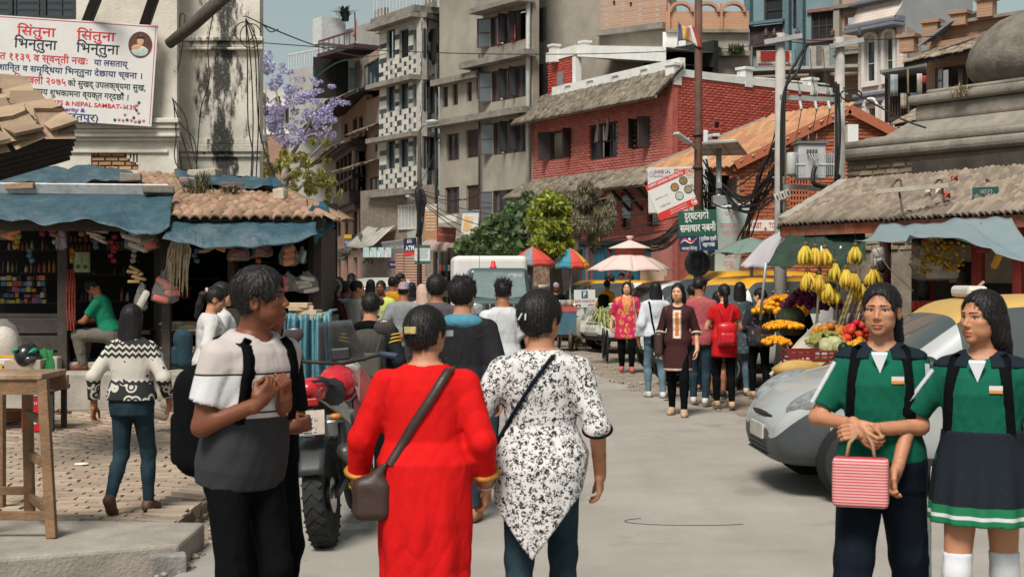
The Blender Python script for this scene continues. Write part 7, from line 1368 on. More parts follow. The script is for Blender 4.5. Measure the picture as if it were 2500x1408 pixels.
for k,pts in enumerate((((1968,110),(1945,150),(1925,190),(1915,260),(1912,430)),((1971,105),(1950,170),(1918,215),(1908,300),(1908,520)),((2040,200),(2042,330),(2040,440)),((2046,205),(2050,330),(2043,440)))):cable([W(x,y,20.7)for x,y in pts],.022,parent=c1 if k<2 else c2)
lp=[W(2078+26*math.cos(t),232+14*math.sin(t),20.7)for t in np.linspace(0,6.3,20)];MB().tube(lp,.012,5).build('cable_loop',M_cab,c2,True);cable([W(2060,215,20.8),W(2110,240,20.4),W(2200,290,19.8),W(2260,312,19.4)],.013,'thick black service cable running to the stupa',n=8)
for k,(a,b_,sag,r_,lb)in enumerate(((W(628,104,20.3),W(1703,122,24),.12,.007,'long thin wire from the white building to the rusty pole'),(W(1703,122,24),W(1905,95,21),.05,.007,'short wire from the rusty pole to the concrete pole'),(W(1905,88,21),W(2050,97,21.2),.04,.007,'upper wire between the two concrete poles'),(W(1890,96,21),W(2098,104,21.2),.05,.007,'lower wire between the cross arms'),(W(2098,98,21.2),W(2560,40,26),.1,.007,'wire from the right concrete pole over the tower house'),(W(1020,470,44),W(1703,500,24),.5,.012,'black cable from the street pole to the rusty pole'),(W(1020,478,44),W(1703,515,24),.75,.012,'second black cable from the street pole'),(W(1020,462,44),W(1703,470,24),.35,.010,'upper black cable over the red house'),(W(1295,600,46),W(1640,560,40),.1,.02,'cable along the red house ledge'),(W(1640,480,40),W(1905,380,21),.2,.012,'cable rising to the left concrete pole'),(W(1720,470,25),W(1905,350,21),.25,.012,'slack cable from the camera pole'),(W(1720,480,25),W(1905,400,21),.4,.014,'second slack cable from the camera pole'),(W(640,60,20.3),W(950,128,60),.3,.012,'thin wire towards the mosaic house'),(W(1075,340,54),W(1020,460,44),.1,.012,'house wire down to the street pole'),(W(1175,470,50),W(1020,465,44),.3,.014,'house wire from the grey block'),(W(1180,560,49),W(1022,480,44),.25,.014,'low house wire from the grey block'),(W(1200,600,49),W(1022,485,44),.2,.014,'lowest house wire by the vine'))):
 pts=[a.lerp(b_,t)-Vc((0,0,sag*4*t*(1-t)))for t in np.linspace(0,1,24)];tag(MB().tube(pts,r_,5).build('overhead_wire',M_cab,None,True),lb,'wire')
tg=wem('cable_tangle',W(1800,480,24),'dense tangle of black cables around the rusty and camera poles','cables');r2=random.Random(12)
for k in range(46):
 q=r2 .uniform
 if k%3==0:pts=[W(1722+q(-8,8),400+q(-15,40),25.7),W(1760+q(-10,10),440+q(0,60),25.2),W(1840+q(-20,20),480+q(-10,40),23),W(1903,430+q(-60,60),21.1)]
 elif k%3==1:pts=[W(1703+q(-4,4),440+q(-40,60),24.1),W(1722+q(-10,12),480+q(-30,40),25.4),W(1728+q(-10,10),560+q(-60,10),25.6)]
 else:pts=[W(1900,340+q(-60,100),21),W(1860+q(-20,10),420+q(-20,60),22),W(1840+q(-15,15),500+q(-20,30),23),W(1825+q(-30,10),600+q(-30,20),24)]
 cable(pts,r2 .choice((.006,.008,.012,.018)),parent=tg,n=7)
t2=wem('cable_tangle',W(1560,620,38),'drooping bundle of black cables along the red house ledge','cables')
for k in range(16):q=r2 .uniform;cable([W(1390+q(-15,30),590+q(-6,10),41),W(1500+q(-20,20),592+q(-6,14),39),W(1600+q(-15,15),600+q(-16,12),34),W(1690,520+q(-30,40),25)],r2 .choice((.012,.018,.025)),parent=t2,n=7)
jb=wem('junction_boxes',W(1910,476,20.8),'row of small white meter boxes tied to the left concrete pole','box')
for k in range(3):p=W(1897+13*k,482-5*k,20.7);MB().box(p,(.075,.05,.12),0,Matrix.Rotation(-.35,3,'Y')).build('meter_box',mk('meter_white',(.45,.42,.37),.6,.2),jb,bevel=.006);MB().box(p+Vc((0,-.03,.0)),(.02,.006,.06),0,Matrix.Rotation(-.35,3,'Y')).build('meter_window',M_blk,jb)
spx=wem('street_pole',(GX(1024,44),44,0),'dark street pole wrapped in cables with two lamp heads before the mosaic house','pole');x0=GX(1024,44);MB().cyl((x0,44,0),(x0,44,GZ(320,44)),.09,.06,10).build('shaft',mk('pole_dark',(.05,.04,.035),.7),spx,True)
MB().tube([W(1024,320,44),W(1034,305,43.8),W(1048,303,43.6)],.035,6).build('lamp_arm',M_galv,spx,True);MB().lathe([(.02,0),(.13,.02),(.17,.10),(.17,.14),(.03,.18)],14,W(1056,306,43.5),sx=1.2).build('street_lamp_head',mk('lamp_head',(.42,.41,.39)),spx,True);MB().bar(W(994,478,43.7),W(1010,488,43.9),.16,.06).build('street_lamp_head',mk('lamp_head',(.42,.41,.39)),spx,bevel=.02);MB().tube([W(1010,488,43.9),W(1024,492,44)],.03,6).build('lamp_arm',M_galv,spx)
for k in range(12):q=r2 .uniform;cable([W(1024+q(-8,8),452+q(-10,10),43.8),W(1026+q(-14,14),480+q(-10,10),43.7),W(1022+q(-7,7),560+q(-20,20),43.8)],.03,parent=spx,n=5)
wsb,w0,h0=board('white_signboard','white school sign board half hidden behind the tilted menu board','sign',W(1581,410,24.5),W(1695,406,24.4),W(1583,520,24.5),mk('board_white',(.55,.54,.51),.6,.08),.03)
text('SHREE LAL',.085,paint('letter_maroon',(.30,.06,.08)),wsb,Matrix.Translation((-w0*.18,h0*.40,.017)),width=w0*.35,bold=.002);text('RASTRIYA U.S. Ma',.05,MATS['paint_letter_maroon'],wsb,Matrix.Translation((-w0*.18,h0*.30,.017)),width=w0*.36);MB().lathe([(.055,0),(.055,.004)],16,(-w0*.42,h0*.36,.015)).build('crest',mk('crest_grey',(.35,.36,.38),.6),wsb);MB().box((w0*.33,h0*.36,.017),(w0*.34,h0*.22,.004)).build('sign_patch',mk('cream_patch',(.55,.48,.38),.6),wsb);text('STANFORD',.10,M_red,wsb,Matrix.Translation((w0*.28,h0*.40,.021)),width=w0*.42,bold=.002);text('CONSULTANCY',.035,M_red,wsb,Matrix.Translation((w0*.36,h0*.31,.021)),width=w0*.2);text('EFL',.055,M_blk,wsb,Matrix.Translation((w0*.42,h0*.08,.017)),width=w0*.13);MB().box((w0*.44,-h0*.05,.017),(w0*.12,h0*.07,.004)).build('blue_patch',M_nvy,wsb)
mbd,w0,h0=board('menu_board','tilted white and red noodle shop board with four round food pictures','sign',W(1578,453,23.7),W(1672,412,23.7),W(1609,540,23.7),mk('board_cream',(.62,.60,.56),.55,.05),.03);M_rd=paint('menu_red',(.58,.035,.025))
MB().box((0,h0*.43,.017),(w0,h0*.14,.004)).build('red_band',M_rd,mbd);MB().box((0,-h0*.40,.017),(w0,h0*.20,.004)).build('red_band',M_rd,mbd);text('YUMMY LAPHING CENTRE(YCL)',.065,M_wht,mbd,Matrix.Translation((0,h0*.43,.021)),width=w0*.9,bold=.0012);text('MANGAL BAZAR, PATAN',.035,M_wht,mbd,Matrix.Translation((w0*.02,-h0*.37,.021)),width=w0*.42);text('CHANGKHU 9808032271',.035,M_wht,mbd,Matrix.Translation((w0*.02,-h0*.44,.021)),width=w0*.46)
for k,(u,v,col)in enumerate(((.14,.16,(.30,.16,.05)),(.40,.23,(.22,.14,.06)),(.16,-.10,(.42,.42,.40)),(.43,-.03,(.28,.22,.14)))):MB().lathe([(.072,0),(.072,.004)],20,(u*w0*.95,v*h0*1.0,.016)).build('plate_rim',M_blk,mbd);MB().lathe([(.062,0),(.062,.004)],20,(u*w0*.95,v*h0,.019)).build('food_picture',mk('food_%d'%k,col,.6,.7,40),mbd)
text('LAPHING ROLL / CHILLY',.035,mk('faint_ink',(.25,.24,.23),.6),mbd,Matrix.Translation((-w0*.25,h0*.06,.017)),width=w0*.34);text('CHINESE NOODLE',.035,mk('faint_ink',(.25,.24,.23)),mbd,Matrix.Translation((-w0*.24,-h0*.17,.017)),width=w0*.27);MB().tube([(w0*.42+.045*math.cos(t),-h0*.40+.045*math.sin(t),.022)for t in np.linspace(.6,6.2,16)],.006,5).build('round_mark',M_wht,mbd);MB().prism([(-.03,-.012,0),(.01,-.012,0),(.01,-.03,0),(.045,0,0),(.01,.03,0),(.01,.012,0),(-.03,.012,0)],(w0*.42,-h0*.40,.02),(w0*.42,-h0*.40,.023)).build('arrow',M_wht,mbd)
gsn,w0,h0=board('traffic_police_sign','green and navy traffic police sign with white Devanagari slogan','sign',W(1657,516,23.5),W(1750,511,23.5),W(1658,615,23.5),mk('sign_green',(.015,.085,.05),.45,.08),.03);MB().box((0,-h0*.31,.016),(w0,h0*.38,.004)).build('navy_band',paint('police_navy',(.015,.03,.085)),gsn)
text(dev('दुर्घटनाको'),.17,M_wht,gsn,Matrix.Translation((-w0*.02,h0*.36,.017)),width=w0*.64,bold=.004);text(dev('समाचार नबनौं'),.17,M_wht,gsn,Matrix.Translation((0,h0*.06,.017)),width=w0*.94,bold=.004);text(dev('ट्राफिक प्रहरी'),.09,M_wht,gsn,Matrix.Translation((w0*.26,-h0*.21,.02)),width=w0*.42,bold=.002);text(dev('महाशाखा'),.09,M_wht,gsn,Matrix.Translation((w0*.26,-h0*.36,.02)),width=w0*.32,bold=.002);text(dev('जगदम्बा सिमेन्ट'),.07,mk('cream_print',(.6,.52,.38),.6),gsn,Matrix.Translation((-w0*.25,-h0*.43,.02)),width=w0*.40,bold=.002);MB().box((w0*.03,-h0*.31,.02),(.006,h0*.34,.003)).build('divider',M_wht,gsn)
MB().tube([(-w0*.48+.29*t,-h0*.26+.035*math.sin(t*7)+.05*t,.02)for t in np.linspace(0,1,14)],[.004+.014*math.sin(min(1,t*1.1)*3.1)for t in np.linspace(0,1,14)],5).build('ribbon',M_rd,gsn,True);MB().tube([(-w0*.48+.27*t,-h0*.30+.035*math.sin(t*7)+.05*t,.02)for t in np.linspace(0,1,14)],[.004+.010*math.sin(min(1,t*1.1)*3.1)for t in np.linspace(0,1,14)],5).build('ribbon',M_wht,gsn,True);MB().ball((-w0*.24,-h0*.22,.022),(.022,.04,.004),10,6).build('figure_mark',M_wht,gsn,True)
rdn=wem('round_mirror',W(1703,643,23.9),'round dark back of a traffic mirror strapped to the rusty pole','mirror');MB().lathe([(.215,0),(.22,.01),(.2,.03),(.02,.05)],32,W(1703,643,23.82),M=Matrix.Rotation(R(-90),3,'X')).build('disc',mk('mirror_back',(.03,.033,.033),.35,.2,3),rdn,True)
for dx in(-.09,.09):MB().box(W(1703,643,23.76)+Vc((dx,0,0)),(.05,.02,.3)).build('rib',mk('mirror_rib',(.018,.019,.019),.5),rdn)
sgb=wem('flag',W(1690,60,24),'five-coloured prayer flag on a short bamboo behind the rusty pole','flag');
for k,col in enumerate(((.05,.07,.14),(.55,.33,.08),(.5,.25,.16),(.55,.53,.5),(.38,.05,.05))):
 m=MB();m.sheet(lambda u,v:W(1656+(8+4*v)*k+(8+4*v)*u,55+45*v+3*k+3*u+5*math.sin(k+u+v*3),23.95+.04*math.sin((k+u)*2+v*3)),4,8,.004);m.build('flag_stripe',mk('flag_%d'%k,col,.8,.12,6),sgb,True)
m=MB();m.cyl(W(1656,50,24),W(1655,112,24),.012,n=6);m.build('pole',mk('bamboo',(.3,.22,.13)),sgb)
# trees
def leafcloud(clumps,n,size,seed,aspect=2.2,droop=0.0,dirn=None):
 r_=np.random.default_rng(seed);tot=sum(c[1][0]*c[1][1]*c[1][2]for c in clumps)**1.0;Vs=[];
 for c,rad in clumps:
  k=max(8,int(n*(rad[0]*rad[1]*rad[2])**.75/sum((q[1][0]*q[1][1]*q[1][2])**.75 for q in clumps)));d=r_.normal(size=(k,3));d/=np.linalg.norm(d,axis=1)[:,None];rr_=r_.uniform(.35,1.05,k)**.5;P_=np.array(c)+d*rr_[:,None]*np.array(rad)
  ax=r_.normal(size=(k,3))+d*.6;ax[:,2]-=droop;ax/=np.linalg.norm(ax,axis=1)[:,None];sd_=np.cross(ax,r_.normal(size=(k,3)));sd_/=np.linalg.norm(sd_,axis=1)[:,None];s_=size*r_.uniform(.6,1.3,k)[:,None]
  Vs.append(np.stack([P_-ax*s_*aspect*.5,P_+sd_*s_*.5,P_+ax*s_*aspect*.5,P_-sd_*s_*.5],1).reshape(-1,3))
 V=np.concatenate(Vs);Q=np.arange(len(V)).reshape(-1,4);return npmesh('foliage',V,Q)
def leafmat(name,col,var=.4,hue=.03,tr=.35):
 if name in MATS:return MATS[name]
 m_,nt,b,co=base(name);ge=nt.nodes.new('ShaderNodeNewGeometry');n=nd(nt,'ShaderNodeTexNoise',{'Vector':co,'Scale':2.2,'Detail':3.0});r_=ge.outputs['Random Per Island']
 h=nd(nt,'ShaderNodeHueSaturation',{'Color':c4(col),'Value':mth(nt,'ADD',mth(nt,'MULTIPLY_ADD',r_,2*var,.55-var),mth(nt,'MULTIPLY',n.outputs['Fac'],.9)),'Hue':mth(nt,'MULTIPLY_ADD',mth(nt,'FRACT',mth(nt,'MULTIPLY',r_,5.7)),2*hue,.5-hue)})
 nt.links.new(h.outputs[0],b.inputs['Base Color']);b.inputs['Roughness'].default_value=.55;tl=nd(nt,'ShaderNodeBsdfTranslucent',{'Color':h.outputs[0]});mx=nd(nt,'ShaderNodeMixShader',{0:tr,1:b.outputs[0],2:tl.outputs[0]});nt.links.new(mx.outputs[0],nt.nodes['Material Output'].inputs['Surface']);MATS[name]=m_;return m_
M_bark=mk('bark',(.17,.135,.105),.9,.3,8,.8,25)
def limbs(mb,pts,r0,r1):n=len(pts);mb.tube(pts,[r0+(r1-r0)*i/(n-1)for i in range(n)],7)
TD=36.0;T=lambda x,y,d=0:W(x,y,TD+d)
mg=wem('mango_tree',(GX(1360,TD),TD,0),'small bright green mango tree with drooping leaves in front of the red house','tree');mb=MB();limbs(mb,[Vc((GX(1362,TD),TD,0)),T(1358,690),T(1355,640),T(1352,600),T(1345,570)],.19,.1);limbs(mb,[T(1353,605),T(1335,570),T(1320,540,-.3)],.08,.03);limbs(mb,[T(1353,605),T(1370,560),T(1375,520,.3)],.08,.03);limbs(mb,[T(1346,575),T(1340,530),T(1330,490)],.07,.02);mb.build('trunk',M_bark,mg,True)
cl_=[((T(x,y,d)),(rx_/F*TD,.6,ry_/F*TD))for x,y,d,rx_,ry_ in((1320,515,0,32,36),(1345,495,-.2,34,26),(1370,520,.1,26,34),(1335,555,-.4,36,26),(1368,560,-.2,30,34),(1320,590,-.5,26,20),(1350,605,-.5,30,18),(1380,585,0,20,24),(1305,540,0,22,28),(1338,480,.2,18,16),(1372,498,.2,14,14))]
link('crown',leafcloud(cl_,4200,.075,1,2.6,.8),leafmat('mango_leaf',(.24,.27,.028),.45,.03),mg)
ca=wem('casuarina_tree',(GX(1408,TD+1.5),TD+1.5,0),'thin grey-green tree with drooping needle tufts beside the mango tree','tree');mb=MB();TC=lambda x,y,d=0:W(x,y,TD+1.5+d);limbs(mb,[Vc((GX(1400,TD+1.5),TD+1.5,0)),TC(1403,690),TC(1408,600),TC(1415,570),TC(1425,520),TC(1430,455)],.10,.03);limbs(mb,[TC(1415,570),TC(1450,545),TC(1480,530)],.05,.015);limbs(mb,[TC(1420,540),TC(1390,505),TC(1372,490)],.05,.015);limbs(mb,[TC(1426,510),TC(1455,490),TC(1490,480)],.04,.012);limbs(mb,[TC(1408,598),TC(1398,560),TC(1390,555)],.05,.02);mb.build('trunk',M_bark,ca,True)
tf=[(TC(x,y,r2 .uniform(-.4,.4)),(w_/F*TD,.3,h_/F*TD))for x,y,w_,h_ in((1430,458,22,16),(1445,475,26,20),(1410,490,30,22),(1380,490,22,22),(1365,500,14,16),(1440,510,34,24),(1400,530,26,22),(1465,530,30,24),(1490,500,12,26),(1495,530,12,22),(1430,550,28,22),(1465,560,26,22),(1450,585,18,20),(1395,545,18,18),(1425,490,20,20),(1480,555,18,20))]
link('crown',leafcloud(tf,9000,.028,2,7.0,2.6),leafmat('casuarina_leaf',(.21,.18,.105),.4,.02),ca)
vn=wem('vine',(GX(1200,40),40,0),'broad-leaved green vine smothering a frame beside the grey block','vine');vcl=[(W(x,y,41+d),(rx_/F*41,.7,ry_/F*41))for x,y,d,rx_,ry_ in((1150,600,0,40,22),(1190,580,0,42,34),(1235,560,.2,40,44),(1265,530,.4,34,40),(1280,580,0,40,40),(1225,605,-.3,60,22),(1250,505,.6,14,14),(1290,490,.8,22,26),(1130,608,0,22,16),(1215,535,.3,24,16),(1195,545,.3,16,10))]
link('foliage',leafcloud(vcl,2300,.17,3,1.25,.3),leafmat('vine_leaf',(.115,.17,.065),.45,.02),vn);mb=MB();limbs(mb,[Vc((GX(1270,41),41,0)),W(1265,600,41),W(1255,540,41)],.06,.04);limbs(mb,[Vc((GX(1180,41),41,0)),W(1185,610,41),W(1200,570,41)],.06,.03);mb.build('stem',M_bark,vn,True)
jd=wem('jacaranda_tree',(GX(690,52),52,0),'jacaranda tree in lilac bloom with yellow-green ferny leaves behind the stalls','tree');J=lambda x,y,d=0:W(x,y,52+d);mb=MB();limbs(mb,[Vc((GX(690,52),52,0)),J(690,560),J(685,480),J(700,400)],.22,.12);
for e in(((685,480),(655,400),(645,300),(650,200)),((700,400),(735,340),(770,270),(790,240)),((690,440),(740,400),(790,350),(812,300)),((700,400),(690,330),(680,250),(665,180)),((690,500),(740,450),(780,430)),((735,340),(760,330),(800,320)),((655,400),(640,380),(630,340))):limbs(mb,[J(x,y,r2 .uniform(-.6,.6))for x,y in e],.09,.015)
mb.build('trunk',mk('pale_bark',(.24,.20,.16),.9,.3),jd,True)
jc=[(J(x+r2 .uniform(-6,6),y+r2 .uniform(-6,6),r2 .uniform(-1.5,1.5)),(w_/F*52*1.0,.6,h_/F*52))for x,y,w_,h_ in((655,170,24,30),(675,200,20,24),(645,230,22,26),(700,220,20,14),(740,205,28,12),(770,190,16,8),(655,280,30,30),(680,300,26,26),(640,320,20,26),(725,260,24,16),(760,240,28,14),(790,260,26,14),(805,285,18,14),(740,300,26,16),(775,310,26,16),(800,320,14,20),(710,350,26,18),(665,350,24,18),(750,345,20,14),(735,375,24,14),(780,285,24,12),(690,260,18,16))]
jc=[(c+Vc((r2 .gauss(0,.28),r2 .gauss(0,.8),r2 .gauss(0,.22))),tuple(q*r2 .uniform(.3,.75)for q in rad))for c,rad in jc for _ in range(5)];link('blossom',leafcloud(jc,8200,.07,4,1.3,.3),leafmat('jacaranda_bloom',(.40,.37,.56),.35,.02,.3),jd)
jl=[(J(x,y,r2 .uniform(-1.5,1)),(w_/F*52,.5,h_/F*52))for x,y,w_,h_ in((650,390,22,24),(680,410,30,20),(710,430,30,24),(760,400,28,16),(790,440,26,24),(800,480,14,24),(740,460,26,20),(665,440,22,20),(790,370,18,14),(730,390,18,12),(770,480,18,18),(640,240,10,16),(645,430,12,30))]
jl=[(c+Vc((r2 .gauss(0,.25),r2 .gauss(0,.6),r2 .gauss(0,.25))),tuple(q*r2 .uniform(.35,.8)for q in rad))for c,rad in jl for _ in range(4)];link('leaves',leafcloud(jl,4200,.07,5,2.8,1.0),leafmat('jacaranda_leaf',(.30,.28,.07),.45,.03),jd)
tuft('roof_shrub','small shrub in a pot on the grey terrace house balcony',W(842,52,68.5),90,1.0,(.04,.06,.04),.9,61,.05)
# vehicles
M_tyre=mk('tyre_rubber',(.018,.018,.018),.85,.25,12,.4,60);M_alloy=mk('alloy',(.40,.40,.40),.3,.1,metal=.7);M_blkp=mk('black_plastic',(.022,.023,.024),.5,.2,6,.1,60);M_lens=clear('lamp_lens',(.7,.72,.72),.55,.05);M_chr=mk('chrome',(.5,.5,.5),.15,.05,metal=1.0)
def wheel(parent,c,r_,wd,ax='Y',spokes=8,rim=.64):
 M_=Matrix.Rotation(R(90),3,'X')if ax=='Y' else Matrix.Rotation(R(90),3,'Y');t=MB().lathe([(r_*rim,-wd*.5),(r_*.93,-wd*.5),(r_,-wd*.32),(r_,wd*.32),(r_*.93,wd*.5),(r_*rim,wd*.5)],32,c,M=M_).build('wheel',M_tyre,parent,True)
 MB().lathe([(.001,-.02),(r_*rim,-.02),(r_*rim+.01,wd*.46),(r_*rim-.015,wd*.44),(r_*rim-.03,0),(.001,.01)],28,c,M=M_).build('rim',M_blkp,t,True)
 for s_ in(-1,1):
  m=MB()
  for k in range(spokes):a=6.2832*k/spokes;d=Vc((math.cos(a),math.sin(a),0));m.bar(M_@(d*.05+Vc((0,0,s_*wd*.38)))+Vc(c),M_@(d*(r_*rim-.01)+Vc((0,0,s_*wd*.42)))+Vc(c),.055,.02,up=M_@Vc((0,0,1)))
  m.lathe([(.06,-.01),(.06,.01)],12,Vc(c)+M_@Vc((0,0,s_*wd*.40)),M=M_);m.lathe([(r_*rim-.025,-.012),(r_*rim,-.012),(r_*rim,.012),(r_*rim-.025,.012),(r_*rim-.025,-.012)],28,Vc(c)+M_@Vc((0,0,s_*wd*.44)),M=M_);m.build('hub_cap',M_alloy,t)
 return t
HATCH=[(-1.77,.45,.80,.82,.58,.60,.56),(-1.74,.30,.92,1.0,.70,.72,.62),(-1.58,.24,.96,1.40,.77,.78,.56),(-1.45,.22,.96,1.45,.78,.79,.59),(-.95,.2,.95,1.50,.79,.80,.61),(-.62,.2,.94,1.515,.80,.805,.62),(-.55,.2,.94,1.515,.80,.805,.62),(-.1,.2,.93,1.51,.80,.81,.62),(.25,.2,.92,1.47,.80,.81,.61),(.34,.2,.92,1.44,.80,.81,.61),(.98,.2,.90,.96,.80,.80,.68),(1.08,.2,.89,.935,.80,.80,.66),(1.45,.22,.80,.85,.78,.775,.62),(1.66,.22,.66,.73,.71,.71,.55),(1.77,.26,.52,.60,.58,.60,.48),(1.80,.32,.46,.52,.45,.48,.40)]
VAN=[(-1.80,.4,.95,1.0,.66,.68,.6),(-1.77,.3,1.0,1.60,.72,.73,.58),(-1.6,.25,1.0,1.72,.74,.75,.6),(-1.2,.22,1.0,1.76,.75,.76,.62),(-.62,.22,1.0,1.77,.75,.76,.62),(-.55,.22,1.0,1.77,.75,.76,.62),(.1,.22,1.0,1.77,.75,.76,.62),(.62,.22,.99,1.76,.75,.76,.62),(.70,.22,.99,1.74,.75,.76,.61),(1.28,.22,.97,1.05,.75,.75,.66),(1.45,.24,.86,.93,.73,.73,.6),(1.66,.26,.66,.74,.66,.66,.55),(1.72,.32,.5,.58,.55,.58,.5)]
def car(name,label,loc,rz,S,body,roof,ws=(9,10),glassr=(2,10),pill=((5,6),),low=None,lowx=1.4,wx=(-1.18,1.20),wr=.285,cat='car',hw=0,det=True,zs=1.0):
 root=empty(name,loc,label,cat,rz);V=[];Fs=[];MI=[];n=len(S);K=17
 for x,zb,zl,zr,wb_,wl,wf in S:
  zr*=zs;zl_=zl*(1 if zs==1 else 1.02);h=[(0,zb),(wb_*.8,zb),(wb_*.97,zb+.09),(wl*1.01,(zb+zl_)/2),(wl,zl_-.04),(wl*.985,zl_),((wl+wf)/2+.015,(zl_+zr)/2),(wf,zr-.045),(wf*.62,zr)];h+=[(-a,b_)for a,b_ in reversed(h[:-1])]+[];row=h[:9]+[(-wf*.62,zr)]+h[9:-1];V+=[(x,a,b_)for a,b_ in row]
 K=len(row)
 for i in range(n-1):
  for j in range(K):
   j2=(j+1)%K;Fs.append((i*K+j,i*K+j2,(i+1)*K+j2,(i+1)*K+j));side=j in(5,6,10,11);top=j in(7,8,9);mi=0
   if ws[0]<=i<ws[1]:mi=1 if top else 0
   elif glassr[0]<=i<glassr[1]and side and not any(p[0]<=i<p[1]for p in pill):mi=1
   elif top and glassr[0]<=i<ws[0]:mi=2
   if i<=1 and(j in(7,8,9)):mi=1 if i==1 else mi
   if low is not None and S[i][0]>=lowx and j in(0,1,2,3,12,13,14,15,16):mi=3
   elif j in(0,1,15,16,14):mi=3
   MI.append(mi)
 Fs+=[tuple(range(K-1,-1,-1)),tuple((n-1)*K+j for j in range(K))];MI+=[0,3 if low is not None else 0]
 me=bpy.data.meshes.new('body');me.from_pydata(V,[],Fs);me.polygons.foreach_set('material_index',MI);me.update();o=link('body',me,[body,glass('car_glass',(.06,.07,.07),.05),roof or body,low or M_blkp],root,True);md=o.modifiers.new('s','SUBSURF');md.levels=md.render_levels=2
 for x in wx:
  for s_ in(-1,1):
   y=s_*(S[len(S)//2][4]-.07);MB().lathe([(.02,-.06),(wr*1.1,-.06),(wr*1.1,.062),(.02,.062)],28,(x,s_*(S[len(S)//2][4]-.045),wr+.02),M=Matrix.Rotation(R(90),3,'X')).build('wheel_arch',mk('arch_black',(.008,.008,.008),.9),root,True);wheel(root,(x,s_*(S[len(S)//2][4]-.06),wr),wr,.17)
 if det:
  for s_ in(-1,1):
   MB().ball((S[-4][0]+.0,s_*S[-4][4]*.84,.74 if S is HATCH else.82),(.30,.15,.095),16,10,M=Matrix.Rotation(-s_*.55,3,'Z')@Matrix.Rotation(.35,3,'Y')).build('headlight',mk('headlight',(.42,.43,.43),.08,.5,14,metal=.6),root,True)
   a=S[ws[1]];MB().ball((a[0]-.25,s_*(a[5]+.09),1.0),(.06,.11,.075),12,8).build('mirror',M_blkp,root,True);MB().ball((S[0][0]+.06,s_*.6,.85),(.05,.08,.14),10,8).build('tail_light',paint('tail_red',(.3,.01,.01)),root,True)
   for x in(-.35,.55):MB().box((x,s_*(.812),.80),(.16,.02,.025)).build('door_handle',M_blkp,root,bevel=.006)
   for x in(-.585,.42):MB().box((x,s_*.8135,.62),(.008,.004,.5)).build('door_seam',mk('arch_black',(.008,.008,.008)),root)
  MB().ball((S[-1][0]-.11,0,.585),(.10,.5,.03),16,8).build('air_intake',mk('arch_black',(.008,.008,.008)),root,True);MB().box((S[-1][0]+.0,0,.46),(.02,.45,.11)).build('number_plate',mk('plate_white',(.45,.42,.38),.5),root)
  for k in range(4):MB().box((S[-1][0]-.01,0,.30+.035*k),(.03,.62,.012)).build('grille_bar',M_blkp,root)
 return root
M_sil=mk('car_silver',(.38,.385,.385),.3,.04,2,0,coat=.6);M_whc=mk('car_white',(.62,.61,.58),.35,.05,2,0,coat=.4);M_yr=mk('taxi_yellow',(.62,.30,.02),.45,.06,3,0,coat=.2);M_bump=mk('bumper_grey',(.055,.06,.063),.5,.15,5,.1,40)
ang=R(182);fw=Vc((math.cos(ang),math.sin(ang)));lf=Vc((-fw.y,fw.x));wc_=Vc((GX(2098,10.42),10.42));cpos=wc_-fw*1.20-lf*.74
cr=car('taxi_hatchback','silver-white hatchback taxi with grey bumper turning behind the two schoolgirls',(cpos.x,cpos.y,0),ang,HATCH,M_sil,mk('taxi_ochre',(.50,.31,.09),.45,.06,3,0),low=M_bump,lowx=1.2,cat='taxi')
MB().box((.12,0,1.53),(.16,.42,.09)).build('roof_sign',mk('roof_sign_white',(.6,.55,.48),.5),cr,bevel=.03)
for x in(-.3,.3):MB().box((.35,x,1.0),(.12,.42,.5)).build('seat',mk('seat_grey',(.12,.1,.11),.8),cr,bevel=.05)
def ccar(label,px,D,az,S,roof,body=None,z=0,name='taxi',cat='taxi',zs=1.0):return car(name,label,(GX(px,D),D,z),R(az),S,body or M_whc,roof,ws=(8,9)if S is VAN else(9,10),glassr=(2,9)if S is VAN else(2,10),pill=((4,5),)if S is VAN else((5,6),),wx=(-1.1,1.25)if S is VAN else(-1.18,1.2),cat=cat,zs=zs)
ccar('white taxi van with orange roof parked in front of the mint banner',1800,24.5,212,VAN,M_yr,zs=.97);ccar('white taxi van with orange roof parked behind the flower heap',1868,21.8,208,VAN,M_yr,zs=.92);ccar('white taxi with orange roof beside the bike parking sign',1482,36.5,200,VAN,M_yr,zs=.84);ccar('white saloon car behind the red T-shirt man',1620,31,205,HATCH,None,name='white_car',cat='car',zs=1.0);ccar('cream car facing away in the street crowd',935,31,95,HATCH,None,mk('car_cream',(.55,.52,.46),.4,.05),name='cream_car',cat='car',zs=1.04)
PD=33.0;pu=empty('pickup_truck',(GX(1212,PD),PD,0),'dark green pickup with a red beacon and white covered cargo box facing us','truck',R(180+4));M_pg=mk('pickup_green',(.045,.075,.078),.4,.08,3,.02,coat=.3)
def pbox(nm,c,d,mt,bev=.03,tap=1.0):return MB().box(c,d,0,None,0,tap).build(nm,mt,pu,bevel=bev,seg=3)
pbox('cargo_box',(.10,-1.9,1.35),(1.76,2.5,1.45),mk('canvas_white',(.62,.60,.56),.8,.06),.12);pbox('cab',(0,.15,1.36),(1.52,1.7,.84),M_pg,.10,.86);pbox('bonnet',(0,1.35,.90),(1.46,1.25,.42),M_pg,.10,.92);pbox('chassis',(0,.2,.48),(1.56,3.4,.5),M_pg,.05);pbox('bumper',(0,2.02,.45),(1.62,.2,.24),M_bump,.05)
w_=MB();w_.add([(-.63,1.02,1.08),(.63,1.02,1.08),(.57,.93,1.68),(-.57,.93,1.68)],[(0,1,2,3)]);w_.build('windscreen',mk('screen_glass',(.20,.25,.25),.12,.25,1.5,0),pu,solid=.03)
text('CRV',.17,M_wht,pu,fr((-.36,.972,1.58),(-1,0,0),(0,0.15,.99),(0,.99,-.15)),.002,width=.34,bold=.006)
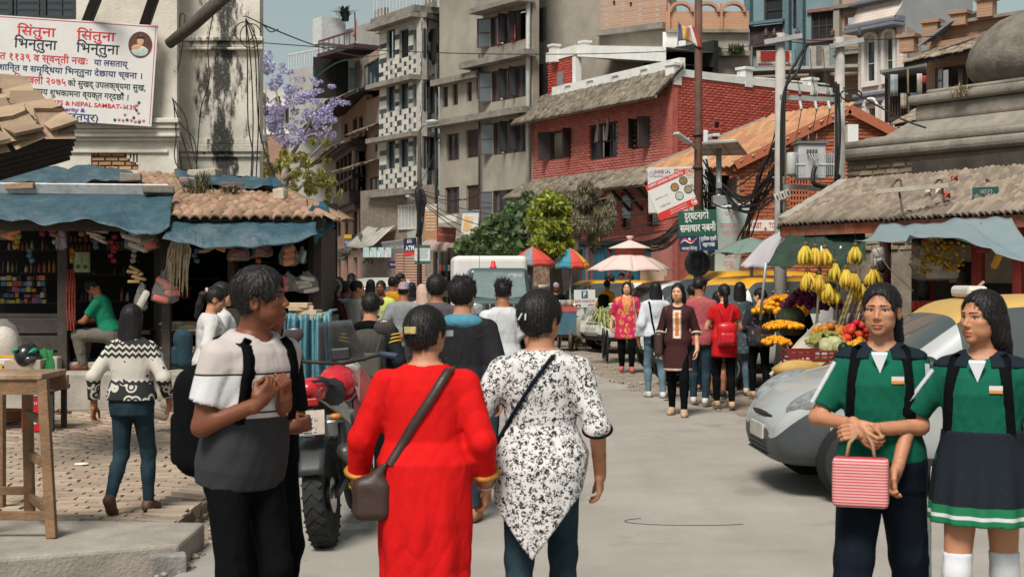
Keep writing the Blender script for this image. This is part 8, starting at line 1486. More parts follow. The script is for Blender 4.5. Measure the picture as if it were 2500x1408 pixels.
for s_ in(-1,1):
 MB().lathe([(.001,0),(.13,0),(.14,.03),(.11,.05),(.001,.06)],18,(s_*.56,1.98,.88),M=Matrix.Rotation(R(-90),3,'X'),sx=1.25).build('headlight',mk('headlight',(.55,.56,.56)),pu,True);wheel(pu,(s_*.68,1.35,.34),.34,.2);wheel(pu,(s_*.68,-1.7,.34),.34,.2);MB().box((s_*.92,.75,1.12),(.16,.06,.2)).build('mirror',M_blkp,pu,bevel=.02);MB().bar((s_*.1,1.04,1.09),(s_*.58,1.05,1.13),.025,.02).build('wiper',M_blkp,pu);MB().box((s_*.74,.2,1.42),(.02,.8,.4)).build('side_window',glass(),pu)
pbox('grille',(0,1.99,.86),(.7,.04,.28),M_blkp,.01)
for k in range(5):MB().box((-.26+.13*k,2.02,.86),(.06,.02,.26)).build('grille_slot',M_chr,pu,bevel=.01)
MB().lathe([(.08,0),(.08,.03),(.06,.05),(.045,.16),(.001,.17)],16,(.10,.45,1.78)).build('beacon',emit('beacon_red',(.55,.01,.01),.25),pu,True);MB().cyl((.42,.5,1.78),(.42,.45,2.3),.006,n=5).build('aerial',M_cab,pu)
M_mred=mk('bike_red',(.50,.015,.025),.3,.05,coat=.5);M_mwh=mk('bike_white',(.50,.49,.45),.4,.08,coat=.2)
def motorcycle(loc,rz,label,red=M_mred,wh=M_mwh):
 root=empty('motorcycle',loc,label,'motorcycle',rz);b_=lambda nm,mb,mt,sm=False,bev=0,p=root:mb.build(nm,mt,p,sm,bevel=bev)
 for y,rr_,wd in((-.68,.31,.13),(.70,.32,.10)):
  w_=MB().lathe([(rr_*.70,-wd*.30),(rr_*.86,-wd*.5),(rr_*.95,-wd*.46),(rr_,-wd*.2),(rr_*1.005,0),(rr_,wd*.2),(rr_*.95,wd*.46),(rr_*.86,wd*.5),(rr_*.70,wd*.30)],40,(0,y,rr_),M=Matrix.Rotation(R(90),3,'Y'));t=b_('wheel',w_,M_tyre,True)
  for k in range(26):
   a=6.2832*k/26;d=Vc((0,math.cos(a),math.sin(a)))
   for s_ in(-1,1):m=MB();m.bar(Vc((s_*.006,y,rr_))+d*rr_*1.0,Vc((s_*wd*.42,y,rr_))+(d+Vc((0,-math.sin(a),math.cos(a)))*.16)*rr_*.965,.034,.018,up=d);m.build('tread_block',M_tyre,t)
  MB().lathe([(rr_*.62,-.03),(rr_*.72,-.04),(rr_*.72,.04),(rr_*.62,.03),(rr_*.62,-.03)],32,(0,y,rr_),M=Matrix.Rotation(R(90),3,'Y')).build('rim',mk('rim_dusty',(.35,.33,.3),.5,.2),t,True);m=MB();m.lathe([(.05,-.06),(.05,.06)],14,(0,y,rr_),M=Matrix.Rotation(R(90),3,'Y'))
  for k in range(10):a=6.2832*k/10;m.cyl((0,y,rr_),(0,y+math.cos(a)*rr_*.66,rr_+math.sin(a)*rr_*.66),.005,n=4)
  m.build('spokes',M_alloy,t);MB().lathe([(.03,-.003),(.11,-.003),(.11,.003),(.03,.003)],24,(.07,y,rr_),M=Matrix.Rotation(R(90),3,'Y')).build('brake_disc',M_chr,t)
 for s_ in(-1,1):b_('swing_arm',MB().bar((s_*.095,-.68,.31),(s_*.09,-.05,.40),.03,.05),M_blkp);b_('shock',MB().tube([(s_*.12,-.5,.40),(s_*.11,-.40,.72)],.025,8),M_blkp,True);b_('fork',MB().cyl((s_*.09,.70,.32),(s_*.10,.46,.98),.026,n=8),M_alloy,True);b_('tail_panel',MB().add([(s_*.11,-.10,.80),(s_*.125,-.12,.68),(s_*.09,-.72,.88),(s_*.075,-.78,.98),(s_*.09,-.40,.92),(s_*.03,-.80,.93)],[(0,1,2,5,3,4)]),wh,False,0);root.children[-1].modifiers.new('s','SOLIDIFY').thickness=.03;b_('side_panel',MB().add([(s_*.13,.0,.82),(s_*.14,-.12,.52),(s_*.13,.15,.42),(s_*.15,.42,.62),(s_*.14,.36,.86)],[(0,1,2,3,4)]),red);root.children[-1].modifiers.new('s','SOLIDIFY').thickness=.04
 for s_ in(-1,1):b_('tank_shroud',MB().add([(s_*.12,.10,.98),(s_*.15,.12,.80),(s_*.2,.48,.70),(s_*.18,.62,.90),(s_*.12,.48,1.02)],[(0,1,2,3,4)]),red);root.children[-1].modifiers.new('s','SOLIDIFY').thickness=.03;b_('handlebar',MB().tube([(0,.40,1.05),(s_*.18,.40,1.08),(s_*.30,.36,1.10),(s_*.40,.28,1.08)],.014,7),M_blkp,True);b_('grip',MB().cyl((s_*.28,.365,1.10),(s_*.41,.275,1.08),.02,n=8),mk('grip_blue',(.03,.05,.08),.7),True);b_('mirror',MB().tube([(s_*.25,.38,1.10),(s_*.30,.42,1.24)],.008,5),M_blkp);b_('mirror_glass',MB().ball((s_*.32,.42,1.28),(.075,.02,.055),12,8),mk('mirror_dark',(.05,.04,.04),.08,.1),True);b_('indicator',MB().ball((s_*.15,-.82,.80),(.04,.03,.02),8,6),paint('amber',(.5,.16,.02)),True)
 b_('tank',MB().ball((0,.20,.92),(.14,.28,.14),16,10),red,True);b_('seat',MB().tube([(0,.02,.90),(0,-.25,.88),(0,-.55,.93),(0,-.72,.97)],[.09,.12,.11,.06],10),mk('seat_black',(.015,.015,.015),.7,.2),True);b_('tail_cowl',MB().tube([(0,-.55,.94),(0,-.72,.965),(0,-.86,.985)],[.09,.08,.03],10),red,True);b_('tail_light',MB().box((0,-.84,.90),(.12,.04,.05)),paint('tail_red',(.3,.01,.01)),False,.01);b_('plate_hanger',MB().bar((0,-.80,.90),(0,-.93,.70),.05,.02),M_blkp)
 pl=b_('number_plate',MB().box((0,-.90,.78),(.20,.01,.15),0,Matrix.Rotation(-.35,3,'X')),mk('plate_dusty',(.36,.30,.25),.7,.2,10));text(dev('बा ४०'),.055,mk('plate_ink',(.45,.41,.36),.7),pl,fr((0,-.907,.805),(1,0,0),(0,.34,.94),(0,-.94,.34)),.001);text('2672',.055,MATS['plate_ink'],pl,fr((0,-.928,.745),(1,0,0),(0,.34,.94),(0,-.94,.34)),.001)
 b_('mudguard',MB().sheet(lambda u,v:(.085*(2*u-1),-.68-.36*math.cos(.5+1.5*v),.31+.36*math.sin(.5+1.5*v)),4,10,.01),M_blkp,True);b_('front_mudguard',MB().sheet(lambda u,v:(.06*(2*u-1),.70+.38*math.cos(.9+1.2*v),.32+.38*math.sin(.9+1.2*v)),4,8,.01),wh,True);b_('engine',MB().box((0,.12,.42),(.24,.40,.34)),M_blkp,False,.04);b_('cylinder_fins',MB().box((0,.24,.62),(.2,.2,.16)),M_alloy,False,.02);b_('exhaust',MB().tube([(.12,.35,.35),(.16,0,.28),(.17,-.35,.42),(.17,-.72,.58)],[.02,.025,.045,.05],10),mk('exhaust_steel',(.16,.15,.14),.4,.2,metal=.6),True)
 b_('screen',MB().sheet(lambda u,v:(.17*(2*u-1)*(1-.35*v),.56-.16*v-.10*(2*u-1)**2,1.05+.30*v),8,6,.004),clear('smoke_screen',(.10,.12,.12),.6,.1),True);b_('headlight',MB().ball((0,.60,.98),(.11,.08,.10),12,8),wh,True);b_('dials',MB().box((0,.42,1.12),(.14,.05,.09)),M_blkp,False,.015);b_('kick_stand',MB().tube([(-.12,.0,.33),(-.24,-.06,.02),(-.30,-.07,.012)],.012,6),M_blkp);b_('chain_guard',MB().bar((-.10,-.68,.36),(-.09,0,.47),.02,.07),M_blkp);b_('foot_peg',MB().bar((-.26,-.18,.38),(.26,-.18,.38),.025,.025),M_blkp);b_('grab_rail',MB().tube([(-.10,-.45,.97),(-.09,-.80,1.02),(.09,-.80,1.02),(.10,-.45,.97)],.012,6),M_blkp,True)
 return root
mrz=math.atan2(-(GX(872,9.85)-GX(796,8.66)),9.85-8.66);d_=Vc((-math.sin(mrz),math.cos(mrz)));rw=Vc((GX(796,8.75),8.75));mp_=rw+d_*.68
mc=motorcycle((mp_.x,mp_.y,0),mrz,'red and white trail motorcycle with knobbly tyres parked at the kerb');mc.rotation_euler[1]=R(-5)
m2=copy_tree(mc);m2 .location=(GX(835,19.2),19.2,0);m2 .rotation_euler=(0,0,R(-35));m2['label']='motorcycle ridden by the helmeted person in the crowd'
# carts, parasols, market goods
def parasol(px,ytop,yrim,D,rad,cols_,label,n=8,tilt=(0,0),valance=0.0,vent=False,name='parasol'):
 x=GX(px,D);zt_,zr_=GZ(ytop,D),GZ(yrim,D);root=empty(name,(x,D,0),label,'parasol');root.rotation_euler=(tilt[0],tilt[1],0);MB().cyl((0,0,0),(0,0,zt_),.025,n=8).build('pole',mk('parasol_pole',(.4,.38,.36),.5),root,True)
 for k in range(n):
  a0,a1=6.2832*k/n,6.2832*(k+1)/n
  def P(u,v):r_=rad*v*(1-.08*math.sin(u*3.14)*v);a=a0+(a1-a0)*u;r0=rad*v;p0=Vc((math.cos(a0),math.sin(a0),0)).lerp(Vc((math.cos(a1),math.sin(a1),0)),u)*r0;return p0+Vc((0,0,zt_-(zt_-zr_)*(v**1.35)+.03*math.sin(u*3.14)*v*(1 if v>.6 else 0)))
  m=MB();m.sheet(P,6,8,.004)
  if valance:m.sheet(lambda u,v:P(u,1)-Vc((0,0,valance*v)),6,2,.004)
  m.build('canopy_panel',cols_[k%len(cols_)],root,True);MB().tube([(0,0,zt_-.02),(math.cos(a0)*rad*.5,math.sin(a0)*rad*.5,zt_-(zt_-zr_)*.39-.02),(math.cos(a0)*rad,math.sin(a0)*rad,zr_-.01)],.008,5).build('rib',M_galv,root)
 if vent:m=MB();m.lathe([(.001,.16),(.03,.15),(rad*.48,-.02),(rad*.48,-.03),(.001,.12)],n,(0,0,zt_+.06));m.build('vent_cap',cols_[0],root);m=MB();m.lathe([(.02,0),(.05,.04),(.09,.10),(.001,.11)],8,(0,0,zt_+.2));m.build('finial',cols_[0],root,True);m=MB();m.lathe([(rad*.34,0),(rad*.36,.10)],n,(0,0,zt_-.1));m.build('red_trim',mk('trim_red',(.45,.08,.05),.8),root)
 return root
parasol(1538,610,662,31,.97,[mk('parasol_pink',(.62,.47,.42),.85,.05,2)],'large faded pink parasol with a vent cap over the parked cars',8,vent=True)
pc=[mk('par_%d'%k,c,.8,.08,3)for k,c in enumerate(((.55,.06,.04),(.55,.33,.02),(.04,.22,.28),(.30,.36,.22)))]
parasol(1392,606,645,35.5,.48,[pc[3],pc[2],pc[0],pc[1]],'multicoloured parasol of teal, yellow and red panels behind the mango trunk',8,valance=.14);parasol(1300,603,640,35,.55,[pc[0],pc[0],mk('par_grey',(.22,.23,.26),.8)],'red and grey parasol beside the pickup box',8,valance=.12)
parasol(1835,580,622,21.5,.62,[mk('parasol_green',(.14,.20,.165),.8,.08,3)],'dull green parasol below the toilet sign',6,vent=False)
aq2=[W(1805,650,19.5),W(1880,655,18.6),W(1935,548,18.4),W(1912,560,19.6)];tarp('dirty white canvas flap tied to the shrine eave',lambda u,v:bil(aq2,u,v)+Vc((0,.03*wav(u,v,9),.06*math.sin(v*3.14)+.02*wav(u,v,9))),16,16,mk('lilac_canvas',(.46,.42,.44),.8,.1,3),'awning')
aq3=[W(1870,648,17.6),W(2115,640,16.4),W(2110,560,17.4),W(1935,556,18.3)];tarp('dark green cloth roof above the bananas',lambda u,v:bil(aq3,u,v)+Vc((0,0,.05*wav(u,v,3))),16,8,mk('dark_green_cloth',(.02,.04,.025),.85,.3,4),'awning')
M_ban=isl('banana',(.55,.37,.045),.5,.22,.015,.1,20,.3,(.30,.25,.03),8);bm_=MB();bm_.tube([(0,0,0),(.012,0,-.03),(.035,0,-.08),(.042,0,-.13),(.03,0,-.17),(.012,0,-.19)],[.007,.014,.019,.02,.015,.005],7);bme=bm_.mesh('banana')
for f_ in bme.polygons:f_.use_smooth=True
r2=random.Random(33)
for k,(px,py)in enumerate(((1967,598),(1990,603),(2014,605),(2088,600),(1972,662),(1998,668),(2038,640),(2036,700),(2085,665),(2100,690),(2132,655),(2140,662),(2065,655),(2020,690))):
 D=16.2+.12*(k%4);c=W(px,py,D);root=empty('banana_bunch',c,'hanging bunch of yellow bananas at the fruit stall','bananas',0,'banana bunches at the fruit stall');MB().cyl((0,0,.02),(0,0,.16),.003,n=4).build('string',M_cab,root);MB().ball((0,0,.01),(.03,.03,.035),8,6).build('stalk',mk('banana_stalk',(.10,.07,.02),.8),root,True)
 for q in range(13):a=6.2832*q/13+r2 .uniform(-.2,.2);row=q%2;o=bpy.data.objects.new('banana',bme);C.objects.link(o);o.parent=root;o.matrix_basis=TR((.018*math.cos(a),.018*math.sin(a),-.01-.02*row),(0,r2 .uniform(-.12,.18)-.18*row,a),(1.02,1.02,1.02*r2 .uniform(.85,1.1)))
bme.materials.append(M_ban)
fs_=wem('fruit_stand',(GX(2050,15.6),15.6,0),'low wooden fruit stand lined with newspaper behind the car bonnet','stand');zt_=GZ(860,15.6);x0,x1=GX(1985,15.6),GX(2200,15.6);MB().box(((x0+x1)/2,15.85,zt_-.04),(x1-x0,.75,.06)).build('top',M_pw,fs_);MB().box(((x0+x1)/2,15.9,zt_/2-.03),(x1-x0-.1,.5,zt_-.1)).build('base',mk('newsprint',(.42,.41,.39),.9,.3,14),fs_);MB().box(((x0+x1)/2,15.47,zt_-.04),(x1-x0,.02,.14)).build('paper_edge',mk('newsprint',(.42,.41,.39)),fs_)
def heap(nm,label,px,py,D,n,r_,col,wx_,h_,grp,mt=None,asp=1.0,cat='fruit'):
 root=wem(nm+'_heap',W(px,py,D),label,cat);b_=MB();b_.ball((0,0,0),(r_,r_,r_*asp),9,7);me=b_.mesh(nm)
 for f_ in me.polygons:f_.use_smooth=True
 q=random.Random(px);c=W(px,py,D);ii=[]
 for k in range(n):u,v=q.uniform(-1,1),q.uniform(-1,1);hh=h_*max(0,1-max(abs(u),abs(v))**1.5);ii.append((0,TR(c+Vc((u*wx_,v*.22,hh+q.uniform(0,r_))),(q.random(),q.random(),q.random()))))
 pieces(root,nm,[me],ii,mt or isl('fruit_'+nm,col,.4,.2,.015,.05));return root
heap('tomato','heap of red tomatoes on the fruit stand',2090,838,15.9,46,.042,(.50,.035,.02),.17,.22,'x');heap('orange','heap of yellow-orange oranges on the fruit stand',2095,872,15.5,40,.042,(.62,.30,.02),.15,.16,'x');heap('melon','pale green musk melons on the fruit stand',2030,868,15.6,13,.075,(.34,.33,.17),.18,.08,'x');heap('grape','pile of green grapes in a tray on the fruit stand',2020,838,15.9,190,.022,(.22,.21,.05),.20,.12,'x');heap('avocado','dark green avocados between the oranges and melons',2062,865,15.4,6,.06,(.015,.025,.012),.09,.04,'x');heap('papaya','orange brown fruit behind the grapes',2040,822,16.2,24,.05,(.40,.17,.02),.22,.10,'x')
for k in range(14):a=W(2025+7*k+r2 .uniform(-4,4),835+r2 .uniform(-6,6),16.4);b_=W(2075+6*k+r2 .uniform(-6,6),700+r2 .uniform(-14,14),16.9);m=MB();P_=[a.lerp(b_,t)for t in np.linspace(0,1,9)];m.tube([p for t,p in enumerate(P_)for _ in(0,1)],[q for t in range(9)for q in((.017,.021))],7);tag(m.build('sugarcane',mk('cane_%d'%(k%2),((.11,.055,.05),(.36,.29,.12))[k%2],.55,.3,14),None,True),'sugarcane stalk leaning in the bundle behind the tomatoes','sugarcane','sugarcane bundle')
cq=[W(1878,908,15.6),W(1990,918,15.2),W(2065,778,16.8),W(1985,790,17.6)];tarp('beige canvas sheet draped over produce on the ground',lambda u,v:bil(cq,u,v)+Vc((0,0,.10*math.sin(v*3.14)*math.sin(u*3.14)+.025*wav(u*1.5,v*.7,11))),26,26,mk('beige_canvas',(.42,.36,.29),.85,.12,4,.25,18),'canvas')
tag(crate(W(1975,893,15.5),(.5,.4,.18),(.16,.012,.012),'red plastic crate under the fruit stand'),None)
m=MB();lump(m,W(1925,888,15.3)+Vc((.1,0,-.05)),(.28,.16,.10),seed=4,amp=.12);tag(m.build('sack',mk('ochre_sack',(.42,.26,.08),.8,.2),None,True),'yellow ochre sack lying under the canvas edge','sack')
for k in range(6):m=MB();m.cyl(W(1945+8*k,905,15.2),W(2005+6*k,868,15.4),.014,n=6);tag(m.build('cane_stick',mk('cane_1',(.36,.29,.12)),None),'loose cane stick below the fruit stand','stick','loose cane sticks')
heap('marigold','mound of orange marigold flowers behind the women',1905,765,18.9,200,.035,(.65,.27,.01),.34,.22,'x',cat='flowers');heap('marigold','tray of mixed orange flowers above the canvas sheet',1912,800,17.6,200,.025,(.68,.27,.02),.22,.06,'x',cat='flowers');heap('marigold','orange flowers spilled below the flower tray',1895,838,17.0,140,.025,(.70,.20,.01),.14,.06,'x',cat='flowers');heap('cockscomb','dark purple cockscomb flowers behind the bananas',1985,755,18.2,200,.045,(.12,.01,.05),.36,.30,'x',asp=.7,cat='flowers')
gbk=wem('leaf_basket',W(1930,785,18.0),'round bundle of green leaf plates among the flowers','leaves');m=MB();lump(m,W(1930,775,18),(.19,.15,.14),seed=2,amp=.08);m.build('leaves',mk('leaf_bundle',(.05,.065,.03),.8,.5,14),gbk,True);MB().lathe([(.12,-.1),(.2,.02),(.19,.02),(.1,-.09)],16,W(1930,798,17.95)).build('basket',mk('basket',(.07,.05,.03),.9),gbk)
for px in(1862,1998,2045):m=MB();m.cyl(W(px-6,780+.3*(px-1862),17.4),W(px+8,640 if px<1990 else 600,17.2),.018,n=7);tag(m.build('tent_pole',M_galv,None,True),'thin grey tent pole holding the stall cloth','pole','tent poles of the stalls')
bc_=wem('drinks_cart',(GX(1378,31.2),31.2,0),'blue push cart with red rim and glass jars on top','cart');x0=GX(1380,31.2);MB().box((x0,31.2,GZ(786,31.2)),(.46,.9,.52)).build('box',mk('cart_blue',(.045,.115,.16),.6,.15),bc_,bevel=.01);MB().box((x0,31.2,GZ(754,31.2)),(.48,.92,.10)).build('rim',mk('cart_red',(.40,.07,.07),.6,.15),bc_)
for px,dy in((1390,-.3),(1398,.2),(1366,.3)):MB().lathe([(.05,-.03),(.24,-.03),(.25,0),(.24,.03),(.05,.03)],22,(GX(px,31.2),31.2+dy,.25),M=Matrix.Rotation(R(90),3,'Y')).build('wheel',mk('cart_wheel',(.12,.06,.045),.8),bc_)
for px in(1362,1395):MB().bar((GX(px,30.8),30.8,.18),(GX(px,30.8),30.8,.45),.03,.03).build('leg',M_ir,bc_)
MB().bar((GX(1352,30.8),30.8,.30),(GX(1400,30.8),30.8,.30),.02,.03).build('axle',M_ir,bc_)
for k in range(10):c=W(1362+5*(k%8),748,31+.2*(k%3));tag(MB().lathe([(.03,0),(.032,.1),(.025,.12),(.027,.14),(.001,.145)],10,c).build('jar',mk('jar_%d'%(k%3),((.3,.36,.32),(.35,.22,.05),(.4,.42,.4))[k%3],.2,.3),None,True),'small jar standing on the blue drinks cart','jar','jars on the drinks cart')
bps,w0,h0=board('bike_parking_sign','white bike parking sign with blue P square on a thin iron stake','sign',W(1401,708,32),W(1453,707,32),W(1402,751,32),M_wht,.02);MB().box((0,h0*.24,.012),(w0*.3,h0*.42,.004)).build('blue_square',paint('p_blue',(.03,.13,.20)),bps);text('P',.15,M_wht,bps,Matrix.Translation((0,h0*.24,.016)),width=w0*.14,bold=.006);text('BIKE PARKING',.085,paint('dull_red',(.35,.09,.09)),bps,Matrix.Translation((0,-h0*.14,.012)),width=w0*.92,bold=.001);text(dev('ट्राफिक'),.05,M_blk,bps,Matrix.Translation((w0*.28,-h0*.37,.012)),width=w0*.3)
for dx in(-.12,-.04):MB().lathe([(.014,0),(.022,0),(.022,.003),(.014,.003)],10,(dx-.07,-h0*.40,.011)).build('bike_mark',M_blk,bps)
MB().box((-.15,-h0*.35,.012),(.10,.02,.003)).build('bike_mark',M_blk,bps);MB().cyl((0,-h0*.5,-.02),(0,-1.18,-.02),.012,n=6).build('stake',M_ir,bps);MB().box((0,-h0*.5,-.02),(w0,.015,.015)).build('brace',M_ir,bps)
sq=MB();sq.lathe([(.22,0),(.21,.5),(.17,.62),(.08,.66),(.001,.66)],14,(GX(1420,32.6),32.6,0),sy=.5);tag(sq.build('stone_slab',mk('pale_stone',(.38,.32,.25),.9,.2),None,True),'round-topped pale stone behind the sign stake','stone')
for k in range(16):c=W(1410+r2 .uniform(0,48),0,31.6);tag(MB().box((c.x,31.6+r2 .uniform(-.2,.2),.05+.09*(k//6)+r2 .uniform(0,.03)),(r2 .uniform(.15,.32),.2,.08),r2 .uniform(-.4,.4)).build('stone',mk('pile_stone',(.36,.29,.21),.95,.3,8),None,bevel=.025),'flat stone piled around the sign stake','stone','stones around the sign stake')
vc=wem('vegetable_cart',(GX(1510,27),27,0),'bicycle-wheeled vegetable cart with green net and white radishes','cart');x0=GX(1512,27);MB().box((x0+.1,27.3,.78),(.75,1.2,.3)).build('tray',mk('cart_net',(.05,.14,.12),.8,.4,14,.6,20),vc,bevel=.04)
for dx,dy in((-.30,-.5),(.3,-.5),(-.3,.5)):MB().lathe([(.27,-.012),(.3,-.018),(.3,.018),(.27,.012),(.27,-.012)],26,(x0+.05+dx,27.3+dy,.3),M=Matrix.Rotation(R(90),3,'Y')).build('wheel',M_tyre,vc)
r2=random.Random(44)
for k in range(26):c=Vc((x0+r2 .uniform(-.22,.3),26.9+r2 .uniform(-.2,.4),.96+.05*(k%3)));m=MB();m.tube([c,c+Vc((.12,-.02,.02)),c+Vc((.2,-.03,0))],[.032,.036,.008],7);tag(m.build('radish',mk('radish_white',(.55,.52,.38),.6,.1),None,True),'white radish heaped on the vegetable cart','radish','radishes on the vegetable cart')
tuft('spring_greens','pale green leafy stems hanging off the vegetable cart',(x0-.34,26.75,.75),150,.5,(.26,.28,.10),1.3,71,.012,1.3,'vegetables')
for k,(px,py,D,s_)in enumerate(((1592,672,37,(.5,.4,.28)),(1610,662,37.2,(.3,.3,.25)))):m=MB();m.box(W(px,py,D),s_,.3);tag(m.build('cardboard_box',mk('cardboard',(.44,.34,.25)),None),('wide brown carton by the pink pier','open brown carton beside the wide one')[k],'box')
fsb=wem('fruit_shop',W(1330,690,40),'dark open fruit shop under the parasols behind the pickup','shop');MB().box(W(1340,668,41),(1.9,.1,1.3)).build('back',mk('shop_dark',(.03,.025,.022)),fsb);MB().box(W(1325,672,39.5),(.62,.3,.8)).build('goods_sack',mk('netted_goods',(.20,.12,.08),.6,.8,12),fsb,bevel=.1)
MB().tube([W(1315,700,36.5),W(1345,698,36.5),W(1345,675,36.5),W(1338,670,36.5)],.05,8).build('white_pipe',M_wht,fsb,True)
td=wem('draped_display',(GX(752,12.6),12.6,0),'tall display covered in crinkled translucent blue plastic at the kerb','display');dx0,dx1=GX(682,12.6),GX(825,12.6);zt_=GZ(768,12.6)
MB().box(((dx0+dx1)/2-.02,12.95,zt_/2),(dx1-dx0-.1,.6,zt_-.03)).build('table',mk('table_dark',(.06,.08,.085),.8),td);M_tpl=mk('teal_plastic',(.075,.20,.245),.35,.3,5,.5,10,dirt=.5,dcol=(.22,.36,.40),dscale=3.5,spec=.5)
def dr(u,v):
 a=u*2-1;x=(dx0+dx1)/2+(dx1-dx0)*.5*a*(.74+.26*min(1,v*1.6+.1*math.sin(u*17)));z=zt_+.04*math.sin(u*9)if v<.12 else zt_*(1-(v-.12)/.88)*1.0+.02;y=12.62+.06*math.sin(u*24+v*3)*(.3+v)+.04*math.sin(u*51)-.10*math.sin(v*3.14)*.4;
 if v<.12:y=13.2-(13.2-12.62)*(v/.12)
 return(x,y,z+.02*wav(u,v,2))
m=MB();m.sheet(dr,60,30,.003);m.build('plastic_sheet',M_tpl,td,True)
for k,(px,py)in enumerate(((735,752),(752,762),(748,775),(728,745),(765,770))):m=MB();m.box(W(px,py,12.7),(.22,.14,.045),r2 .uniform(-.3,.2));tag(m.build('wooden_box',mk('pale_wood_box',(.46,.34,.22),.7,.15,8),None,bevel=.004),'small pale wooden box stacked on the draped display','box','wooden boxes on the draped display')
tag(MB().tube([Vc((GX(1690+165*math.cos(t),9.6),9.6+.16*math.sin(t),.004))for t in np.linspace(2.4,5.5,40)],.002,5).build('loose_wire',M_cab,None,True),'thin black wire lying loose on the road','wire')
# the people
def zmat(name,stops,rough=.85,var=.06,ax=2,bump=.2):
 m_,nt,b,co=base('cloth_'+name);sp=nd(nt,'ShaderNodeSeparateXYZ',{0:co});n=nd(nt,'ShaderNodeTexNoise',{'Vector':co,'Scale':150.0,'Detail':3.0});lo,hi=stops[0][0],stops[-1][0]+.2
 c_=ramp(nt,mth(nt,'DIVIDE',mth(nt,'SUBTRACT',sp.outputs[ax],lo),hi-lo),[((z-lo)/(hi-lo),c)for z,c in stops],'CONSTANT');c_=mixc(nt,mth(nt,'MULTIPLY',n.outputs['Fac'],var),c_,(.25,.25,.25));nt.links.new(c_,b.inputs['Base Color']);b.inputs['Roughness'].default_value=rough;b.inputs['Specular IOR Level'].default_value=.1
 bp=nd(nt,'ShaderNodeBump',{'Height':n.outputs['Fac'],'Strength':bump,'Distance':.01});nt.links.new(bp.outputs[0],b.inputs['Normal']);return m_
def spot(name,ground,fig,s1=34.0,s2=15.0,t=.53,cell=.5,aniso=(1,1,1)):
 m_,nt,b,co=base('print_'+name);mp=nd(nt,'ShaderNodeMapping',{'Vector':co,'Scale':aniso}).outputs[0];n=nd(nt,'ShaderNodeTexNoise',{'Vector':mp,'Scale':s1,'Detail':2.5,'Roughness':.6,'Distortion':1.2});v=nd(nt,'ShaderNodeTexVoronoi',{'Vector':mp,'Scale':s2});f=mth(nt,'MULTIPLY',ramp(nt,n.outputs['Fac'],[(t,g1(0)),(t+.02,g1(1))]),ramp(nt,v.outputs['Distance'],[(cell,g1(1)),(cell+.04,g1(0))]))
 nt.links.new(mixc(nt,f,ground,fig),b.inputs['Base Color']);b.inputs['Roughness'].default_value=.85;return m_
def sweater():
 m_,nt,b,co=base('patterned_sweater');sp=nd(nt,'ShaderNodeSeparateXYZ',{0:co});z=sp.outputs[2];x=mth(nt,'ADD',sp.outputs[0],mth(nt,'MULTIPLY',sp.outputs[1],.7));tri=mth(nt,'ABSOLUTE',mth(nt,'SUBTRACT',mth(nt,'FRACT',mth(nt,'MULTIPLY',x,22)),.5))
 zig=ramp(nt,mth(nt,'FRACT',mth(nt,'ADD',mth(nt,'MULTIPLY',z,26),tri)),[(0,g1(0)),(.55,g1(1))],'CONSTANT');v=nd(nt,'ShaderNodeTexVoronoi',{'Vector':co,'Scale':15.0});ring=ramp(nt,v.outputs['Distance'],[(0,g1(1)),(.22,g1(0)),(.38,g1(1)),(.55,g1(0))],'CONSTANT');dot=ramp(nt,v.outputs['Distance'],[(0,g1(0)),(.16,g1(1))],'CONSTANT')
 zz=mth(nt,'ADD',z,mth(nt,'MULTIPLY',tri,.03));band=lambda a,b_:mth(nt,'MULTIPLY',mth(nt,'GREATER_THAN',zz,a),mth(nt,'LESS_THAN',zz,b_));f=mth(nt,'ADD',mth(nt,'MULTIPLY',band(1.02,1.13),zig),mth(nt,'MULTIPLY',band(.88,1.02),dot));f=mth(nt,'ADD',f,mth(nt,'MULTIPLY',band(.70,.86),ring));f=mth(nt,'ADD',f,mth(nt,'MULTIPLY',band(1.13,1.3),ring))
 f=mth(nt,'ADD',f,mth(nt,'MULTIPLY',mth(nt,'LESS_THAN',zz,.70),ring));nt.links.new(mixc(nt,f,(.012,.012,.013),(.50,.46,.40)),b.inputs['Base Color']);b.inputs['Roughness'].default_value=.9;return m_
BLK=mk('fabric_black',(.0045,.005,.0055),.9,.2,9,.25,160,spec=.05,wr=.6);JEAN=fab('jeans',(.018,.036,.048),.35);NAVY=mk('fabric_navy',(.006,.010,.016),.85,.15,9,.25,160,spec=.08,wr=.6);DENIM=fab('denim',(.11,.17,.21),.25);WHT=fab('white',(.55,.54,.53));BROWN_L=mk('brown_leather',(.045,.025,.02),.45,.2,8,.15,80);SH_W=mk('shoe_white',(.5,.47,.43),.6);SH_B=mk('shoe_black',(.02,.018,.018),.5);SH_T=mk('shoe_tan',(.30,.14,.06),.55);M_gold=mk('gold',(.55,.33,.06),.3,.1,metal=.8)
def pack(p,mat,hs_=(.15,.085,.22),z=1.17,y=-.215,front=None,pocket=True,name='backpack',straps=True,sw=.045):
 f=lambda P:smin(rbox(P,(0,y,z),hs_,min(.095,hs_[1]*.9)),ell(P,(0,y-.02,z+hs_[2]*.5),(hs_[0]*.9,hs_[1]*1.0,hs_[2]*.55)),.03)+folds(P,.003,3);o=p.sdf(name,f,(0,y,z),(hs_[0]+.06,hs_[1]+.09,hs_[2]+.12),p.h*.9,mat)
 if pocket:p.sdf('pocket',lambda P:rbox(P,(0,y-hs_[1]*.9,z-hs_[2]*.32),(hs_[0]*.78,.04,hs_[2]*.5),.035),(0,y-.1,z-.1),(.2,.12,.22),p.h*.9,front or mat,o)
 if straps:
  for s_ in(-1,1):p.strap([(s_*.095,1.405,-1),(s_*.10,1.41,1),(s_*.115,1.28,1),(s_*.125,1.10,1)],sw,mat)
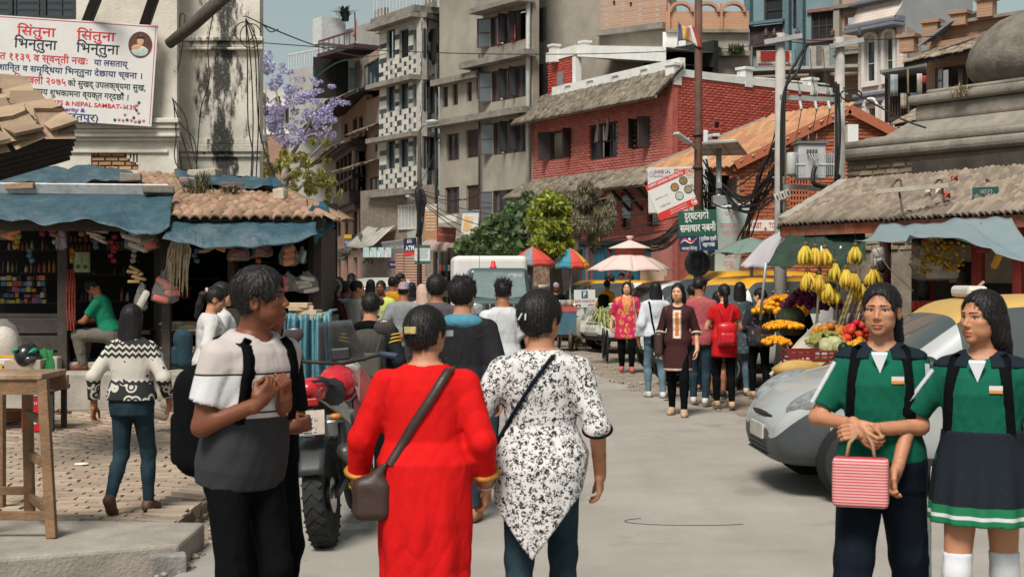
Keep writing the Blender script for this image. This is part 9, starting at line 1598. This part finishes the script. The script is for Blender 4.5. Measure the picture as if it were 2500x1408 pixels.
def ring(p,c,r_,mat,name,t=.006,ax=(0,0,1)):
 a=Vc(ax).orthogonal().normalized();b_=Vc(ax).normalized().cross(a);return MB().tube([Vc(c)*p.k+(a*math.cos(q)+b_*math.sin(q))*r_ for q in np.linspace(0,6.2832,22)],t,6).build(name,mat,p.root,True)
p=Person('heavyset woman in a long red kurta with a brown bag across her back',(GX(1040,6.0),6.0,0),R(-3),1.525,'h','mid',.010,sx=.99,shw=.188,head=(R(-28),0,0));p.stand(.06);p.arms(((-.335,.06,.86),(-.5,-.8,0),(-.12,.22,-1),(1,.3,0),.55),((.28,.05,.87),(.3,-.9,0),(.05,.2,-1),(-1,.3,0),.6));p.body()
p.top(fab('bright_red',(.58,.008,.008),.06),.016,1.72,.16,.0045,'kurta',flare=.008,skirt=[(.10,.21,.175,.0,0),(.50,.208,.175,0,-.01),(.72,.222,.185,0,-.015),(.90,.218,.182,0,-.02)],neck=.045);p.trousers(NAVY);p.hair('updo',vol=.02)
p.strap([(-.15,.99,-1),(-.05,1.16,-1),(.05,1.31,-1),(.115,1.42,-1),(.12,1.43,1)],.042,BROWN_L,'bag_strap',.005,.006);p.sdf('shoulder_bag',lambda P:smin(rbox(P,(-.235,-.14,.83),(.09,.05,.10),.045),cap(P,(-.235,-.14,.90),(-.17,-.16,.99),.045,.012),.03)+folds(P,.003,9),(-.23,-.14,.88),(.15,.12,.2),.008,BROWN_L)
for s_ in(-1,1):
 el,wr=p.arm[s_][1],p.arm[s_][2];c=el+(wr-el)*.70;ring(p,c,.052,mk('gold_thread',(.42,.17,.02),.6,.5,60),'cuff',.012,wr-el);ring(p,wr,.034,M_gold if s_<0 else mk('bangle',(.5,.42,.35),.3),'bangle',.006,wr-el)
ring(p,(0,-.012,1.458),.062,M_gold,'necklace',.003,(0,-.25,1));MB().box(Vc(p.hc+p.hR@V3(0,-.128,.02))*p.k,(.055,.02,.03),-.4).build('hair_clip',mk('clip',(.45,.33,.14),.3,.4,40),p.root,bevel=.004);g_=p.hc+p.hR@V3(.07,.08,0);MB().box(Vc(g_)*p.k,(.02,.05,.025),-.5).build('spectacles',clear('glass_clear'),p.root)
p=Person('woman in a white tunic printed with small black figures, dark strap across',(GX(1320,6.15),6.15,0),R(-4),1.585,'f','mid',.010,sx=1.2,shw=.178,head=(R(-32),0,0));p.stand(-.08);p.arms(((-.30,.05,.90),(-.5,-.8,0),(-.05,.3,-1),(1,.2,0),.5),((.275,.04,.87),(.3,-.9,0),(.02,.15,-1),(-1,.2,0),.45));p.body()
_ft=p.f_top
def vh(P,*a,**k):L=p.loc(P);return np.maximum(_ft(P,*a,**k),.50+1.35*np.abs(L[:,0]+.03)+1.2*np.maximum(0,L[:,1]+.1)-L[:,2])
p.f_top=vh;p.top(spot('figures',(.60,.575,.56),(.012,.012,.014),72,38,.50,.62),.018,1.02,.38,.0045,'tunic',flare=.006,skirt=[(.30,.165,.15,-.02,-.02),(.62,.205,.17,-.01,-.015),(.90,.218,.178,0,-.012)],neck=.0);p.trousers(JEAN);p.hair('updo',vol=.024)
p.strap([(-.21,1.0,-1),(-.13,1.14,-1),(-.03,1.30,-1),(.06,1.42,-1),(.07,1.43,1)],.018,NAVY,'bag_strap',.004,.006)
for s_ in(-1,1):el,wr=p.arm[s_][1],p.arm[s_][2];ring(p,el+(wr-el)*.02,.062,BLK,'cuff',.006,wr-el)
for s_ in(-1,1):MB().bar(Vc(p.hc+p.hR@V3(.01*s_,-.135,.03))*p.k,Vc(p.hc+p.hR@V3(.02*s_-.01,-.137,0))*p.k,.006,.006).build('hair_pin',mk('pin_white',(.6,.6,.6),.3),p.root)
def shirtz(k):return zmat('colour_block',[(.5,(.03,.032,.036)),(1.10,(.55,.54,.54)),(1.118,(.01,.01,.01)),(1.127,(.58,.58,.58)),(1.272,(.01,.01,.01)),(1.281,(.47,.41,.39))])
p=Person('young man in a striped white and grey T-shirt gripping the straps of a black backpack',(GX(594,5.8),5.8,0),R(-131),1.70,'m','dark',.0105,sx=.97,shw=.176,tilt=(R(-9),0),head=(R(34),R(10),0));p.legs(((-.10,.02,.085),.1),((.10,-.03,.085),-.1));p.arms(((-.03,.225,1.16),(-.4,-1,-.9),(.2,.25,.75),(.3,-.9,.3),1.05),((.10,.215,1.165),(1,-1.7,-.2),(-.45,.3,.65),(-.3,-.9,.3),1.05));p.body();p.top(shirtz(1),.022,.66,.82,.0055,neck=.012,waist=.012);p.trousers(BLK,.004,flare=.004);p.shoes(SH_B);p.hair('short',vol=.020,line=.072)
pack(p,BLK,(.15,.11,.23),1.06,-.22,sw=.062)
p=Person('man in a black T-shirt with folded arms half hidden behind the backpack man',(GX(640,6.4),6.4,0),R(-130),1.61,'m','dark',.0125,head=(R(30),R(-2),0));p.stand(.02);p.arms(((.02,.19,1.10),(-1,-.6,-.8),(.9,.1,.1),(0,-1,0),.7),((.0,.21,1.05),(1,-.6,-.8),(-.9,.15,.15),(0,-1,0),.7));p.body();p.top(BLK,.016,.9,.86);p.trousers(BLK,.012);p.hair('short',vol=.014)
GRN=fab('school_green',(.006,.098,.058),.08);COL=fab('collar_navy',(.010,.016,.024))
def uniform(p,badge=True):
 p.top(GRN,.017,.80,.92,.005,'polo_shirt',neck=.022,waist=.014)
 p.sdf('collar',lambda P:np.maximum(np.maximum(p.f_top(P,.026,.3,.9,0,neck=.018),1.372-P[:,2]),-ell(P,(0,.12,1.385),(.05,.10,.085))),(0,0,1.40),(.2,.17,.07),.007,COL);ys=np.linspace(.25,0,200);q=np.stack([np.full(200,-.075),ys,np.full(200,1.285)],-1);y=ys[np.argmax(p.ftop(q)<.004)]
 for dz,hh,col in((.008,.018,(.6,.55,.52)),(-.008,.012,(.62,.22,.05))):MB().box(Vc((-.075,y+.004,1.285+dz))*p.k,(.052,.006,hh),.28).build('badge',paint('badge_%d'%int(hh*1000),col),p.root)
 q[:,0]=0;q[:,2]=1.33;y=ys[np.argmax(p.ftop(q)<.004)];MB().prism([Vc((-.03,0,.06)),Vc((.035,0,.06)),Vc((0,0,-.02))],Vc((.0,y-.008,1.345))*p.k,Vc((.0,y+.005,1.335))*p.k).build('placket',paint('placket_white',(.55,.56,.6),.7),p.root)
 for s_ in(-1,1):a,el=p.arm[s_][0],p.arm[s_][1];u=Vc(unit(el-a));o_=Vc((s_*.75,.66,.25)).normalized();MB().bar(Vc(a+(el-a)*.05)*p.k+o_*.060,Vc(a+(el-a)*.78)*p.k+o_*.064,.022,.006,up=o_).build('sleeve_stripe',fab('stripe_white',(.5,.52,.54)),p.root)
p=Person('schoolgirl in green polo and navy track pants holding a pink gingham bag',(GX(2152,6.1),6.1,0),R(163),1.625,'f','mid',.0095,sx=1.02,head=(R(-9),0,0));p.legs(((-.15,-.16,.085),-.15),((.14,.26,.085),.1));p.arms(((.035,.215,1.075),(-1,-.6,-.3),(1,.25,-.1),(0,-1,-.3),.5),((.10,.20,1.09),(1,-.6,-.5),(-.6,.5,-.6),(0,-.8,.5),.6));p.body(gaze=-.002);uniform(p);p.trousers(NAVY,.02,flare=.012);p.hair('ponytail',line=.082,tail=[((0,-.10,.02),(-.03,-.13,-.04),.03,.038),((-.03,-.13,-.04),(-.05,-.11,-.13),.038,.03)])
pack(p,BLK,(.15,.09,.20),1.15,-.20,sw=.055)
for s_ in(-1,):
 for dx,mt in((0,fab('stripe_white',(.5,.52,.54))),(.012,GRN)):h_,kn,an=p.leg[s_][:3];MB().tube([Vc(q)*p.k+Vc((s_*rr_,.02,0))for q,rr_ in((h_,.135+dx*.2),((h_+kn)/2,.105),(kn,.086),((kn+an)/2,.075),(an,.068))],.007,6).build('trouser_stripe',mt,p.root,True)
def gingham():
 m_,nt,b,co=base('gingham');w1=nd(nt,'ShaderNodeTexWave',{'Vector':co,'Scale':26.0},bands_direction='Z');w2=nd(nt,'ShaderNodeTexWave',{'Vector':co,'Scale':40.0},bands_direction='X');f=mth(nt,'MULTIPLY_ADD',w1 .outputs['Fac'],.7,mth(nt,'MULTIPLY',w2 .outputs['Fac'],.3));nt.links.new(mixc(nt,ramp(nt,f,[(.35,g1(0)),(.6,g1(1))]),(.48,.045,.06),(.62,.36,.34)),b.inputs['Base Color']);b.inputs['Roughness'].default_value=.8;return m_
bg_=p.sdf('gingham_bag',lambda P:rbox(P,(.075,.285,.855),(.118,.05,.105),.02)+folds(P,.0035,4),(.075,.285,.86),(.17,.1,.16),.007,gingham())
for dx in(-.06,.06):MB().tube([Vc((.075+dx,.285,.955))*p.k,Vc((.075+dx*.8,.27,1.02))*p.k,Vc((.07+dx*.3,.25,1.06))*p.k],.008,6).build('bag_handle',mk('rope',(.30,.2,.12),.8),bg_,True)
p=Person('schoolgirl in green polo, navy pleated skirt and white knee socks',(GX(2398,5.85),5.85,0),R(154),1.60,'f','mid',.0095,sx=1.05,head=(R(-34),0,0));p.legs(((-.09,-.14,.085),0),((.10,.16,.085),0));p.arms(((-.27,.05,.88),(-.5,-.8,0),(0,.2,-1),(1,0,0),.5),((.34,.12,.93),(.5,-.8,0),(.35,.2,-1),(-1,.3,0),.7));p.body(gaze=-.002);uniform(p)
p.sdf('skirt',lambda P:np.maximum(loft(P,[(.68,.225,.20,0,.0),(.80,.218,.188,0,0),(.94,.208,.168,0,-.004),(1.05,.178,.148,0,.002),(1.10,.172,.143,0,.003)],2.2)+.011*np.clip((1.05-P[:,2])*3,0,1)*np.sin(np.arctan2(P[:,0],P[:,1])*11),.70-P[:,2]),(0,0,.88),(.30,.28,.24),.008,zmat('skirt_bands',[(.3,(.01,.15,.06)),(.685,(.55,.56,.56)),(.700,(.01,.15,.06)),(.735,(.006,.010,.016))]))
for s_ in(-1,1):p.sdf('knee_sock',lambda P:np.maximum(p.f_leg(P,s_,.005),P[:,2]-.575),p.leg[s_][1]*.6+p.leg[s_][2]*.4,(.16,.2,.36),.009,fab('sock_white',(.56,.56,.58)))
p.shoes(SH_B);p.hair('bob',line=.082,cut=.12);pack(p,BLK,(.15,.09,.20),1.15,-.20,sw=.055)
p=Person('woman in a black and white patterned sweater and dark jeans walking over the bricks',(GX(322,9.35),9.35,SW),R(-8),1.365,'f','tan',.012,sx=1.06);p.legs(((-.10,-.20,.15),.1,-.7),((.10,.10,.085),-.1));p.arms(((-.30,-.06,.88),(-.5,-.8,0),(-.15,.1,-1),(1,0,0),.5),((.27,.12,.93),(.5,-.8,0),(0,.4,-1),(-1,0,0),.5));p.body(face=False);p.top(sweater(),.020,1.86,.93,.004,'sweater',neck=.0,waist=.015);p.trousers(JEAN,.008,1.95,1.05,.004);p.shoes(mk('sandal',(.10,.045,.03),.6),'sandal');p.hair('long',cut=.30)
p=Person('boy in a green T-shirt sitting on the stall bench looking down at his hands',(GX(272,16.75),16.75,.17),R(85),1.47,'m','tan',.016,tilt=(R(-22),0),head=(R(6),R(-32),0));p.legs(((-.10,.36,.50),.1,0,(-.1,.4,1)),((.12,.42,.50),-.1,0,(.1,.4,1)));p.arms(((-.05,.50,1.06),(-1,-.6,-.6),(.2,1,.1),(.4,0,-1),.8),((.06,.50,1.06),(1,-.6,-.6),(-.2,1,.1),(-.4,0,-1),.8));p.body();p.top(fab('tee_green',(.012,.17,.095)),.016,.65,.92);p.trousers(fab('khaki',(.13,.12,.095)),.016,flare=.008);p.hair('short',vol=.007,line=.09);p.shoes(mk('sandal_red',(.14,.035,.02),.6),'sandal')
p=Person('laughing girl in a white long-sleeved top with a ponytail and navy backpack',(GX(500,11.8),11.8,SW),R(-72),1.46,'f','mid',.013,tilt=(R(-8),0),head=(R(-6),R(-14),0));p.legs(((-.09,-.15,.12),0,-.4),((.09,.15,.085),0));p.arms(((-.14,.2,1.1),(-1,-.4,-.6),(.4,.8,.2),(0,-1,0),.6),((.16,.16,1.08),(1,-.6,-.6),(-.2,.9,.3),(0,-1,0),.6));p.body();p.top(fab('sheer_white',(.50,.48,.46)),.024,1.7,.72,.006,neck=.02,skirt=[(.6,.19,.15,0,0),(.9,.185,.145,0,0)]);p.trousers(DENIM);p.shoes(mk('shoe_teal',(.12,.2,.23),.6));p.hair('ponytail',line=.085);pack(p,fab('pack_navy',(.02,.045,.06)),(.13,.08,.19),1.1,-.2,straps=False);ring(p,p.hc+p.hR@V3(0,-.10,.04),.025,fab('scrunchie',(.5,.33,.32)),'hair_band',.014,(0,1,.3))
p=Person('girl with straight black hair partly hidden behind the laughing girl',(GX(541,12.3),12.3,SW),R(-66),1.49,'f','light',.016,head=(R(-10),R(-6),0));p.stand().hang();p.body();p.top(WHT,.016,1.7,.8);p.trousers(NAVY);p.hair('bob',line=.085)
def F_(n,*c):return fab(n,c)
def who(label,px,D,yaw,h,kind,tone,top,sleeve,hem,trou,hair,ex='',head=(0,0,0),z=0,sx=1.0,amp=.005,step=.08,arms=None,shoes=None,skirt=None,ease=.018,**hk):
 p=Person(label,(GX(px,D),D,z),R(yaw),h,kind,tone,.0145 if D<14 else(.020 if D<21 else.028),sx=sx,head=tuple(R(a)for a in head));p.stand(step,.09)
 if arms=='front':p.arms(((-.06,.22,1.08),(-1,-.6,-.6),(.6,.6,0),(0,-1,0),.7),((.06,.22,1.08),(1,-.6,-.6),(-.6,.6,0),(0,-1,0),.7))
 elif arms=='back':p.arms(((-.06,-.19,.98),(-1,-.6,0),(.9,0,-.3),(0,1,0),.6),((.05,-.20,.96),(1,-.6,0),(-.9,0,-.3),(0,1,0),.6))
 else:p.hang(.03)
 p.body(face=abs((yaw+head[0]+180)%360-180)>60);p.top(top,ease,sleeve,hem,amp,skirt=skirt);p.trousers(trou)
 if shoes:p.shoes(shoes)
 if hair:p.hair(hair,**hk)
 return p
KU=[(.25,.20,.17,0,0),(.6,.195,.16,0,0),(.9,.185,.14,0,-.01)]
def topi(p,mat):p.sdf('topi_cap',lambda P:np.maximum(loft((P-p.hc)@p.hR,[(.03,.088,.108,0,-.012),(.10,.080,.10,.005,-.012),(.145,.045,.085,.012,-.012)],2.2),.035-((P-p.hc)@p.hR)[:,2]),p.hc+V3(0,0,.09),(.13,.14,.09),p.h*.5,mat)
TOPI=spot('topi',(.42,.34,.36),(.22,.12,.2),60,30,.5,.8)
p=who('man in a black jacket with yellow arm stripes and a grey backpack',905,11.5,0,1.51,'m','mid',F_('jacket_black',.014,.016,.02),1.8,.84,BLK,'short',sx=1.1,ease=.03,vol=.010);pack(p,F_('pack_grey',.055,.053,.045),(.16,.10,.235),1.14,-.235,F_('pack_grey2',.085,.08,.066));p.sdf('hood',lambda P:ell(P,(0,-.10,1.40),(.15,.07,.06))+folds(P,.006,2),(0,-.1,1.4),(.2,.12,.1),.012,BLK)
for s_ in(-1,1):
 a,el=p.arm[s_][0],p.arm[s_][1]
 for k in range(3):ring(p,a+(el-a)*(.16+.11*k),.068,paint('stripe_gold',(.55,.32,.04),.7),'arm_stripe',.007,el-a)
p=who('man with spiky hair in a black windbreaker with a blue hood lining',1130,9.75,-4,1.63,'m','mid',F_('windbreaker',.020,.019,.021),1.85,.80,JEAN,'spiky',sx=1.06,ease=.03,amp=.009,shoes=SH_T,head=(-18,0,0),vol=.026,step=.16);p.sdf('hood',lambda P:smax(ell(P,(0,-.07,1.40),(.15,.09,.065)),-ell(P,(0,-.02,1.47),(.10,.08,.07)),.01)+folds(P,.006,2),(0,-.07,1.4),(.2,.14,.1),.011,F_('hood_blue',.07,.22,.29))
who('man with swept hair in a grey-purple jacket walking away',1066,13.6,0,1.64,'m','tan',F_('mauve_grey',.085,.075,.085),1.8,.8,BLK,'short',head=(-8,0,0),vol=.028)
p=who('young man in a pale grey T-shirt before the pickup bonnet',1228,13.2,4,1.60,'m','tan',F_('pale_grey_tee',.50,.50,.505),.7,.82,JEAN,'spiky',vol=.008)
p=who('old man in a grey suit and pink topi with hands behind his back',985,18.6,-3,1.53,'m','tan',F_('suit_grey',.23,.24,.245),1.85,.68,F_('suit_trouser',.2,.21,.215),'short',arms='back',vol=.004,sx=1.12,ease=.03);topi(p,TOPI)
p=who('man in a high-visibility vest over a striped shirt facing us',930,21.5,172,1.55,'m','dark',zmat('hivis',[(.4,(.45,.5,.12)),(.95,(.35,.36,.34)),(1.0,(.5,.55,.12)),(1.06,(.35,.36,.34)),(1.11,(.5,.55,.12))]),.5,.8,NAVY,'short',sx=1.1,vol=.012)
p=who('driver in an orange shirt printed with black lettering on the back',958,24,0,1.60,'m','tan',F_('orange_shirt',.62,.27,.02),.7,.8,NAVY,'short');text('TAXI DRIVER',.07,M_blk,p.root,fr((0,-.165,1.13),(1,0,0),(0,0,1),(0,-1,0)),.002,width=.34)
p=who('rider in a maroon jacket, face mask and shiny black open helmet',812,18.9,-40,1.56,'f','mid',F_('maroon',.05,.012,.018),1.8,.8,BLK,None,arms='front',ease=.03);p.sdf('helmet',lambda P:smax(ell((P-p.hc)@p.hR,(0,-.01,.035),(.125,.145,.13)),-ell((P-p.hc)@p.hR,(0,.13,-.06),(.08,.09,.085)),.01),p.hc,(.18,.2,.18),.010,mk('helmet_black',(.012,.013,.013)));p.sdf('scarf',lambda P:ell((P-p.hc)@p.hR,(0,-.04,-.12),(.09,.09,.12)),p.hc+V3(0,-.04,-.12),(.13,.13,.16),.014,BLK);p.sdf('face_mask',lambda P:np.maximum(p.f_head(P)-.012,ell((P-p.hc)@p.hR,(0,.085,-.055),(.06,.06,.05))),p.hc+p.hR@V3(0,.06,-.05),(.09,.09,.09),.008,F_('mask_grey',.35,.36,.36))
who('man in a cream polo shirt turning his head right',872,18.8,-35,1.57,'m','mid',F_('cream_polo',.46,.42,.39),.7,.82,NAVY,'short',head=(-40,0,0),vol=.006)
who('man in a pale teal short-sleeved shirt beside the rider',842,19.6,-20,1.555,'m','dark',F_('pale_teal',.34,.42,.41),.8,.82,NAVY,'short',head=(-20,0,0),arms='front')
who('woman in a coral top with long black hair behind the vest man',905,25,-5,1.55,'f','tan',F_('coral',.45,.10,.10),.8,.8,BLK,'long')
p=who('woman draped in a pale shawl with red and green discs',1030,21,15,1.50,'f','tan',F_('shawl_rose',.50,.33,.27),1.9,.3,BLK,None,skirt=KU,ease=.03);p.sdf('shawl',lambda P:smin(ell((P-p.hc)@p.hR,(0,-.015,.025),(.09,.112,.105)),cap(P,p.hc+V3(0,-.06,-.06),(0,-.13,1.0),.10,.15),.06)+folds(P,.006,3),(0,-.06,1.35),(.26,.3,.42),.02,F_('shawl_rose',.50,.33,.27))
for c,col in(((.06,-.24,1.20),(.5,.02,.03)),((.17,-.20,1.28),(.05,.25,.03)),((-.12,-.22,1.12),(.05,.25,.03))):MB().ball(Vc(c)*p.k,(.055,.03,.075),12,8).build('printed_disc',paint('disc_%d'%int(col[0]*100),col,.8),p.root,True)
for lb,px,D,yaw,h,col,hr,hd_ in(('bearded man looking right beside the roller shutter',978,28,-75,1.66,(.30,.32,.33),'short',0),('person in black with a tied-up hair bun before the cream car',858,27,0,1.66,(.012,.012,.014),'bun',0),('man in a dark blue jacket behind the corner post',780,23,10,1.60,(.03,.06,.08),'short',-20),('woman in magenta raising a hand far down the street',813,36,170,1.60,(.35,.03,.09),'short',0),('man in dark clothes standing in a doorway far down the street',777,38,200,1.74,(.02,.03,.035),'short',0),('dark-haired person in the crowd behind the rider',828,24,5,1.60,(.02,.02,.02),'short',0),('person with long hair covering a black coat in the crowd',858,22.5,0,1.60,(.02,.018,.02),'long',0),('short person with black hair behind the coral woman',802,26,8,1.56,(.05,.06,.07),'short',0),('man in a grey jacket beyond the orange shirt',966,27,0,1.56,(.05,.05,.055),'short',0),('woman with a dotted dark scarf near the shawl woman',1005,25,20,1.50,(.03,.03,.04),'long',0),('seated figure in black at the back of the right stall room',455,18.2,180,1.5,(.015,.014,.014),'short',0)):
 who(lb,px,D,yaw,h,'m' if 'woman' not in lb else 'f','tan',F_('c%d'%px,*col),1.2,.8,BLK,hr,head=(hd_,0,0),z=0 if px>500 else.1)
p=who('smiling woman in a magenta kurta with gold embroidery walking towards us',1530,24.2,176,1.515,'h','light',spot('brocade',(.50,.012,.075),(.55,.28,.05),26,9,.48,.42),1.1,.62,BLK,'bob',shoes=mk('shoe_pink',(.45,.1,.08),.6),skirt=[(.45,.235,.19,0,0),(.9,.228,.185,0,-.015)],line=.085,sx=.95);p.sdf('embroidered_yoke',lambda P:np.maximum(p.ftop(P)-.006,cap(P*[1,.2,1],(0,0,1.36),(0,0,1.12),.10,.06)),(0,.1,1.25),(.16,.12,.2),.014,mk('gold_embroidery',(.52,.20,.06),.7,.5,40));p.strap([(-.11,1.40,-1),(-.12,1.40,1),(-.15,1.2,1),(-.2,.95,1)],.025,F_('grey_strap',.3,.29,.29),'bag_strap')
p=who('woman in a loose white blouse and pale jeans with a black shoulder bag',1600,19.1,8,1.55,'f','tan',F_('white_blouse',.52,.54,.57),1.85,.90,DENIM,'bob',shoes=SH_W,ease=.04,amp=.008,cut=.14);p.sdf('shoulder_bag',lambda P:rbox(P,(-.02,-.20,.84),(.10,.05,.10),.04),(-.02,-.2,.84),(.14,.1,.14),.013,BLK);p.strap([(-.13,1.40,1),(-.12,1.41,-1),(-.09,1.2,-1),(-.05,.95,-1)],.03,BLK,'bag_strap')
p=who('woman in a dark brown kurta with orange embroidered placket walking towards us',1655,16.7,168,1.55,'f','light',zmat('brown_kurta',[(.3,(.5,.16,.04)),(.535,(.55,.42,.32)),(.56,(.045,.012,.012))]),1.15,.58,BLK,'long',shoes=mk('shoe_beige',(.42,.27,.16),.6),skirt=[(.45,.195,.165,0,0),(.9,.17,.135,0,-.01)],head=(-8,0,0),cut=.16,step=.14,line=.08)
p.sdf('placket',lambda P:np.maximum(p.ftop(P)-.006,np.minimum(rbox(P*[1,.1,1],(0,0,1.18),(.03,.2,.16),.01),9)),(0,.1,1.18),(.08,.14,.2),.010,mk('orange_panel',(.52,.14,.03),.7,.4,30));p.sdf('placket_border',lambda P:np.maximum(p.ftop(P)-.004,rbox(P*[1,.1,1],(0,0,1.18),(.055,.2,.18),.01)+.012*np.sin(P[:,2]*230)),(0,.1,1.18),(.1,.14,.22),.010,mk('ivory_trim',(.6,.5,.38),.7,.2,40))
for s_ in(-1,1):el,wr=p.arm[s_][1],p.arm[s_][2];ring(p,el+(wr-el)*.13,.058,MATS['ivory_trim'],'cuff',.012,wr-el)
p.sdf('shoulder_bag',lambda P:rbox(P,(.24,.0,.92),(.06,.11,.16),.05),(.24,0,.92),(.1,.16,.2),.013,BROWN_L);p.strap([(.13,1.40,-1),(.135,1.405,1),(.17,1.25,1),(.2,1.08,1)],.025,BROWN_L,'bag_strap')
who('man in a heathered red T-shirt and jeans looking down to the right',1708,18.2,-14,1.60,'m','tan',mk('fabric_heather_red',(.36,.075,.08),.9,.35,40,.3,160),.75,.80,JEAN,'spiky',head=(-26,-18,0),shoes=SH_W,sx=1.08,vol=.012)
p=who('woman in a short-sleeved red dress top with a glossy red backpack',1768,17.7,2,1.53,'f','light',F_('red_dress',.50,.012,.015),.45,.70,BLK,'ponytail',shoes=mk('shoe_beige',(.42,.27,.16)),arms='front',skirt=[(.5,.175,.15,0,0),(.9,.175,.14,0,-.01)]);pack(p,mk('red_leather',(.50,.012,.02),.3,.06,4,.05,60,coat=.2),(.135,.065,.16),1.02,-.20,None,True,'backpack',False)
for s_ in(-1,1):MB().tube([Vc((s_*.10,-.14,1.40))*p.k,Vc((s_*.06,-.20,1.28))*p.k,Vc((s_*.02,-.21,1.18))*p.k],.007,6).build('backpack_strap',MATS['red_leather'],p.root)
who('bare-legged girl with black bob hair and dark dress beside the red backpack woman',1752,19.3,-10,1.42,'f','tan',F_('dark_dress',.015,.014,.016),.5,.55,skin('tan'),'bob',shoes=SH_B,skirt=KU)
who('woman with very long black hair and a dark teal dress in the market group',1806,19.8,-4,1.54,'f','mid',spot('teal_floral',(.04,.07,.075),(.3,.3,.28),40,14,.56,.4),.8,.6,DENIM,'long',shoes=SH_W,skirt=KU,cut=.34)
p=who('woman in a black floral blouse with a brown leather backpack',1855,19.2,12,1.46,'f','light',spot('black_floral',(.010,.012,.018),(.38,.25,.27),30,12,.57,.35),1.7,.72,BLK,'bun',shoes=mk('shoe_beige',(.42,.27,.16)),head=(40,-8,0),ease=.04,arms='front');pack(p,mk('pack_brown',(.075,.05,.036),.45,.2,6,.15,60),(.15,.08,.16),.98,-.22,None,True,'backpack',False)
for s_ in(-1,1):MB().tube([Vc((s_*.12,-.14,1.40))*p.k,Vc((s_*.06,-.22,1.15))*p.k],.008,6).build('backpack_strap',MATS['pack_brown'],p.root)
p=who('woman in a mustard kurta with a dark backpack at the vegetable cart',1482,31.5,-30,1.50,'f','tan',F_('mustard',.60,.27,.015),1.2,.3,F_('mustard_dark',.3,.15,.02),'bun',skirt=KU);pack(p,BLK,(.14,.08,.2),1.15,-.2,straps=False)
p=who('vendor in a patterned topi bending behind the drinks cart',1358,32.5,185,1.42,'m','dark',BLK,1.5,.8,F_('grey_trouser',.2,.2,.2),'short',vol=.003,head=(0,-15,0));topi(p,TOPI)
who('person in pink and teal before the blue doors',1483,38,20,1.58,'f','tan',F_('pinkteal',.05,.22,.2),1.2,.7,F_('pinkish',.45,.2,.22),'bun');who('man with black hair and white shirt near the blue doors',1493,36,0,1.61,'m','tan',WHT,.8,.8,NAVY,'short');p=who('man in a pale blue shirt with a dark backpack under the pink parasol',1540,37.5,25,1.62,'m','tan',F_('pale_blue_shirt',.24,.34,.40),.8,.8,NAVY,'short');pack(p,F_('pack_slate',.03,.045,.055),(.14,.09,.2),1.17,-.2,straps=False);who('woman in a pink headscarf by the blue door',1518,38.5,160,1.66,'f','mid',F_('pink_scarf',.45,.16,.14),1.5,.7,BLK,'bun');who('seller in black among the flower heaps',1950,19.8,165,1.35,'f','tan',BLK,1.6,.7,BLK,'bun');who('black-haired shopper half hidden behind the red T-shirt man',1690,20.5,0,1.50,'m','tan',F_('grey_dark',.05,.05,.05),.8,.8,NAVY,'short')
